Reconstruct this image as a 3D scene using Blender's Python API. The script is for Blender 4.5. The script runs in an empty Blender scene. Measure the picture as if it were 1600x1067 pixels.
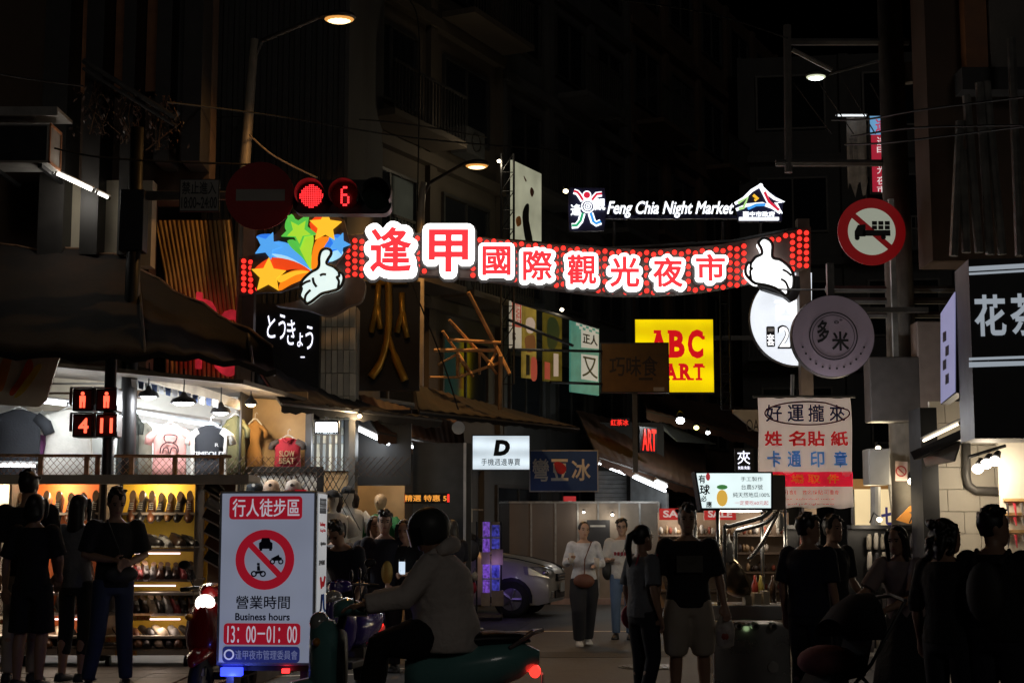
import bpy, bmesh, math, random
from mathutils import Vector, Matrix
random.seed(7)
R = math.radians
scene = bpy.context.scene
col = scene.collection

# ------------------------------------------------------------------ camera
CAM_H, FPX, HORIZON = 1.5, 2400.0, 832.0
TILT = math.atan((HORIZON - 533.5) / FPX)
cam_d = bpy.data.cameras.new('camera'); cam = bpy.data.objects.new('camera', cam_d); col.objects.link(cam)
cam.location = (0, 0, CAM_H); cam.rotation_euler = (R(90) + TILT, 0, 0)
cam_d.sensor_width = 36; cam_d.lens = FPX / 1600 * 36; cam_d.clip_start = .1; cam_d.clip_end = 600
scene.camera = cam
# ------------------------------------------------------------------ night sky, faint sun lamp standing in for street glow behind the camera, exposure
world = bpy.data.worlds.new('World'); scene.world = world; world.use_nodes = True
wn = world.node_tree.nodes; bg = wn['Background']
sky = wn.new('ShaderNodeTexSky'); sky.sky_type = 'NISHITA'; sky.sun_disc = False
sky.sun_elevation = R(-6); sky.sun_rotation = R(200)
world.node_tree.links.new(sky.outputs[0], bg.inputs[0]); bg.inputs[1].default_value = .05
sun_d = bpy.data.lights.new('street_glow_sun', 'SUN'); sun_d.energy = .06; sun_d.angle = R(12); sun_d.color = (1, .93, .85)
sun = bpy.data.objects.new('street_glow_sun', sun_d); col.objects.link(sun); sun.rotation_euler = (R(66), 0, R(14))
vs = scene.view_settings; vs.view_transform = 'Standard'; vs.look = 'None'; vs.exposure = 0; vs.gamma = 1; vs.use_curve_mapping = False
scene.render.engine = 'CYCLES'
scene.cycles.use_denoising = True; scene.cycles.max_bounces = 6; scene.cycles.sample_clamp_indirect = 3
scene.cycles.use_light_tree = True; scene.cycles.caustics_reflective = False; scene.cycles.caustics_refractive = False

# ------------------------------------------------------------------ photo measuring
_F = Vector((0, math.cos(TILT), math.sin(TILT))); _U = Vector((0, -math.sin(TILT), math.cos(TILT)))
C0 = Vector((0, 0, CAM_H))
def ray(px, py): return _F * FPX + Vector((1, 0, 0)) * (px - 800) + _U * (533.5 - py)
def P(px, py, Y):
    d = ray(px, py); return C0 + d * (Y / d.y)
def X(px, Y): return P(px, HORIZON, Y).x
def Z(py, Y): return P(800, py, Y).z
def mpp(Y): return Y / FPX * 1.0            # metres per pixel, about

class Plane:
    """an upright plane at a measured place: right vector r, front normal towards the viewer; local x, z in metres"""
    def __init__(s, px, py, Y, yaw=0):
        s.o = P(px, py, Y); s.a = R(yaw)
        s.r = Vector((math.cos(s.a), math.sin(s.a), 0)); s.n = Vector((math.sin(s.a), -math.cos(s.a), 0))
    def L(s, px, py):
        d = ray(px, py); t = (s.o - C0).dot(s.n) / d.dot(s.n); q = C0 + d * t - s.o
        return q.dot(s.r), q.z
    def box(s, x0, y0, x1, y1):
        a = s.L(x0, y0); b = s.L(x1, y1); return a[0], b[1], b[0], a[1]       # x0,z0,x1,z1

# ------------------------------------------------------------------ object helpers
def empty(name, label, cat, loc=(0, 0, 0), rz=0, group=None):
    o = bpy.data.objects.new(name, None); col.objects.link(o); o.empty_display_size = .1
    o.location = loc; o.rotation_euler = (0, 0, rz); return tag(o, label, cat, group)
def tag(o, label=None, cat=None, group=None, kind=None):
    if label: o['label'] = label
    if cat: o['category'] = cat
    if group: o['group'] = group
    if kind: o['kind'] = kind
    return o
def link(name, me, parent=None):
    o = bpy.data.objects.new(name, me); col.objects.link(o)
    if parent: o.parent = parent
    return o
def kids(o): return [c for c in bpy.data.objects if c.parent == o]
def copy_tree(o, parent=None, ch=None):
    c = o.copy(); col.objects.link(c); c.parent = parent
    for k in (o.children if ch is None else ch): copy_tree(k, c)
    return c

class MB:
    def __init__(s): s.v = []; s.f = []; s.mi = []; s.cur = 0
    def add(s, vs, fs):
        b = len(s.v); s.v += [tuple(v) for v in vs]; s.f += [tuple(b + i for i in f) for f in fs]; s.mi += [s.cur] * len(fs); return s
    def box(s, c, d, rot=None):
        c = Vector(c); h = Vector(d) / 2; vs = []
        for x in (-1, 1):
            for y in (-1, 1):
                for z in (-1, 1):
                    v = Vector((x * h.x, y * h.y, z * h.z)); v = rot @ v if rot else v; vs.append(c + v)
        return s.add(vs, [(0, 1, 3, 2), (4, 6, 7, 5), (0, 4, 5, 1), (2, 3, 7, 6), (0, 2, 6, 4), (1, 5, 7, 3)])
    def b2(s, x0, x1, y0, y1, z0, z1): return s.box(((x0 + x1) / 2, (y0 + y1) / 2, (z0 + z1) / 2), (abs(x1 - x0), abs(y1 - y0), abs(z1 - z0)))
    def tube(s, pts, r, n=8, caps=True, flat=None):
        pts = [Vector(p) for p in pts]; rs = r if isinstance(r, (list, tuple)) else [r] * len(pts); rings = []
        up = None
        for i, p in enumerate(pts):
            a = pts[max(i - 1, 0)]; b = pts[min(i + 1, len(pts) - 1)]; t = (b - a).normalized() if (b - a).length > 1e-9 else Vector((0, 0, 1))
            if up is None: up = Vector((0, 0, 1)) if abs(t.z) < .9 else Vector((0, 1, 0))
            u = t.cross(up).normalized(); w = u.cross(t).normalized(); up = w
            rr = rs[i]; ru, rw = (rr if isinstance(rr, (tuple, list)) else (rr, rr))
            rings.append([p + u * math.cos(k * 2 * math.pi / n) * ru + w * math.sin(k * 2 * math.pi / n) * rw for k in range(n)])
        return s.loft(rings, caps)
    def loft(s, rings, caps=True, closed=True):
        n = len(rings[0]); vs = [v for r in rings for v in r]; fs = []
        for i in range(len(rings) - 1):
            for k in range(n if closed else n - 1):
                a = i * n + k; b = i * n + (k + 1) % n; fs.append((a, b, b + n, a + n))
        if caps: fs.append(tuple(reversed(range(n)))); fs.append(tuple(range((len(rings) - 1) * n, len(rings) * n)))
        return s.add(vs, fs)
    def sph(s, c, r, n=10, m=7, rot=None):
        c = Vector(c); r = Vector((r, r, r)) if not isinstance(r, (tuple, list, Vector)) else Vector(r); rings = []
        for i in range(m + 1):
            th = math.pi * (i + .02 * (i == 0) - .02 * (i == m)) / m
            ring = []
            for k in range(n):
                v = Vector((math.sin(th) * math.cos(2 * math.pi * k / n) * r.x, math.sin(th) * math.sin(2 * math.pi * k / n) * r.y, -math.cos(th) * r.z))
                ring.append(c + (rot @ v if rot else v))
            rings.append(ring)
        return s.loft(rings, True)
    def prism(s, poly, y0, y1):
        """poly of (x,z) counter-clockwise seen from -y, extruded from y0 (front) to y1"""
        n = len(poly); vs = [(x, y0, z) for x, z in poly] + [(x, y1, z) for x, z in poly]
        fs = [tuple(range(n)), tuple(reversed(range(n, 2 * n)))] + [(i, i + n, (i + 1) % n + n, (i + 1) % n) for i in range(n)]
        return s.add(vs, fs)
    def disc(s, c, r, y0, y1, n=32):
        return s.prism([(c[0] + r * math.cos(2 * math.pi * k / n), c[1] + r * math.sin(2 * math.pi * k / n)) for k in range(n)], y0, y1)
    def ring(s, c, r0, r1, y0, y1, n=40):
        """flat ring in xz"""
        def cr(r, y): return [(c[0] + r * math.cos(2 * math.pi * k / n), y, c[1] + r * math.sin(2 * math.pi * k / n)) for k in range(n)]
        q = [cr(r0, y0), cr(r1, y0), cr(r1, y1), cr(r0, y1), cr(r0, y0)]
        return s.loft(q, False)
    def quad(s, a, b, c, d): return s.add([a, b, c, d], [(0, 1, 2, 3)])
    def mesh(s, name, mats, smooth=False, fix=True):
        me = bpy.data.meshes.new(name); me.from_pydata(s.v, [], s.f)
        for m in (mats if isinstance(mats, (list, tuple)) else [mats]): me.materials.append(m)
        if any(s.mi): me.polygons.foreach_set('material_index', s.mi)
        if fix:
            bm = bmesh.new(); bm.from_mesh(me); bmesh.ops.recalc_face_normals(bm, faces=bm.faces); bm.to_mesh(me); bm.free()
        if smooth: me.polygons.foreach_set('use_smooth', [True] * len(me.polygons))
        me.update(); return me
    def build(s, name, mats, parent=None, smooth=False): return link(name, s.mesh(name, mats, smooth), parent)

def autosmooth(o, deg=40):
    me = o.data; bm = bmesh.new(); bm.from_mesh(me)
    for f in bm.faces: f.smooth = True
    for e in bm.edges: e.smooth = not (len(e.link_faces) == 2 and e.calc_face_angle(0) > R(deg))
    bm.to_mesh(me); bm.free(); return o
def bevel(o, w=.01, seg=2):
    me = o.data; bm = bmesh.new(); bm.from_mesh(me)
    bmesh.ops.bevel(bm, geom=[e for e in bm.edges if len(e.link_faces) == 2 and e.calc_face_angle(0) > R(30)], offset=w, segments=seg, profile=.5, affect='EDGES', clamp_overlap=True)
    bm.to_mesh(me); bm.free(); return o
def rrect(x0, z0, x1, z1, r, n=4):
    pts = []
    for cx, cz, a in ((x1 - r, z0 + r, -90), (x1 - r, z1 - r, 0), (x0 + r, z1 - r, 90), (x0 + r, z0 + r, 180)):
        for k in range(n + 1):
            t = R(a + 90 * k / n); pts.append((cx + r * math.cos(t), cz + r * math.sin(t)))
    return pts

# ------------------------------------------------------------------ materials
MATS = {}
def M(name, c, rough=.6, metal=0, var=.18, scale=6, bump=.0, coat=0, alpha=None, trans=0, detail=6, dirt=None):
    """principled with uneven colour (noise) and fine relief"""
    if name in MATS: return MATS[name]
    m = bpy.data.materials.new(name); m.use_nodes = True; MATS[name] = m
    t = m.node_tree; n = t.nodes; b = n['Principled BSDF']; ln = t.links.new
    b.inputs['Roughness'].default_value = rough; b.inputs['Metallic'].default_value = metal
    if coat: b.inputs['Coat Weight'].default_value = coat; b.inputs['Coat Roughness'].default_value = .05
    if trans: b.inputs['Transmission Weight'].default_value = trans; b.inputs['IOR'].default_value = 1.3
    c3 = tuple(c) + (1,)
    if var:
        tc = n.new('ShaderNodeTexCoord'); nz = n.new('ShaderNodeTexNoise'); nz.inputs['Scale'].default_value = scale; nz.inputs['Detail'].default_value = detail
        ln(tc.outputs['Object'], nz.inputs['Vector'])
        rp = n.new('ShaderNodeValToRGB'); e = rp.color_ramp.elements
        e[0].position = .3; e[0].color = tuple(x * (1 - var) for x in c) + (1,); e[1].position = .7; e[1].color = tuple(min(1, x * (1 + var)) for x in c) + (1,)
        ln(nz.outputs['Fac'], rp.inputs['Fac']); src = rp.outputs['Color']
        if dirt:
            nz2 = n.new('ShaderNodeTexNoise'); nz2.inputs['Scale'].default_value = scale * .35; nz2.inputs['Detail'].default_value = 9; nz2.inputs['Roughness'].default_value = .7
            mp = n.new('ShaderNodeMapping'); mp.inputs['Scale'].default_value = (1, 1, .35); ln(tc.outputs['Object'], mp.inputs['Vector']); ln(mp.outputs[0], nz2.inputs['Vector'])
            r2 = n.new('ShaderNodeValToRGB'); r2.color_ramp.elements[0].position = .48; r2.color_ramp.elements[1].position = .68
            mx = n.new('ShaderNodeMix'); mx.data_type = 'RGBA'; ln(nz2.outputs['Fac'], r2.inputs['Fac']); ln(r2.outputs['Color'], mx.inputs['Factor'])
            ln(src, mx.inputs['A']); mx.inputs['B'].default_value = tuple(dirt) + (1,); src = mx.outputs['Result']
        ln(src, b.inputs['Base Color'])
        mr = n.new('ShaderNodeMapRange'); mr.inputs['To Min'].default_value = max(.03, rough - .08); mr.inputs['To Max'].default_value = min(1, rough + .1)
        ln(nz.outputs['Fac'], mr.inputs['Value']); ln(mr.outputs[0], b.inputs['Roughness'])
        if bump:
            bp = n.new('ShaderNodeBump'); bp.inputs['Strength'].default_value = bump; bp.inputs['Distance'].default_value = .02
            n3 = n.new('ShaderNodeTexNoise'); n3.inputs['Scale'].default_value = scale * 5; n3.inputs['Detail'].default_value = 5; ln(tc.outputs['Object'], n3.inputs['Vector'])
            ln(n3.outputs['Fac'], bp.inputs['Height']); ln(bp.outputs[0], b.inputs['Normal'])
    else: b.inputs['Base Color'].default_value = c3
    if alpha is not None: b.inputs['Alpha'].default_value = alpha
    return m
def E(name, c, s=1.0, uneven=0, scale=3, bands=0):
    """emission: lamp, tube, LED, back-lit face, or glow put into an unlit one"""
    if name in MATS: return MATS[name]
    m = bpy.data.materials.new(name); m.use_nodes = True; MATS[name] = m
    t = m.node_tree; b = t.nodes['Principled BSDF']; b.inputs['Base Color'].default_value = tuple(x * .5 for x in c) + (1,); b.inputs['Roughness'].default_value = .35
    b.inputs['Emission Color'].default_value = tuple(c) + (1,); b.inputs['Emission Strength'].default_value = s
    if uneven:
        tc = t.nodes.new('ShaderNodeTexCoord'); nz = t.nodes.new('ShaderNodeTexNoise'); nz.inputs['Scale'].default_value = scale; nz.inputs['Detail'].default_value = 2
        mr = t.nodes.new('ShaderNodeMapRange'); mr.inputs['From Min'].default_value = .3; mr.inputs['From Max'].default_value = .7
        mr.inputs['To Min'].default_value = s * (1 - uneven); mr.inputs['To Max'].default_value = s * (1 + uneven)
        t.links.new(tc.outputs['Object'], nz.inputs['Vector']); t.links.new(nz.outputs['Fac'], mr.inputs['Value']); t.links.new(mr.outputs[0], b.inputs['Emission Strength'])
        if bands:                                           # brightness bands put into the emission, as from tubes behind
            wv = t.nodes.new('ShaderNodeTexWave'); wv.bands_direction = 'Z'; wv.inputs['Scale'].default_value = bands; wv.inputs['Distortion'].default_value = .4; t.links.new(tc.outputs['Object'], wv.inputs['Vector'])
            m2 = t.nodes.new('ShaderNodeMapRange'); m2.inputs['To Min'].default_value = .8; m2.inputs['To Max'].default_value = 1.12; t.links.new(wv.outputs['Fac'], m2.inputs['Value'])
            mm = t.nodes.new('ShaderNodeMath'); mm.operation = 'MULTIPLY'; t.links.new(mr.outputs[0], mm.inputs[0]); t.links.new(m2.outputs[0], mm.inputs[1]); t.links.new(mm.outputs[0], b.inputs['Emission Strength'])
    return m
def lamp(name, kind, loc, energy, color, parent=None, size=.1, spot=None, rot=None):
    d = bpy.data.lights.new(name, kind); d.energy = energy; d.color = color
    if kind == 'AREA': d.shape = 'RECTANGLE'; d.size = size[0]; d.size_y = size[1]
    else: d.shadow_soft_size = size
    if kind == 'SPOT': d.spot_size = R(spot or 120); d.spot_blend = .6
    o = bpy.data.objects.new(name, d); col.objects.link(o); o.location = loc
    if rot: o.rotation_euler = rot
    if parent: o.parent = parent
    return o

# ------------------------------------------------------------------ lettering
_TC = {}
def glyphs(s, bold=0, tube=0, spacing=1.0, shear=0, extrude=.02, res=3):
    key = (s, bold, tube, spacing, shear, extrude)
    if key in _TC: return _TC[key]
    cu = bpy.data.curves.new('t', 'FONT'); cu.body = s; cu.size = 1; cu.extrude = extrude; cu.offset = bold; cu.resolution_u = res
    cu.space_character = spacing; cu.shear = shear
    if tube: cu.bevel_depth = tube; cu.bevel_resolution = 2
    ob = bpy.data.objects.new('t', cu); me = bpy.data.meshes.new_from_object(ob)
    vs = [v.co.copy() for v in me.vertices]; fs = [tuple(p.vertices) for p in me.polygons]
    bpy.data.objects.remove(ob); bpy.data.curves.remove(cu); bpy.data.meshes.remove(me)
    x0 = min(v.x for v in vs); x1 = max(v.x for v in vs); y0 = min(v.y for v in vs); y1 = max(v.y for v in vs)
    _TC[key] = (vs, fs, x0, x1, y0, y1); return _TC[key]
def text(s, mat, parent, box, y=0, depth=.006, bold=0, tube=0, name='lettering', shear=0, spacing=1.0, keep=False, mesh=False, ref=None):
    """flat lettering fitted to a local box (x0,z0,x1,z1) on the plane y, facing -y. keep: keep proportions inside the box"""
    vs, fs, a0, a1, b0, b1 = glyphs(s, 0, tube or bold * .8, spacing, shear)
    if ref: _, _, a0, a1, b0, b1 = glyphs(*ref)
    x0, z0, x1, z1 = box; sx = (x1 - x0) / (a1 - a0); sz = (z1 - z0) / max(b1 - b0, 1e-6); ox = oz = 0
    if keep:
        k = min(sx, sz); ox = ((x1 - x0) - k * (a1 - a0)) / 2; oz = ((z1 - z0) - k * (b1 - b0)) / 2; sx = sz = k
    zz = max(abs(v.z) for v in vs) or 1
    mb = MB(); mb.add([(x0 + ox + (v.x - a0) * sx, y - v.z / zz * depth, z0 + oz + (v.y - b0) * sz) for v in vs], fs)
    return mb.build(name, mat, parent)

def halo(s, mat, parent, box, r, y=0, name='outline', seg=10, inner=None):
    """rounded body grown round a character: discs and bars along its outline plus its fill; box is the OUTER extent, r in metres"""
    vs, fs, a0, a1, b0, b1 = glyphs(s, 0, 0, 1.0, 0, 0)
    x0, z0, x1, z1 = box; x0 += r; z0 += r; x1 -= r; z1 -= r
    sx = (x1 - x0) / (a1 - a0); sz = (z1 - z0) / (b1 - b0); p = [(x0 + (v.x - a0) * sx, z0 + (v.y - b0) * sz) for v in vs]
    mb = MB(); rnd = random.Random(len(s) + len(vs)); J = lambda: y - rnd.uniform(0, .012)
    mb.add([(a, y - .013, b) for a, b in p], fs)
    cnt = {}
    for f in fs:
        for i in range(len(f)):
            e = (f[i], f[(i + 1) % len(f)])
            pa, pb = p[e[0]], p[e[1]]; key = tuple(sorted(((round(pa[0], 4), round(pa[1], 4)), (round(pb[0], 4), round(pb[1], 4))))); cnt[key] = cnt.get(key, 0) + 1
    seen = set()
    for (pa, pb), n in cnt.items():
        if n != 1: continue
        d = Vector((pb[0] - pa[0], pb[1] - pa[1]));
        if d.length < 1e-5: continue
        nn = Vector((-d.y, d.x)).normalized() * r; yy = J()
        mb.add([(pa[0] + nn.x, yy, pa[1] + nn.y), (pa[0] - nn.x, yy, pa[1] - nn.y), (pb[0] - nn.x, yy, pb[1] - nn.y), (pb[0] + nn.x, yy, pb[1] + nn.y)], [(0, 1, 2, 3)])
        for q in (pa, pb):
            k = (round(q[0] / r * 4), round(q[1] / r * 4))
            if k in seen: continue
            seen.add(k); yy = J(); mb.add([(q[0] + r * math.cos(2 * math.pi * t / seg), yy, q[1] + r * math.sin(2 * math.pi * t / seg)) for t in range(seg)], [tuple(range(seg))])
            mb.add([(q[0] + r * .97 * math.cos(2 * math.pi * t / seg), yy2, q[1] + r * .97 * math.sin(2 * math.pi * t / seg)) for yy2 in (yy, y + .06) for t in range(seg)], [(t, (t + 1) % seg, seg + (t + 1) % seg, seg + t) for t in range(seg)])
    return mb.build(name, mat, parent)
# ================================================================== SETTING
asphalt = M('asphalt', (.05, .048, .046), .62, var=.3, scale=3, bump=.5, dirt=(.035, .034, .033))
pave_m = M('paving', (.16, .14, .12), .6, var=.25, scale=2, bump=.3, dirt=(.1, .09, .08))
conc = M('concrete', (.22, .2, .18), .8, var=.2, scale=1.5, bump=.2, dirt=(.12, .11, .1))
mb = MB(); mb.quad((-90, -20, 0), (90, -20, 0), (90, 220, 0), (-90, 220, 0))
tag(mb.build('road', asphalt), kind='structure')
paint = M('road_paint', (.7, .68, .62), .6, var=.3, scale=9)
mb = MB()
for y in (15.3, 23.9): mb.box((1.2, y, .004), (4.2, .14, .001))
for a in ((-3.2, 16.3, 15), (-2.6, 17.2, 8)): mb.box((a[0], a[1], .004), (3.2, .1, .001), Matrix.Rotation(R(a[2]), 3, 'Z'))
tag(mb.build('road_marking', paint), kind='structure')
for k, (x, y, r_) in enumerate(((1.55, 17.6, .36), (-.35, 22.4, .33))):
    o = empty('manhole_cover', ['round iron manhole cover in front of the couple', 'round iron manhole cover farther down the street'][k], 'manhole cover', (x, y, .003)); iron = M('cast_iron', (.07, .065, .06), .4, metal=.7, var=.3, scale=20)
    MB().tube([(0, 0, 0), (0, 0, .006)], r_, 28).build('frame_ring', iron, o); MB().tube([(0, 0, .006), (0, 0, .012)], r_ * .88, 28).build('lid', iron, o)
    f = MB()
    for i in range(-4, 5): f.box((i * r_ * .17, 0, .0135), (.018, 1.5 * math.sqrt(max(.01, (r_ * .85) ** 2 - (i * r_ * .17) ** 2)), .004))
    f.build('tread', iron, o)
patch = M('asphalt_patch', (.032, .031, .03), .75, var=.25, scale=5, bump=.5)
mb = MB(); mb.box((.9, 19.4, .003), (2.4, .9, .002), Matrix.Rotation(R(4), 3, 'Z')); mb.box((-.6, 25.2, .003), (1.6, 2.2, .002), Matrix.Rotation(R(-6), 3, 'Z')); mb.box((2.9, 23.5, .003), (.7, 5, .002), Matrix.Rotation(R(3), 3, 'Z'))
tag(mb.build('road_patch', patch), kind='structure')
# left pavement with kerb: a slab whose edge turns the street corner, paved with separate tiles near the viewer
mb = MB(); mb.prism([(-14, 13.2), (-3.4, 13.2), (-2.75, 13.9), (-2.15, 19.6), (-1.6, 30), (-14, 30)], 0, .13)
me = mb.mesh('pavement', conc)
for v in me.vertices: v.co = (v.co.x, v.co.z, v.co.y)
pav = tag(link('pavement', me), kind='structure')
tile = MB(); tile.box((0, 0, .005), (.394, .394, .014)); tm = tile.mesh('paving_tile', pave_m)
k = 0
for i in range(17):
    for j in range(7):
        x = -9.3 + i * .4; y = 13.45 + j * .4
        if x < -2.55 - .9 + (y - 13.2) * .3 and x < -2.95:
            o = link('paving_tile', tm, pav); o.location = (x, y, .13 + random.uniform(-.002, .002)); o.rotation_euler = (0, 0, random.choice((0, R(90), R(180))))
mb = MB(); mb.prism([(4.6, 11), (14, 11), (14, 40), (5.0, 40), (3.95, 16.5), (3.9, 12.2)], 0, .13)
me = mb.mesh('pavement', conc)
for v in me.vertices: v.co = (v.co.x, v.co.z, v.co.y)
tag(link('pavement', me), kind='structure')

# ------------------------------------------------------------------ upper storeys of the dark buildings
glass_d = M('dark_glass', (.015, .017, .02), .08, var=0)
frame_d = M('dark_aluminium', (.09, .085, .08), .45, metal=.6, var=.2)
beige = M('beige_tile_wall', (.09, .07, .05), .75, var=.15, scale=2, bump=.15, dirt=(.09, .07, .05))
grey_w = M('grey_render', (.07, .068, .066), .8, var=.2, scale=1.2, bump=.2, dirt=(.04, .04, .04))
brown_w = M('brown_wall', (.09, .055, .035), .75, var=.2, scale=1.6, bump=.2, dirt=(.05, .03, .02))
cream_w = M('cream_wall', (.5, .44, .33), .7, var=.12, scale=1.5, dirt=(.33, .28, .2))
rust = M('rusty_steel', (.2, .11, .06), .7, metal=.3, var=.4, scale=12)
steel = M('galvanised_steel', (.35, .34, .32), .4, metal=.8, var=.25, scale=8)
black_m = M('black_metal', (.012, .012, .013), .45, metal=.3, var=.3)

def building(label, p0, yaw, W, z0, z1, depth, wall, bays, floors, win=(.62, .5), balcony=(), bands=True, ac=()):
    """p0: left end of the front at ground; local x along the front, -y is out of the wall"""
    o = empty('building', label, 'building', (p0[0], p0[1], 0), R(yaw))
    MB().b2(0, W, 0, depth, z0, z1).build('wall', wall, o)
    fh = (z1 - z0) / floors; bw = W / bays
    for b in range(bays + 1):
        MB().b2(max(0, b * bw - .14), min(W, b * bw + .14), -.12, .02, z0, z1).build('pilaster', wall, o)
    for f in range(floors):
        zb = z0 + f * fh
        if bands: MB().b2(.0, W, -.19, .02, zb - .12, zb + .1).build('floor_band', wall, o)
        for b in range(bays):
            x0 = b * bw + bw * (1 - win[0]) / 2; x1 = x0 + bw * win[0]; a = zb + fh * .3; c = a + fh * win[1]
            w = MB(); w.b2(x0, x1, -.07, .0, a - .06, a); w.b2(x0, x1, -.07, .0, c, c + .06); w.b2(x0 - .06, x0, -.07, 0, a - .06, c + .06); w.b2(x1, x1 + .06, -.07, 0, a - .06, c + .06)
            w.b2((x0 + x1) / 2 - .025, (x0 + x1) / 2 + .025, -.055, -.01, a, c); wo = w.build('window', frame_d, o)
            MB().b2(x0, (x0 + x1) / 2 - .025, -.03, -.015, a, c).build('pane', glass_d, wo)
            MB().b2((x0 + x1) / 2 + .025, x1, -.03, -.015, a, c).build('pane', glass_d, wo)
            if (f, b) in balcony:
                s = MB(); s.b2(b * bw + .16, (b + 1) * bw - .16, -.95, -.2, zb + .12, zb + .24); bo = s.build('balcony', wall, o)
                r = MB(); r.b2(b * bw + .16, (b + 1) * bw - .16, -.95, -.9, zb + 1.1, zb + 1.15)
                n = int(bw / .13)
                for q in range(n): xx = b * bw + .2 + q * (bw - .4) / max(1, n - 1); r.b2(xx - .012, xx + .012, -.94, -.915, zb + .24, zb + 1.1)
                r.build('railing', frame_d, bo)
            if (f, b) in ac:
                s = MB(); s.b2(x0 + .1, x0 + .9, -.5, -.12, zb + .3, zb + .85); bo = bevel(s.build('air_conditioner', grey_w, o), .02)
                MB().ring((x0 + .5, zb + .57), .17, .2, -.515, -.5).build('fan_guard', frame_d, bo)
    return o
# facade row beyond the gate, running away to the right
A = (X(530, 27), 27.0); D = Vector((math.sin(R(26)), math.cos(R(26))))
yawL = 64
def fpt(t): return (A[0] + D.x * t, A[1] + D.y * t)
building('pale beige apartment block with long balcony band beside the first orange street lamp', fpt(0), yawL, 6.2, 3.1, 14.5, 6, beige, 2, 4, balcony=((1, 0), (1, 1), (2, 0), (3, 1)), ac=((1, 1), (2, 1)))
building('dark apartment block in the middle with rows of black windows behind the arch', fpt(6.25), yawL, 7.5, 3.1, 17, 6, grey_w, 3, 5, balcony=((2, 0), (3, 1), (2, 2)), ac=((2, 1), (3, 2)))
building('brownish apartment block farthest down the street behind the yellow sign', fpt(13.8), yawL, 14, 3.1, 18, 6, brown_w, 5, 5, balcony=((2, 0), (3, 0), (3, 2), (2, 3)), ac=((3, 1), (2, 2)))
g = building('low dark ground floor wall of the row beyond the gate', fpt(-1.2), yawL, 30, 0, 3.05, 6, grey_w, 9, 1, bands=False)
# corner buildings left
cg = M('corrugated_grey', (.022, .022, .022), .6, metal=.1, var=.25, scale=3)
bc = empty('building', 'grey building clad in vertical corrugated sheet above the clothes shop', 'building', (X(300, 22), 22, 0))
wC = X(535, 22) - X(300, 22)
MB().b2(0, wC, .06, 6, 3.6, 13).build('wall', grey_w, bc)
sl = MB(); sl.prism([(0, 0), (.1, 0), (.085, 1), (.015, 1)], 0, 1)
n = int(wC / .16)
rib = MB(); rib.b2(0, .075, -.05, .06, 3.6, 13); rm = rib.mesh('sheet_rib', cg)
for i in range(n): link('sheet_rib', rm, bc).location = (i * wC / n + .03, 0, 0)
# nearest left building: dark with orange-lit panels, pilasters and a lit cream wall under a tube lamp
bl = empty('building', 'dark corner building at far left with tall pilasters above the shoe stall', 'building', (X(-60, 19), 19, 0))
x0 = X(-60, 19); q = lambda px: X(px, 19) - x0
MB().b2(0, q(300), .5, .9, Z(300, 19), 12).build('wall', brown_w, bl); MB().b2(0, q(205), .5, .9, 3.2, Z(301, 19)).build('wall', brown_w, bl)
for a, b in ((45, 85), (112, 140), (172, 192), (226, 250), (270, 300)):
    MB().b2(q(a), q(b), -.12, .5, Z(400 if b < 200 else 255, 19), 12).build('pilaster', M('black_stone', (.025, .022, .02), .5, var=.3), bl)
for a, b in ((87, 110), (142, 170), (194, 224)):
    MB().b2(q(a), q(b), .38, .52, Z(130, 19), 12).build('panel', M('orange_panel', (.32, .13, .05), .6, var=.2), bl)
MB().b2(q(250), q(268), .3, .52, Z(180, 19), 12).build('panel', grey_w, bl)
MB().b2(q(50), q(215), .25, .5, Z(410, 19), Z(275, 19)).build('lit_wall', cream_w, bl)
r = MB(); a = P(130, 95, 18.6) - Vector((x0, 19, 0)); b = P(275, 185, 18.6) - Vector((x0, 19, 0)); r.tube([a, b], .035); r.tube([a + Vector((0, 0, -.1)), b + Vector((0, 0, -.1))], .02)
r.build('handrail', frame_d, bl)
# air conditioner on the corner
o = empty('air_conditioner', 'boxy air conditioner outdoor unit hung on the wall at left edge', 'air conditioner', P(35, 262, 18.2))
W = .78; bevel(MB().b2(-.42, .38, -.25, .25, 0, .48).build('casing', M('casing_grey', (.3, .28, .26), .6), o), .015)
f = MB(); f.b2(-.4, .36, -.26, -.25, .03, .45); f.build('grille', black_m, o)
f = MB()
for a in (.0, .46): f.b2(.385, .4, -.24, .24, a, a + .03)
for a in (-.24, .21): f.b2(.385, .4, a, a + .03, 0, .48)
f.build('side_frame', M('orange_frame', (.45, .2, .1), .5), o)
f = MB(); f.b2(-.5, .5, -.35, .3, .62, .66); f.b2(-.5, .5, -.35, -.32, .55, .62); f.build('cover', M('casing_grey', (.3, .28, .26)), o)
f = MB(); f.b2(-.35, -.3, -.2, .9, -.05, 0); f.b2(.25, .3, -.2, .9, -.05, 0); f.build('bracket', black_m, o)
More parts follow.
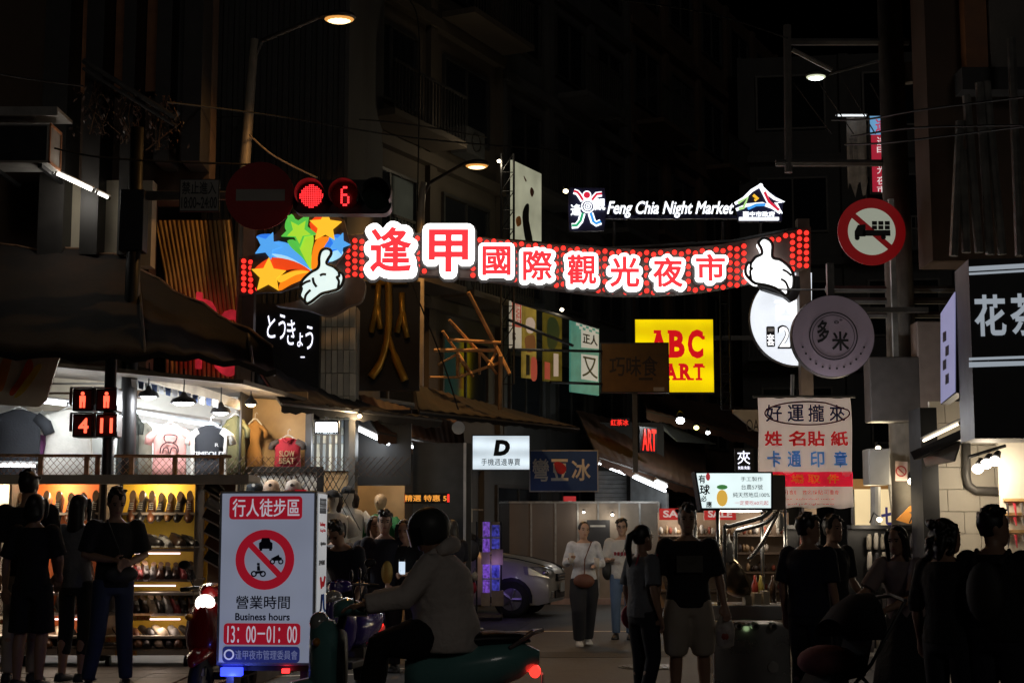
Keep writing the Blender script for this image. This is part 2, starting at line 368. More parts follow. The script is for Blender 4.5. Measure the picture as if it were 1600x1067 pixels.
# hanging plants in the left window (dry glittering foliage)
leafm = M('plant_leaf', (.1, .06, .045), .35, var=.5)
for k, (px, py) in enumerate(((150, 170), (205, 185), (255, 195))):
    o = empty('hanging_plant', ['leafy hanging plant beside the leftmost dark pole', 'sparse hanging plant between the two dark pilasters', 'small hanging plant next to the corrugated building'][k], 'plant', P(px, py + 40, 18.8))
    f = MB(); rnd = random.Random(k)
    for i in range(150):
        c = Vector((rnd.gauss(0, .14), rnd.gauss(0, .08), rnd.uniform(0, .62))); rr = Matrix.Rotation(rnd.uniform(0, 6.3), 3, 'Z') @ Matrix.Rotation(rnd.uniform(-1.2, 1.2), 3, 'X')
        s = rnd.uniform(.02, .05); f.add([c + rr @ Vector(v) for v in ((-s * .4, 0, 0), (0, 0, -s), (s * .4, 0, 0), (0, .01, s))], [(0, 1, 2, 3)])
    f.build('leaf', leafm, o)['kind'] = 'stuff'
    f = MB()
    for i in range(5): f.tube([(rnd.gauss(0, .05), 0, .7), (rnd.gauss(0, .1), 0, .35), (rnd.gauss(0, .14), 0, 0)], .006, 5)
    f.build('stem', rust, o)
# right hand building with orange-brown cladding and leaning steel posts
br = empty('building', 'brown clad corner building at right edge above the tea sign', 'building', (X(1484, 17), 17, 0))
x0 = X(1484, 17); q = lambda px: X(px, 17) - x0
MB().b2(0, q(1800), .3, .9, Z(400, 17), 12).build('wall', brown_w, br)
MB().b2(q(1542), q(1578), .1, .3, Z(105, 17), 12).build('panel', M('orange_panel', (.32, .13, .05)), br)
MB().b2(q(1580), q(1640), .05, .3, Z(105, 17), 12).build('panel', conc, br)
MB().b2(q(1530), q(1640), .0, .3, Z(140, 17), Z(105, 17)).build('ledge', grey_w, br)
for a, b, c, d in ((1490, 400, 1500, 190), (1510, 395, 1503, 235), (1530, 395, 1510, 150), (1547, 398, 1530, 130), (1566, 398, 1541, 128), (1593, 400, 1580, 60)):
    o = MB().tube([P(a, b, 16.6), P(c, d, 16.6)], .05, 8).build('steel_post', steel)
    tag(o, 'leaning pale steel post above the tea sign, %s' % {1490: 'leftmost of the row', 1510: 'second from the left', 1530: 'third from the left', 1547: 'fourth from the left', 1566: 'fifth from the left', 1593: 'thick one at the right edge'}[a], 'post', 'steel posts over the tea sign')
rbld = building('dark apartment block behind the utility frame on the right', (X(1165, 46), 46), -8, 16, 0, 16, 5, grey_w, 5, 5, balcony=((2, 0), (3, 1)), ac=((2, 2),))

# ------------------------------------------------------------------ street lamps
sod = E('sodium_lamp', (1, .68, .32), 3.2)
pole_m = M('painted_pole', (.42, .36, .28), .5, metal=.2, var=.15)
def street_lamp(label, pb, pt, pl, Y, power, color, em, fwd=0, hw=.2):
    """pb, pt: pixel of the pole's low and high end, pl: pixel of the lamp"""
    base = P(pb[0], pb[1], Y); o = empty('street_lamp', label, 'street lamp', (base.x, Y, 0)); B = Vector((base.x, Y, 0))
    t = P(pt[0], pt[1], Y) - B; l = P(pl[0], pl[1], Y - fwd) - B
    MB().tube([(0, 0, 0), (base.x - B.x, 0, base.z), t], [.085, .075, .055], 12).build('pole', pole_m, o, True)
    d = 1 if l.x > t.x else -1
    MB().tube([t + Vector((0, 0, -.25)), t + Vector((d * .1, 0, -.02)), l + Vector((-d * (hw + .02), 0, .05))], [.035, .035, .028], 8).build('arm', frame_d, o, True)
    h = MB(); rings = []
    for x, w, hh in ((-1.25, .3, .02), (-1, .6, .045), (-.3, 1, .085), (.4, 1, .085), (.85, .75, .06), (1.05, .3, .02)):
        rings.append([l + Vector((x * hw * d, math.cos(a) * .13 * w, .03 + max(-.02, math.sin(a) * hh * (1 if math.sin(a) > 0 else .3)))) for a in [k * math.pi / 6 for k in range(12)]])
    h.loft(rings).build('head', frame_d, o, True)
    MB().sph(l + Vector((0, 0, -.005)), (hw * .8, .11, .045), 14, 8).build('lens', em, o, True); MB().sph(l + Vector((0, .004, .004)), (hw * .95, .125, .042), 16, 8).build('glow_ring', E('rim_' + em.name, tuple(x * y for x, y in zip(color, (1, .9, .7))), .8), o, True)  # larger emissive ring added for the glow round the lens
    lamp('lamp_light', 'SPOT', l + Vector((0, 0, -.07)), power, color, o, .1, 150, (0, 0, 0))
    return o
street_lamp('orange street lamp on a tall pale pole, the larger and nearer one', (383, 248), (398, 62), (530, 31), 20.4, 160, (1, .5, .15), sod, 1.5)
street_lamp('orange street lamp farther down the street over the arch', (657, 330), (662, 285), (745, 260), 27, 480, (1, .5, .15), sod, 1.5)
street_lamp('white LED street lamp hanging high above the round signs', (1395, 300), (1400, 88), (1275, 121), 25, 16, (.85, 1, .9), E('cool_led', (.9, 1, .92), 6), hw=.17)
# ================================================================== SIGNS
white_l = E('lit_white', (1, .99, .97), 2.2)
white_s = E('lit_white_soft', (.86, .95, 1), 1.0)
red_l = E('lit_red_face', (1, .045, .06), .95)
led_red = E('led_red', (1, .03, .02), 1.6)
dark_case = M('sign_case', (.035, .03, .03), .45, var=.3)
brown_case = M('brown_case', (.09, .06, .05), .5, var=.2)
ink = M('black_ink', (.012, .012, .014), .5, var=0)
class Sg:
    """a sign: Empty at the middle of its lower edge; L() gives local coordinates of a photo pixel on its front plane"""
    def __init__(s, name, label, cat, bx, Y, yaw=0, depth=.12, face=None, case=None, rim=.02, group=None, body=True):
        x0, y0, x1, y1 = bx; cx = (x0 + x1) / 2
        s.pl = Plane(cx, y1, Y, yaw); s.o = empty(name, label, cat, s.pl.o, R(yaw), group)
        s.b = s.pl.box(x0, y0, x1, y1)
        if body:
            a, c, b, d = s.b
            MB().b2(a, b, .0, depth, c, d).build('case', case or dark_case, s.o)
            if face: MB().b2(a + rim, b - rim, -.006, .01, c + rim, d - rim).build('face', face, s.o)
    def L(s, px, py): return s.pl.L(px, py)
    def B(s, *bx): return s.pl.box(*bx)
    def T(s, t, mat, bx, y=-.008, depth=.004, **k): return text(t, mat, s.o, s.B(*bx), y, depth, **k)
    def poly(s, pts, mat, y0, y1, name='shape', parent=None):
        return MB().prism([s.L(*p) for p in pts], y0, y1).build(name, mat, parent or s.o)
    def line(s, pts, mat, r, y, name='stroke', parent=None, n=6):
        return MB().tube([(a, y, b) for a, b in (s.L(*p) for p in pts)], r, n).build(name, mat, parent or s.o, True)
def spline(pts, n=6, closed=True):
    out = []; m = len(pts)
    for i in range(m if closed else m - 1):
        g = lambda k: Vector(pts[k % m]) if closed else Vector(pts[max(0, min(m - 1, k))])
        p0, p1, p2, p3 = g(i - 1), g(i), g(i + 1), g(i + 2)
        for k in range(n):
            t = k / n; out.append(tuple(.5 * (2 * p1 + (p2 - p0) * t + (2 * p0 - 5 * p1 + 4 * p2 - p3) * t * t + (3 * p1 - p0 - 3 * p2 + p3) * t ** 3)))
    if not closed: out.append(tuple(pts[-1]))
    return out
def flip(p): return list(reversed(p))
def ccw(p):
    a = sum(p[i][0] * p[(i + 1) % len(p)][1] - p[(i + 1) % len(p)][0] * p[i][1] for i in range(len(p)))
    return p if a < 0 else flip(p)          # pixel y points down

# ------------------------------------------------------------------ the market arch
G = Sg('market_arch', 'wide curved market arch with red LED band and big glowing white and red characters', 'sign', (375, 350, 1268, 470), 20, body=False)
go = G.o
top = spline([(373, 403), (455, 386), (545, 368), (650, 364), (745, 371), (850, 381), (950, 388), (1060, 388), (1150, 378), (1267, 354)], 5, False)
bot = spline([(373, 460), (455, 448), (545, 433), (650, 430), (745, 436), (850, 449), (950, 460), (1060, 458), (1150, 446), (1267, 417)], 5, False)
rings = []
for t, b in zip(top, bot):
    p, q = G.L(*t), G.L(*b); rings.append([(p[0], 0, p[1]), (p[0], .22, p[1]), (q[0], .22, q[1]), (q[0], 0, q[1])])
MB().loft(rings).build('band', brown_case, go)
chars = [('逢', 570, 348, 654, 439, 1), ('甲', 661, 352, 742, 438, 1), ('國', 748, 382, 804, 439, 0), ('際', 811, 388, 869, 447, 0), ('觀', 879, 395, 937, 454, 0), ('光', 945, 398, 1004, 458, 0), ('夜', 1012, 399, 1072, 458, 0), ('市', 1079, 394, 1137, 448, 0)]
dm = MB(); dm.disc((0, 0), .032, -.02, 0, 10); dotm = dm.mesh('led_lamp', led_red)
for i in range(82):
    px = 381 + i * 10.85; f = (px - 373) / 894 * (len(top) - 1); k = min(int(f), len(top) - 2); u = f - k
    yt = top[k][1] * (1 - u) + top[k + 1][1] * u; yb = bot[k][1] * (1 - u) + bot[k + 1][1] * u
    for j in range(6):
        py = yt + 6 + (yb - yt - 12) * j / 5 + (3 if i % 2 else 0)
        if any(c[1] + 3 < px < c[3] - 3 and c[2] + 3 < py < c[4] - 3 for c in chars) or (405 < px < 540 and py < 470 - (540 - px) * .1) and not px < 412: continue
        if 1170 < px < 1236 and py > 378: continue
        x, z = G.L(px, py); o = link('led_lamp', dotm, go); o.location = (x, 0, z)
for ch, a, b, c, d, big in chars:
    m_ = 11 if big else 7
    halo(ch, dark_case, go, G.B(a - 3, b - 2, c + 3, d + 4), (m_ + 2) * mpp(20), -.02, 'character_case')
    w = halo(ch, white_l, go, G.B(a, b, c, d), m_ * mpp(20), -.12, 'character')
    text(ch, red_l, w, G.B(a + m_ - 1, b + m_ - 1, c - m_ + 1, d - m_ + 1), -.15, .008, bold=.03 if big else .032, name='character_face')
# stars and streamers, measured on an enlargement of the left end
def Z1(x, y): return (360 + x / 6.1538, 330 + y / 6.1538)
def star(cx, cy, r, rot, inner=.45): return [Z1(cx + (r if k % 2 == 0 else r * inner) * math.sin(R(rot + 36 * k)), cy - (r if k % 2 == 0 else r * inner) * math.cos(R(rot + 36 * k))) for k in range(10)]
sy, so, sr, sg_, sg2, sb, sb2, slb = (E('star_' + n, c, s) for n, c, s in (('yellow', (1, .55, .03), .95), ('orange', (1, .25, .01), .9), ('red', (.9, .07, .01), .85), ('green', (.1, .55, .07), .9), ('lime', (.4, .75, .04), .9), ('blue', (.09, .4, .95), .9), ('deep_blue', (.03, .2, .8), .9), ('light_blue', (.4, .75, 1), .9)))
cl = [(250, 400), (480, 200), (590, 40), (780, 30), (960, 30), (1100, 100), (1160, 340), (1000, 560), (760, 700), (480, 790), (270, 790), (205, 580)]
case = G.poly(ccw([Z1(*p) for p in cl]), brown_case, -.1, 0, 'star_case')
for pts, m, y in (([(430, 310), (600, 340), (740, 480), (800, 590), (700, 560), (560, 470), (400, 450)], sb, -.112), ([(410, 425), (560, 450), (720, 540), (785, 590), (640, 560), (480, 470)], slb, -.115),
        ([(245, 570), (380, 470), (520, 470), (680, 520), (790, 600), (640, 570), (480, 590), (300, 600)], sr, -.118), ([(480, 775), (520, 640), (640, 580), (790, 600), (700, 670), (590, 720)], so, -.121), ([(470, 650), (640, 590), (770, 600), (640, 630), (500, 700)], sy, -.124),
        ([(560, 300), (640, 300), (700, 420), (770, 560), (700, 460), (600, 370)], sg_, -.113), ([(660, 300), (790, 240), (810, 300), (790, 420), (790, 580), (720, 460)], sg2, -.116), ([(540, 190), (545, 110), (600, 45), (640, 120), (600, 220)], sg_, -.113),
        ([(790, 560), (800, 400), (850, 280), (960, 270), (900, 380), (850, 520), (820, 580)], so, -.119), ([(770, 140), (860, 50), (930, 40), (880, 160), (840, 260)], sr, -.113),
        ([(860, 570), (900, 380), (960, 270), (1060, 240), (1080, 330), (1050, 450), (960, 500)], sb2, -.112), ([(265, 275), (300, 240), (420, 240), (380, 300)], sb2, -.113), ([(960, 500), (1000, 400), (1090, 400), (1060, 460)], slb, -.118)):
    MB().prism([G.L(*p) for p in ccw(spline([Z1(*p) for p in pts], 3))], y, -.1).build('streamer', m, go)
for cx, cy, r, rot, m, in_, y in ((372, 350, 138, 22, sb, .47, -.14), (672, 195, 180, 33, sg_, .47, -.145), (672, 215, 120, 33, sg2, .47, -.15), (925, 165, 160, 2, sy, .47, -.15), (1052, 330, 112, 22, sb, .47, -.14), (380, 635, 172, 2, sy, .48, -.15)):
    G.poly(ccw(star(cx, cy, r, rot, in_)), m, y, -.1, 'star')
def hand(parent, pts, strokes, tr, y, white):
    pp = ccw(spline([tr(*p) for p in pts], 5)); loc = [G.L(*p) for p in pp]
    c = MB().prism(loc, y, 0).build('hand', white, parent)
    MB().tube([(a, y, b) for a, b in loc + loc[:2]], .021, 6).build('outline', ink, c)
    for st in strokes: G.line(spline([tr(*p) for p in st], 4, False), ink, .017, y - .006, 'crease', c)
hw_l = E('hand_white', (.84, 1, .97), .92); hw_r = E('hand_white_bright', (1, 1, 1), 2.4)
hand(go, [(865, 565), (872, 470), (892, 410), (935, 387), (978, 400), (985, 440), (955, 490), (945, 530), (1010, 560), (1055, 600), (1095, 630), (1105, 680), (1080, 745), (1045, 775), (980, 795), (900, 815), (850, 850), (795, 893), (752, 910), (735, 885), (710, 866), (688, 830), (705, 770), (694, 735), (720, 680), (790, 615)],
     [[(1058, 605), (1062, 650), (1040, 660), (1060, 700), (1050, 765)], [(880, 645), (905, 632), (938, 634)], [(812, 665), (820, 710), (848, 752)], [(700, 740), (740, 710), (790, 692)], [(735, 885), (745, 830), (790, 780)]], Z1, -.2, hw_l)
def Z2(x, y): return (1150 + x / 4.104, 340 + y / 4.104)
hand(go, [(130, 180), (160, 150), (200, 165), (218, 200), (218, 272), (270, 290), (325, 335), (350, 385), (350, 455), (332, 480), (318, 472), (316, 500), (300, 514), (270, 490), (230, 465), (170, 447), (110, 437), (80, 415), (50, 380), (47, 340), (62, 308), (82, 305), (110, 272), (150, 250), (146, 215)],
     [[(82, 305), (78, 345), (92, 340), (76, 360), (82, 412)], [(280, 350), (310, 365), (338, 390)], [(270, 410), (300, 430), (318, 470)]], Z2, -.2, hw_r)
G.poly(ccw([Z2(*p) for p in ((90, 400), (350, 380), (395, 390), (400, 480), (380, 530), (340, 550), (300, 515), (160, 470))]), ink, -.15, 0, 'hand_case')
G.poly(ccw(spline([(432, 478), (470, 470), (540, 436), (570, 440), (566, 470), (545, 480), (515, 495), (480, 485)], 4)), brown_case, -.08, .1, 'hand_case')
for px in (384, 1262):
    x, z = G.L(px, 430); MB().b2(x - .08, x + .08, .2, .38, -go.location.z, z + .8).build('gate_post', M('gate_post', (.16, .12, .1), .5, metal=.3), go)
for a, b in ((384, 1262),):
    pts = [(G.L(px, py)[0], .3, G.L(px, py)[1]) for px, py in ((384, 392), (560, 362), (760, 368), (950, 384), (1150, 372), (1262, 350))]
    MB().tube(pts, .04, 6).build('gate_beam', frame_d, go)

# sign above the arch
F = Sg('market_name_sign', 'glowing white italic Feng Chia Night Market sign above the arch', 'sign', (890, 292, 1226, 358), 20.3, body=False)
fw = E('lit_white_blue', (.92, .96, 1), 1.7); navy = M('navy_case', (.012, .012, .05), .4, var=.2)
MB().b2(*(lambda b: (b[0], b[2], .02, .1, b[1], b[3]))(F.B(938, 336, 1165, 341))).build('rail', navy, F.o)
bxs = F.B(948, 316, 1146, 342)
text('Feng Chia Night Market', navy, F.o, F.B(946, 315, 1147, 344), .0, .05, tube=.05, shear=.3, name='letter_case')
text('Feng Chia Night Market', fw, F.o, bxs, -.06, .01, bold=.02, shear=.3, name='lettering')
def Z3(x, y): return (870 + x / 4.2105, 270 + y / 4.2105)
lr, lg, lb = E('logo_red', (.8, .02, .06), .8), E('logo_green', (.03, .45, .2), .8), E('logo_blue', (.05, .35, .9), .9)
lo = F.poly(ccw([Z3(*p) for p in ((80, 100), (315, 100), (330, 250), (310, 380), (80, 385), (75, 200))]), navy, .0, .08, 'logo')
def limb(pts, m, r, y=-.03):
    F.line([Z3(*p) for p in pts], fw, r + .016, -.012, 'limb_glow', lo, 8); F.line([Z3(*p) for p in pts], m, r, -.012 - .022, 'limb', lo, 8)
limb([(112, 125), (135, 132), (150, 150), (172, 185)], lr, .02); limb([(295, 142), (262, 145), (245, 165), (230, 185)], lr, .02)
limb([(170, 270), (155, 320), (130, 350), (98, 352)], lg, .022); limb([(222, 270), (240, 325), (258, 338), (288, 325)], lb, .022)
x, z = F.L(*Z3(197, 152)); q = MB(); q.ring((x, z), .045, .058, -.05, -.02); q.build('head_ring', fw, lo); MB().disc((x, z), .045, -.045, -.02, 20).build('head', lr, lo)
x, z = F.L(*Z3(203, 225)); q = MB(); q.ring((x, z), .075, .09, -.05, -.02); q.ring((x, z), .045, .055, -.05, -.02); q.ring((x, z), .015, .028, -.05, -.02); q.build('spiral', fw, lo)
text('逢', fw, lo, F.B(*Z3(90, 210), *Z3(162, 285)), -.03, .01, bold=.02, name='logo_character'); text('觀', fw, lo, F.B(*Z3(240, 172), *Z3(318, 250)), -.03, .01, bold=.02, name='logo_character')
em = F.poly(ccw([Z3(*p) for p in ((1170, 205), (1270, 110), (1335, 80), (1490, 185), (1480, 320), (1195, 320))]), navy, .0, .08, 'emblem')
for pts, m in (([(1172, 205), (1230, 170), (1280, 120), (1330, 90)], fw), ([(1340, 90), (1385, 135), (1430, 170), (1490, 195), (1440, 200), (1480, 262), (1400, 215), (1340, 95)], fw), ([(1180, 245), (1250, 215), (1350, 205), (1420, 230), (1470, 265)], fw),
               ([(1190, 203), (1255, 165), (1225, 235), (1195, 240)], E('logo_lime', (.5, .8, .3), .9)), ([(1365, 130), (1395, 195), (1460, 250)], lr), ([(1255, 240), (1310, 215), (1370, 213)], lb), ([(1290, 150), (1320, 175), (1300, 185)], sy)):
    F.line([Z3(*p) for p in pts], m, .022 if m is fw else .02, -.01 if m is fw else -.03, 'emblem_line', em)
x, z = F.L(*Z3(1340, 88)); MB().disc((x, z), .03, -.03, 0, 12).build('emblem_tip', fw, em)
text('臺中市政府', fw, em, F.B(*Z3(1222, 258), *Z3(1432, 292)), -.03, .01, bold=.02, name='emblem_lettering')
MB().b2(*(lambda b: (b[0], b[2], -.05, 0, b[1], b[3]))(F.B(*Z3(1198, 297), *Z3(1458, 315)))).build('emblem_bar', fw, em)
for px in (960, 1130, 1190):
    a = F.L(px, 345); b = F.L(px, 385); MB().tube([(a[0], .06, a[1]), (b[0], .1, b[1])], .02, 6).build('strut', frame_d, F.o)

# ------------------------------------------------------------------ shop signs down the street
yel = E('lit_yellow', (1, .72, .0), .9, .12, 1.2, .45)
s = Sg('shop_sign', 'glowing yellow shop sign with red letters ABC MART', 'sign', (991, 498, 1117, 614), 34, depth=.35, face=yel)
rd = E('lit_sign_red', (.75, .005, .01), .75)
for ch, a, b, c, d in (('A', 1013, 516, 1046, 559), ('B', 1043, 516, 1072, 559), ('C', 1072, 515, 1101, 560), ('M', 1010, 568, 1039, 594), ('A', 1037, 568, 1060, 594), ('R', 1060, 568, 1083, 594), ('T', 1083, 568, 1101, 594)):
    lt = s.T(ch, rd, (a + 2, b, c - 2, d), bold=.06, y=-.012); h_ = d - b; sf = MB()
    for u, v, w_ in {'A': ((.0, .42, 1), (.58, 1, 1), (.25, .6, 0)), 'B': ((0, .4, 1), (0, .4, 0)), 'C': ((.86, 1, .25),), 'M': ((0, .34, 1), (.66, 1, 1), (0, .3, 0), (.7, 1, 0)), 'R': ((0, .5, 1), (.6, 1.05, 1), (0, .4, 0)), 'T': ((.22, .78, 1), (0, .14, .16), (.86, 1, .16))}[ch]:
        yy = b + w_ * (h_ - h_ * .12); q_ = s.B(a + u * (c - a), yy, a + v * (c - a), yy + h_ * .12); sf.b2(q_[0], q_[2], -.0185, -.01, q_[1], q_[3])
    sf.build('serif', rd, lt)
MB().b2(s.b[2], s.b[2] + 1.2, .1, .2, 1.2, 1.3).build('bracket', frame_d, s.o)
s = Sg('shop_sign', 'unlit brown sign with dark cartoon lettering overlapping the yellow shop sign', 'sign', (938, 535, 1046, 614), 31, face=M('ochre_face', (.16, .075, .012), .5, var=.15), rim=.03)
s.T('巧味食', M('dark_brown_ink', (.04, .025, .02), .6, var=0), (952, 556, 1028, 588), bold=.02); MB().b2(*(lambda b: (b[0], b[2], -.011, -.006, b[1], b[3]))(s.B(998, 590, 1020, 594))).build('small_print', M('dark_brown_ink', (.04, .025, .02)), s.o)
MB().b2(*(lambda b: (b[0], b[2], -.009, 0, b[1], b[3]))(s.B(1021, 605, 1038, 611))).build('sticker', M('sticker_white', (.4, .35, .3), .6), s.o)
MB().b2(-.05, .05, .02, .1, -1.6, 0).build('bracket', frame_d, s.o)
s = Sg('shop_sign', 'white lit box sign with black letter D and small black characters', 'sign', (737, 679, 829, 735), 26, face=E('lit_box_white', (.8, .92, 1), .9, .12, 2.5, 1.1))
s.T('D', ink, (771, 687, 797, 712), bold=.085, shear=.15); s.T('手機週邊專賣', ink, (752, 716, 813, 727), bold=.006)
MB().b2(-.08, .0, .13, .5, .2, .5).build('bracket', frame_d, s.o)
bl_ = M('blue_sign_face', (.02, .07, .28), .5, var=.12)
s = Sg('shop_sign', 'dark blue sign with white characters and a red bean picture', 'sign', (827, 703, 935, 768), 28, face=bl_, case=M('pale_case', (.5, .5, .52), .5))
wp = M('white_print', (.75, .74, .7), .6, var=.1)
s.T('彎', wp, (832, 716, 858, 752), bold=.02); s.T('豆', wp, (861, 717, 888, 751), bold=.03); s.T('冰', wp, (893, 717, 923, 751), bold=.025)
s.poly(ccw(spline([(866, 723), (876, 722), (885, 731), (880, 740), (870, 738)], 4)), M('bean_red', (.5, .02, .03), .5), -.014, 0, 'bean_picture')
def tubes(label, pts, Y0, Y1, r=.02, st=7, colr=(.9, .96, 1), light=0):
    """a straight fluorescent tube in its holder between two pixels at two depths"""
    a = P(*pts[0], Y0); b = P(*pts[1], Y1); o = empty('tube_lamp', label, 'lamp', a); d = b - a
    MB().tube([(0, 0, 0), d], r, 8).build('tube', E('tube_%s_%s' % (st, colr), colr, st), o, True)
    h = MB(); h.tube([Vector((0, .01, r * 2.2)), d + Vector((0, .01, r * 2.2))], r * 1.2, 4); h.build('holder', M('holder_white', (.5, .5, .5), .5), o)
    for q in (0, 1): MB().tube([d * q, d * q + d.normalized() * (.03 if q == 0 else -.03)], r * 1.15, 8).build('end_cap', frame_d, o)
    if light: lamp('tube_light', 'POINT', d * .5 + Vector((0, -.05, -.12)), light, colr, o, .15)
    return o
tubes('long white tube lamp under the awning beside the dark shop front, left piece', ((556, 669), (612, 696)), 20.6, 21.6, .022, light=8)
tubes('short white tube lamp between the two long ones under the awning', ((615, 696), (630, 704)), 21.6, 21.9, .018)
tubes('long white tube lamp under the awning beside the dark shop front, right piece', ((637, 696), (698, 711)), 22, 23.4, .022, light=8)
tubes('white tube lamp at the left end of the shuttered shop under red awning', ((935, 724), (977, 740)), 31, 32, .03, light=10)
tubes('longest white tube lamp over the grey shutter under red awning', ((990, 745), (1040, 767)), 31, 32.5, .03, light=10)
tubes('small white tube lamp at the right tip of the red awning', ((1024, 752), (1042, 760)), 30.2, 30.8, .025)
tubes('white tube lamp on the cream wall at upper left, long piece', ((85, 270), (147, 299)), 18.4, 18.6, .018, 6, (1, .95, .85), 7)
tubes('white tube lamp on the cream wall at upper left, short end piece', ((149, 300), (172, 311)), 18.6, 18.7, .016, 6, (1, .95, .85))
tubes('thin dim tube lamp on top of the hanging red banner', ((1306, 181), (1356, 181)), 24, 24, .012, 1.5)

# vertical red and blue banner sign, with pale torn one beside it
s = Sg('banner_sign', 'tall narrow lit banner with blue top and red body high on the right', 'sign', (1358, 180, 1396, 302), 24, face=E('banner_red', (.55, .02, .05), .55), depth=.1)
MB().b2(*(lambda b: (b[0], b[2], -.012, 0, b[1], b[3]))(s.B(1359, 182, 1395, 211))).build('blue_panel', E('banner_blue', (.2, .5, .85), .6), s.o)
s.T('逢', E('banner_white', (1, .9, .9), .7), (1370, 214, 1385, 228)); s.T('甲', MATS['banner_white'], (1370, 230, 1385, 243)); s.T('光', MATS['banner_white'], (1370, 258, 1385, 272)); s.T('夜', MATS['banner_white'], (1370, 276, 1385, 289)); s.T('市', MATS['banner_white'], (1370, 291, 1385, 301))
s.T('逢', E('banner_pink', (.8, .1, .2), .5), (1367, 186, 1388, 207), y=-.014, bold=.03)
s = Sg('banner_sign', 'pale torn vertical banner hanging left of the red one', 'sign', (1322, 184, 1356, 296), 24.2, body=False)
wv = MB(); rg = []
for j in range(13):
    z = s.b[1] + (s.b[3] - s.b[1]) * j / 12; rg.append([(s.b[0] + (s.b[2] - s.b[0]) * i / 8, .02 * math.sin(i * 2.3 + j * .4), z + (.15 * math.sin(i * 1.7) if j == 0 else 0)) for i in range(9)])
wv.loft(rg, False, False).build('cloth', M('pale_cloth', (.55, .5, .47), .8, var=.3, dirt=(.3, .27, .25)), s.o, True)
s.T('夜市', M('cloth_ink', (.3, .28, .28), .8), (1326, 210, 1340, 262), y=-.04)

# ------------------------------------------------------------------ round signs on the right
ms = E('grey_face_glow', (.6, .48, .6), .034, .15, 3)  # faint emission stands in for street light on the unlit face
s = Sg('round_sign', 'unlit grey round sign with two black brush characters in a double ring', 'sign', (1236, 459, 1368, 590), 17.2, body=False)
cx, cz = s.L(1302, 525); rr = 65 * mpp(17.3)
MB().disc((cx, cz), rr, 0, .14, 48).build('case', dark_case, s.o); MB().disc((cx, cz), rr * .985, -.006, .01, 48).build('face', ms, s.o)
q = MB(); q.ring((cx, cz), rr * .56, rr * .585, -.01, -.005); q.ring((cx, cz), rr * .5, rr * .512, -.01, -.005); q.build('ring_print', ink, s.o)
s.T('多', ink, (1276, 500, 1296, 536), bold=.03); s.T('米', ink, (1299, 518, 1327, 548), bold=.03); s.T('o°', ink, (1303, 499, 1316, 506))
for k in range(12):
    a = R(200 + k * 12.7); px, py = 1302 + 51 * math.cos(a), 525 - 51 * math.sin(a); MB().disc(s.L(px, py), .012, -.01, 0, 8).build('dot_print', ink, s.o)
MB().b2(cx - .04, cx + .04, .05, .12, cz + rr * .9, cz + rr * 1.8).build('hanger', frame_d, s.o); MB().b2(cx, cx + 1.1, .05, .12, cz + rr * .6, cz + rr * .72).build('bracket', frame_d, s.o)
mf = E('moon_white', (.88, .93, 1), .95, .12, 1.5)
s = Sg('shop_sign', 'white lit crescent shaped sign with price in outlined characters behind the right hand', 'sign', (1172, 424, 1270, 573), 20.7, body=False, depth=.1)
cr = [(1247 + 75 * math.cos(R(t)), 497 - 75 * math.sin(R(t))) for t in range(73, 288, 5)] + [(1269, 568), (1269, 426)]
s.poly(ccw(cr), dark_case, .012, .15, 'case'); s.poly(ccw([(1220 + (x - 1220) * .985, 500 + (y - 500) * .985) for x, y in cr]), mf, -.004, .012, 'face')
s.T('西', E('led_outline', (1, 1, 1), 1.8), (1211, 470, 1247, 500), y=-.012); s.T('2', ink, (1214, 508, 1236, 545), y=-.01, bold=.03); s.T('2', MATS['led_outline'], (1217, 511, 1234, 542), y=-.016, bold=.0)
MB().prism(rrect(*s.B(1197, 510, 1211, 542), .02), -.01, 0).build('tag_print', ink, s.o); s.T('一', wp, (1199, 513, 1209, 518), y=-.014); s.T('套', MATS['led_outline'], (1198, 522, 1210, 540), y=-.014)
s.T('片', MATS['led_outline'], (1258, 430, 1267, 462), y=-.012)
s.poly(ccw([(1238, 434), (1252, 425), (1262, 426), (1242, 434)]), rd, -.01, 0, 'red_patch')

def road_disc(name, label, px, py, rp, Y):
    s = Sg(name, label, 'road sign', (px - rp, py - rp, px + rp, py + rp), Y, body=False); c = s.L(px, py); r = rp * mpp(Y) * 1.0; return s, c, r
tr = E('traffic_red_glow', (.3, .004, .006), .3); tw = M('traffic_white', (.3, .28, .25), .5, var=.06); twl = E('traffic_white_glow', (.8, .85, .68), .3); grey_back = M('aluminium_back', (.3, .3, .3), .5, metal=.5)  # no trucks sign: emission put in for headlights thrown back by its sheeting
s, c, r = road_disc('traffic_sign', 'round red no trucks sign on the right pole', 1362, 362, 54, 18)
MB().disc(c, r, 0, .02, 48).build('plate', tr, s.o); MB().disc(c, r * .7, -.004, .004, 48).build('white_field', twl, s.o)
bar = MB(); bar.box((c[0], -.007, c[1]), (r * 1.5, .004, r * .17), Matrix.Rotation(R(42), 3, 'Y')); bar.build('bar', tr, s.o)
t = MB(); t.b2(*(lambda b: (b[0], b[2], -.014, -.01, b[1], b[3]))(s.B(1348, 360, 1391, 369))); t.prism([s.L(*p) for p in ((1335, 370), (1335, 362), (1340, 352), (1352, 351), (1352, 370))], -.014, -.01)
for x_ in (1362, 1372, 1382):
    for y_ in (348, 355): t.b2(*(lambda b: (b[0], b[2], -.014, -.01, b[1], b[3]))(s.B(x_, y_ - 2, x_ + 8, y_ + 4)))
t.disc(s.L(1339, 372), .03, -.014, -.01, 14); t.disc(s.L(1380, 371), .03, -.014, -.01, 14); t.build('truck_symbol', ink, s.o)
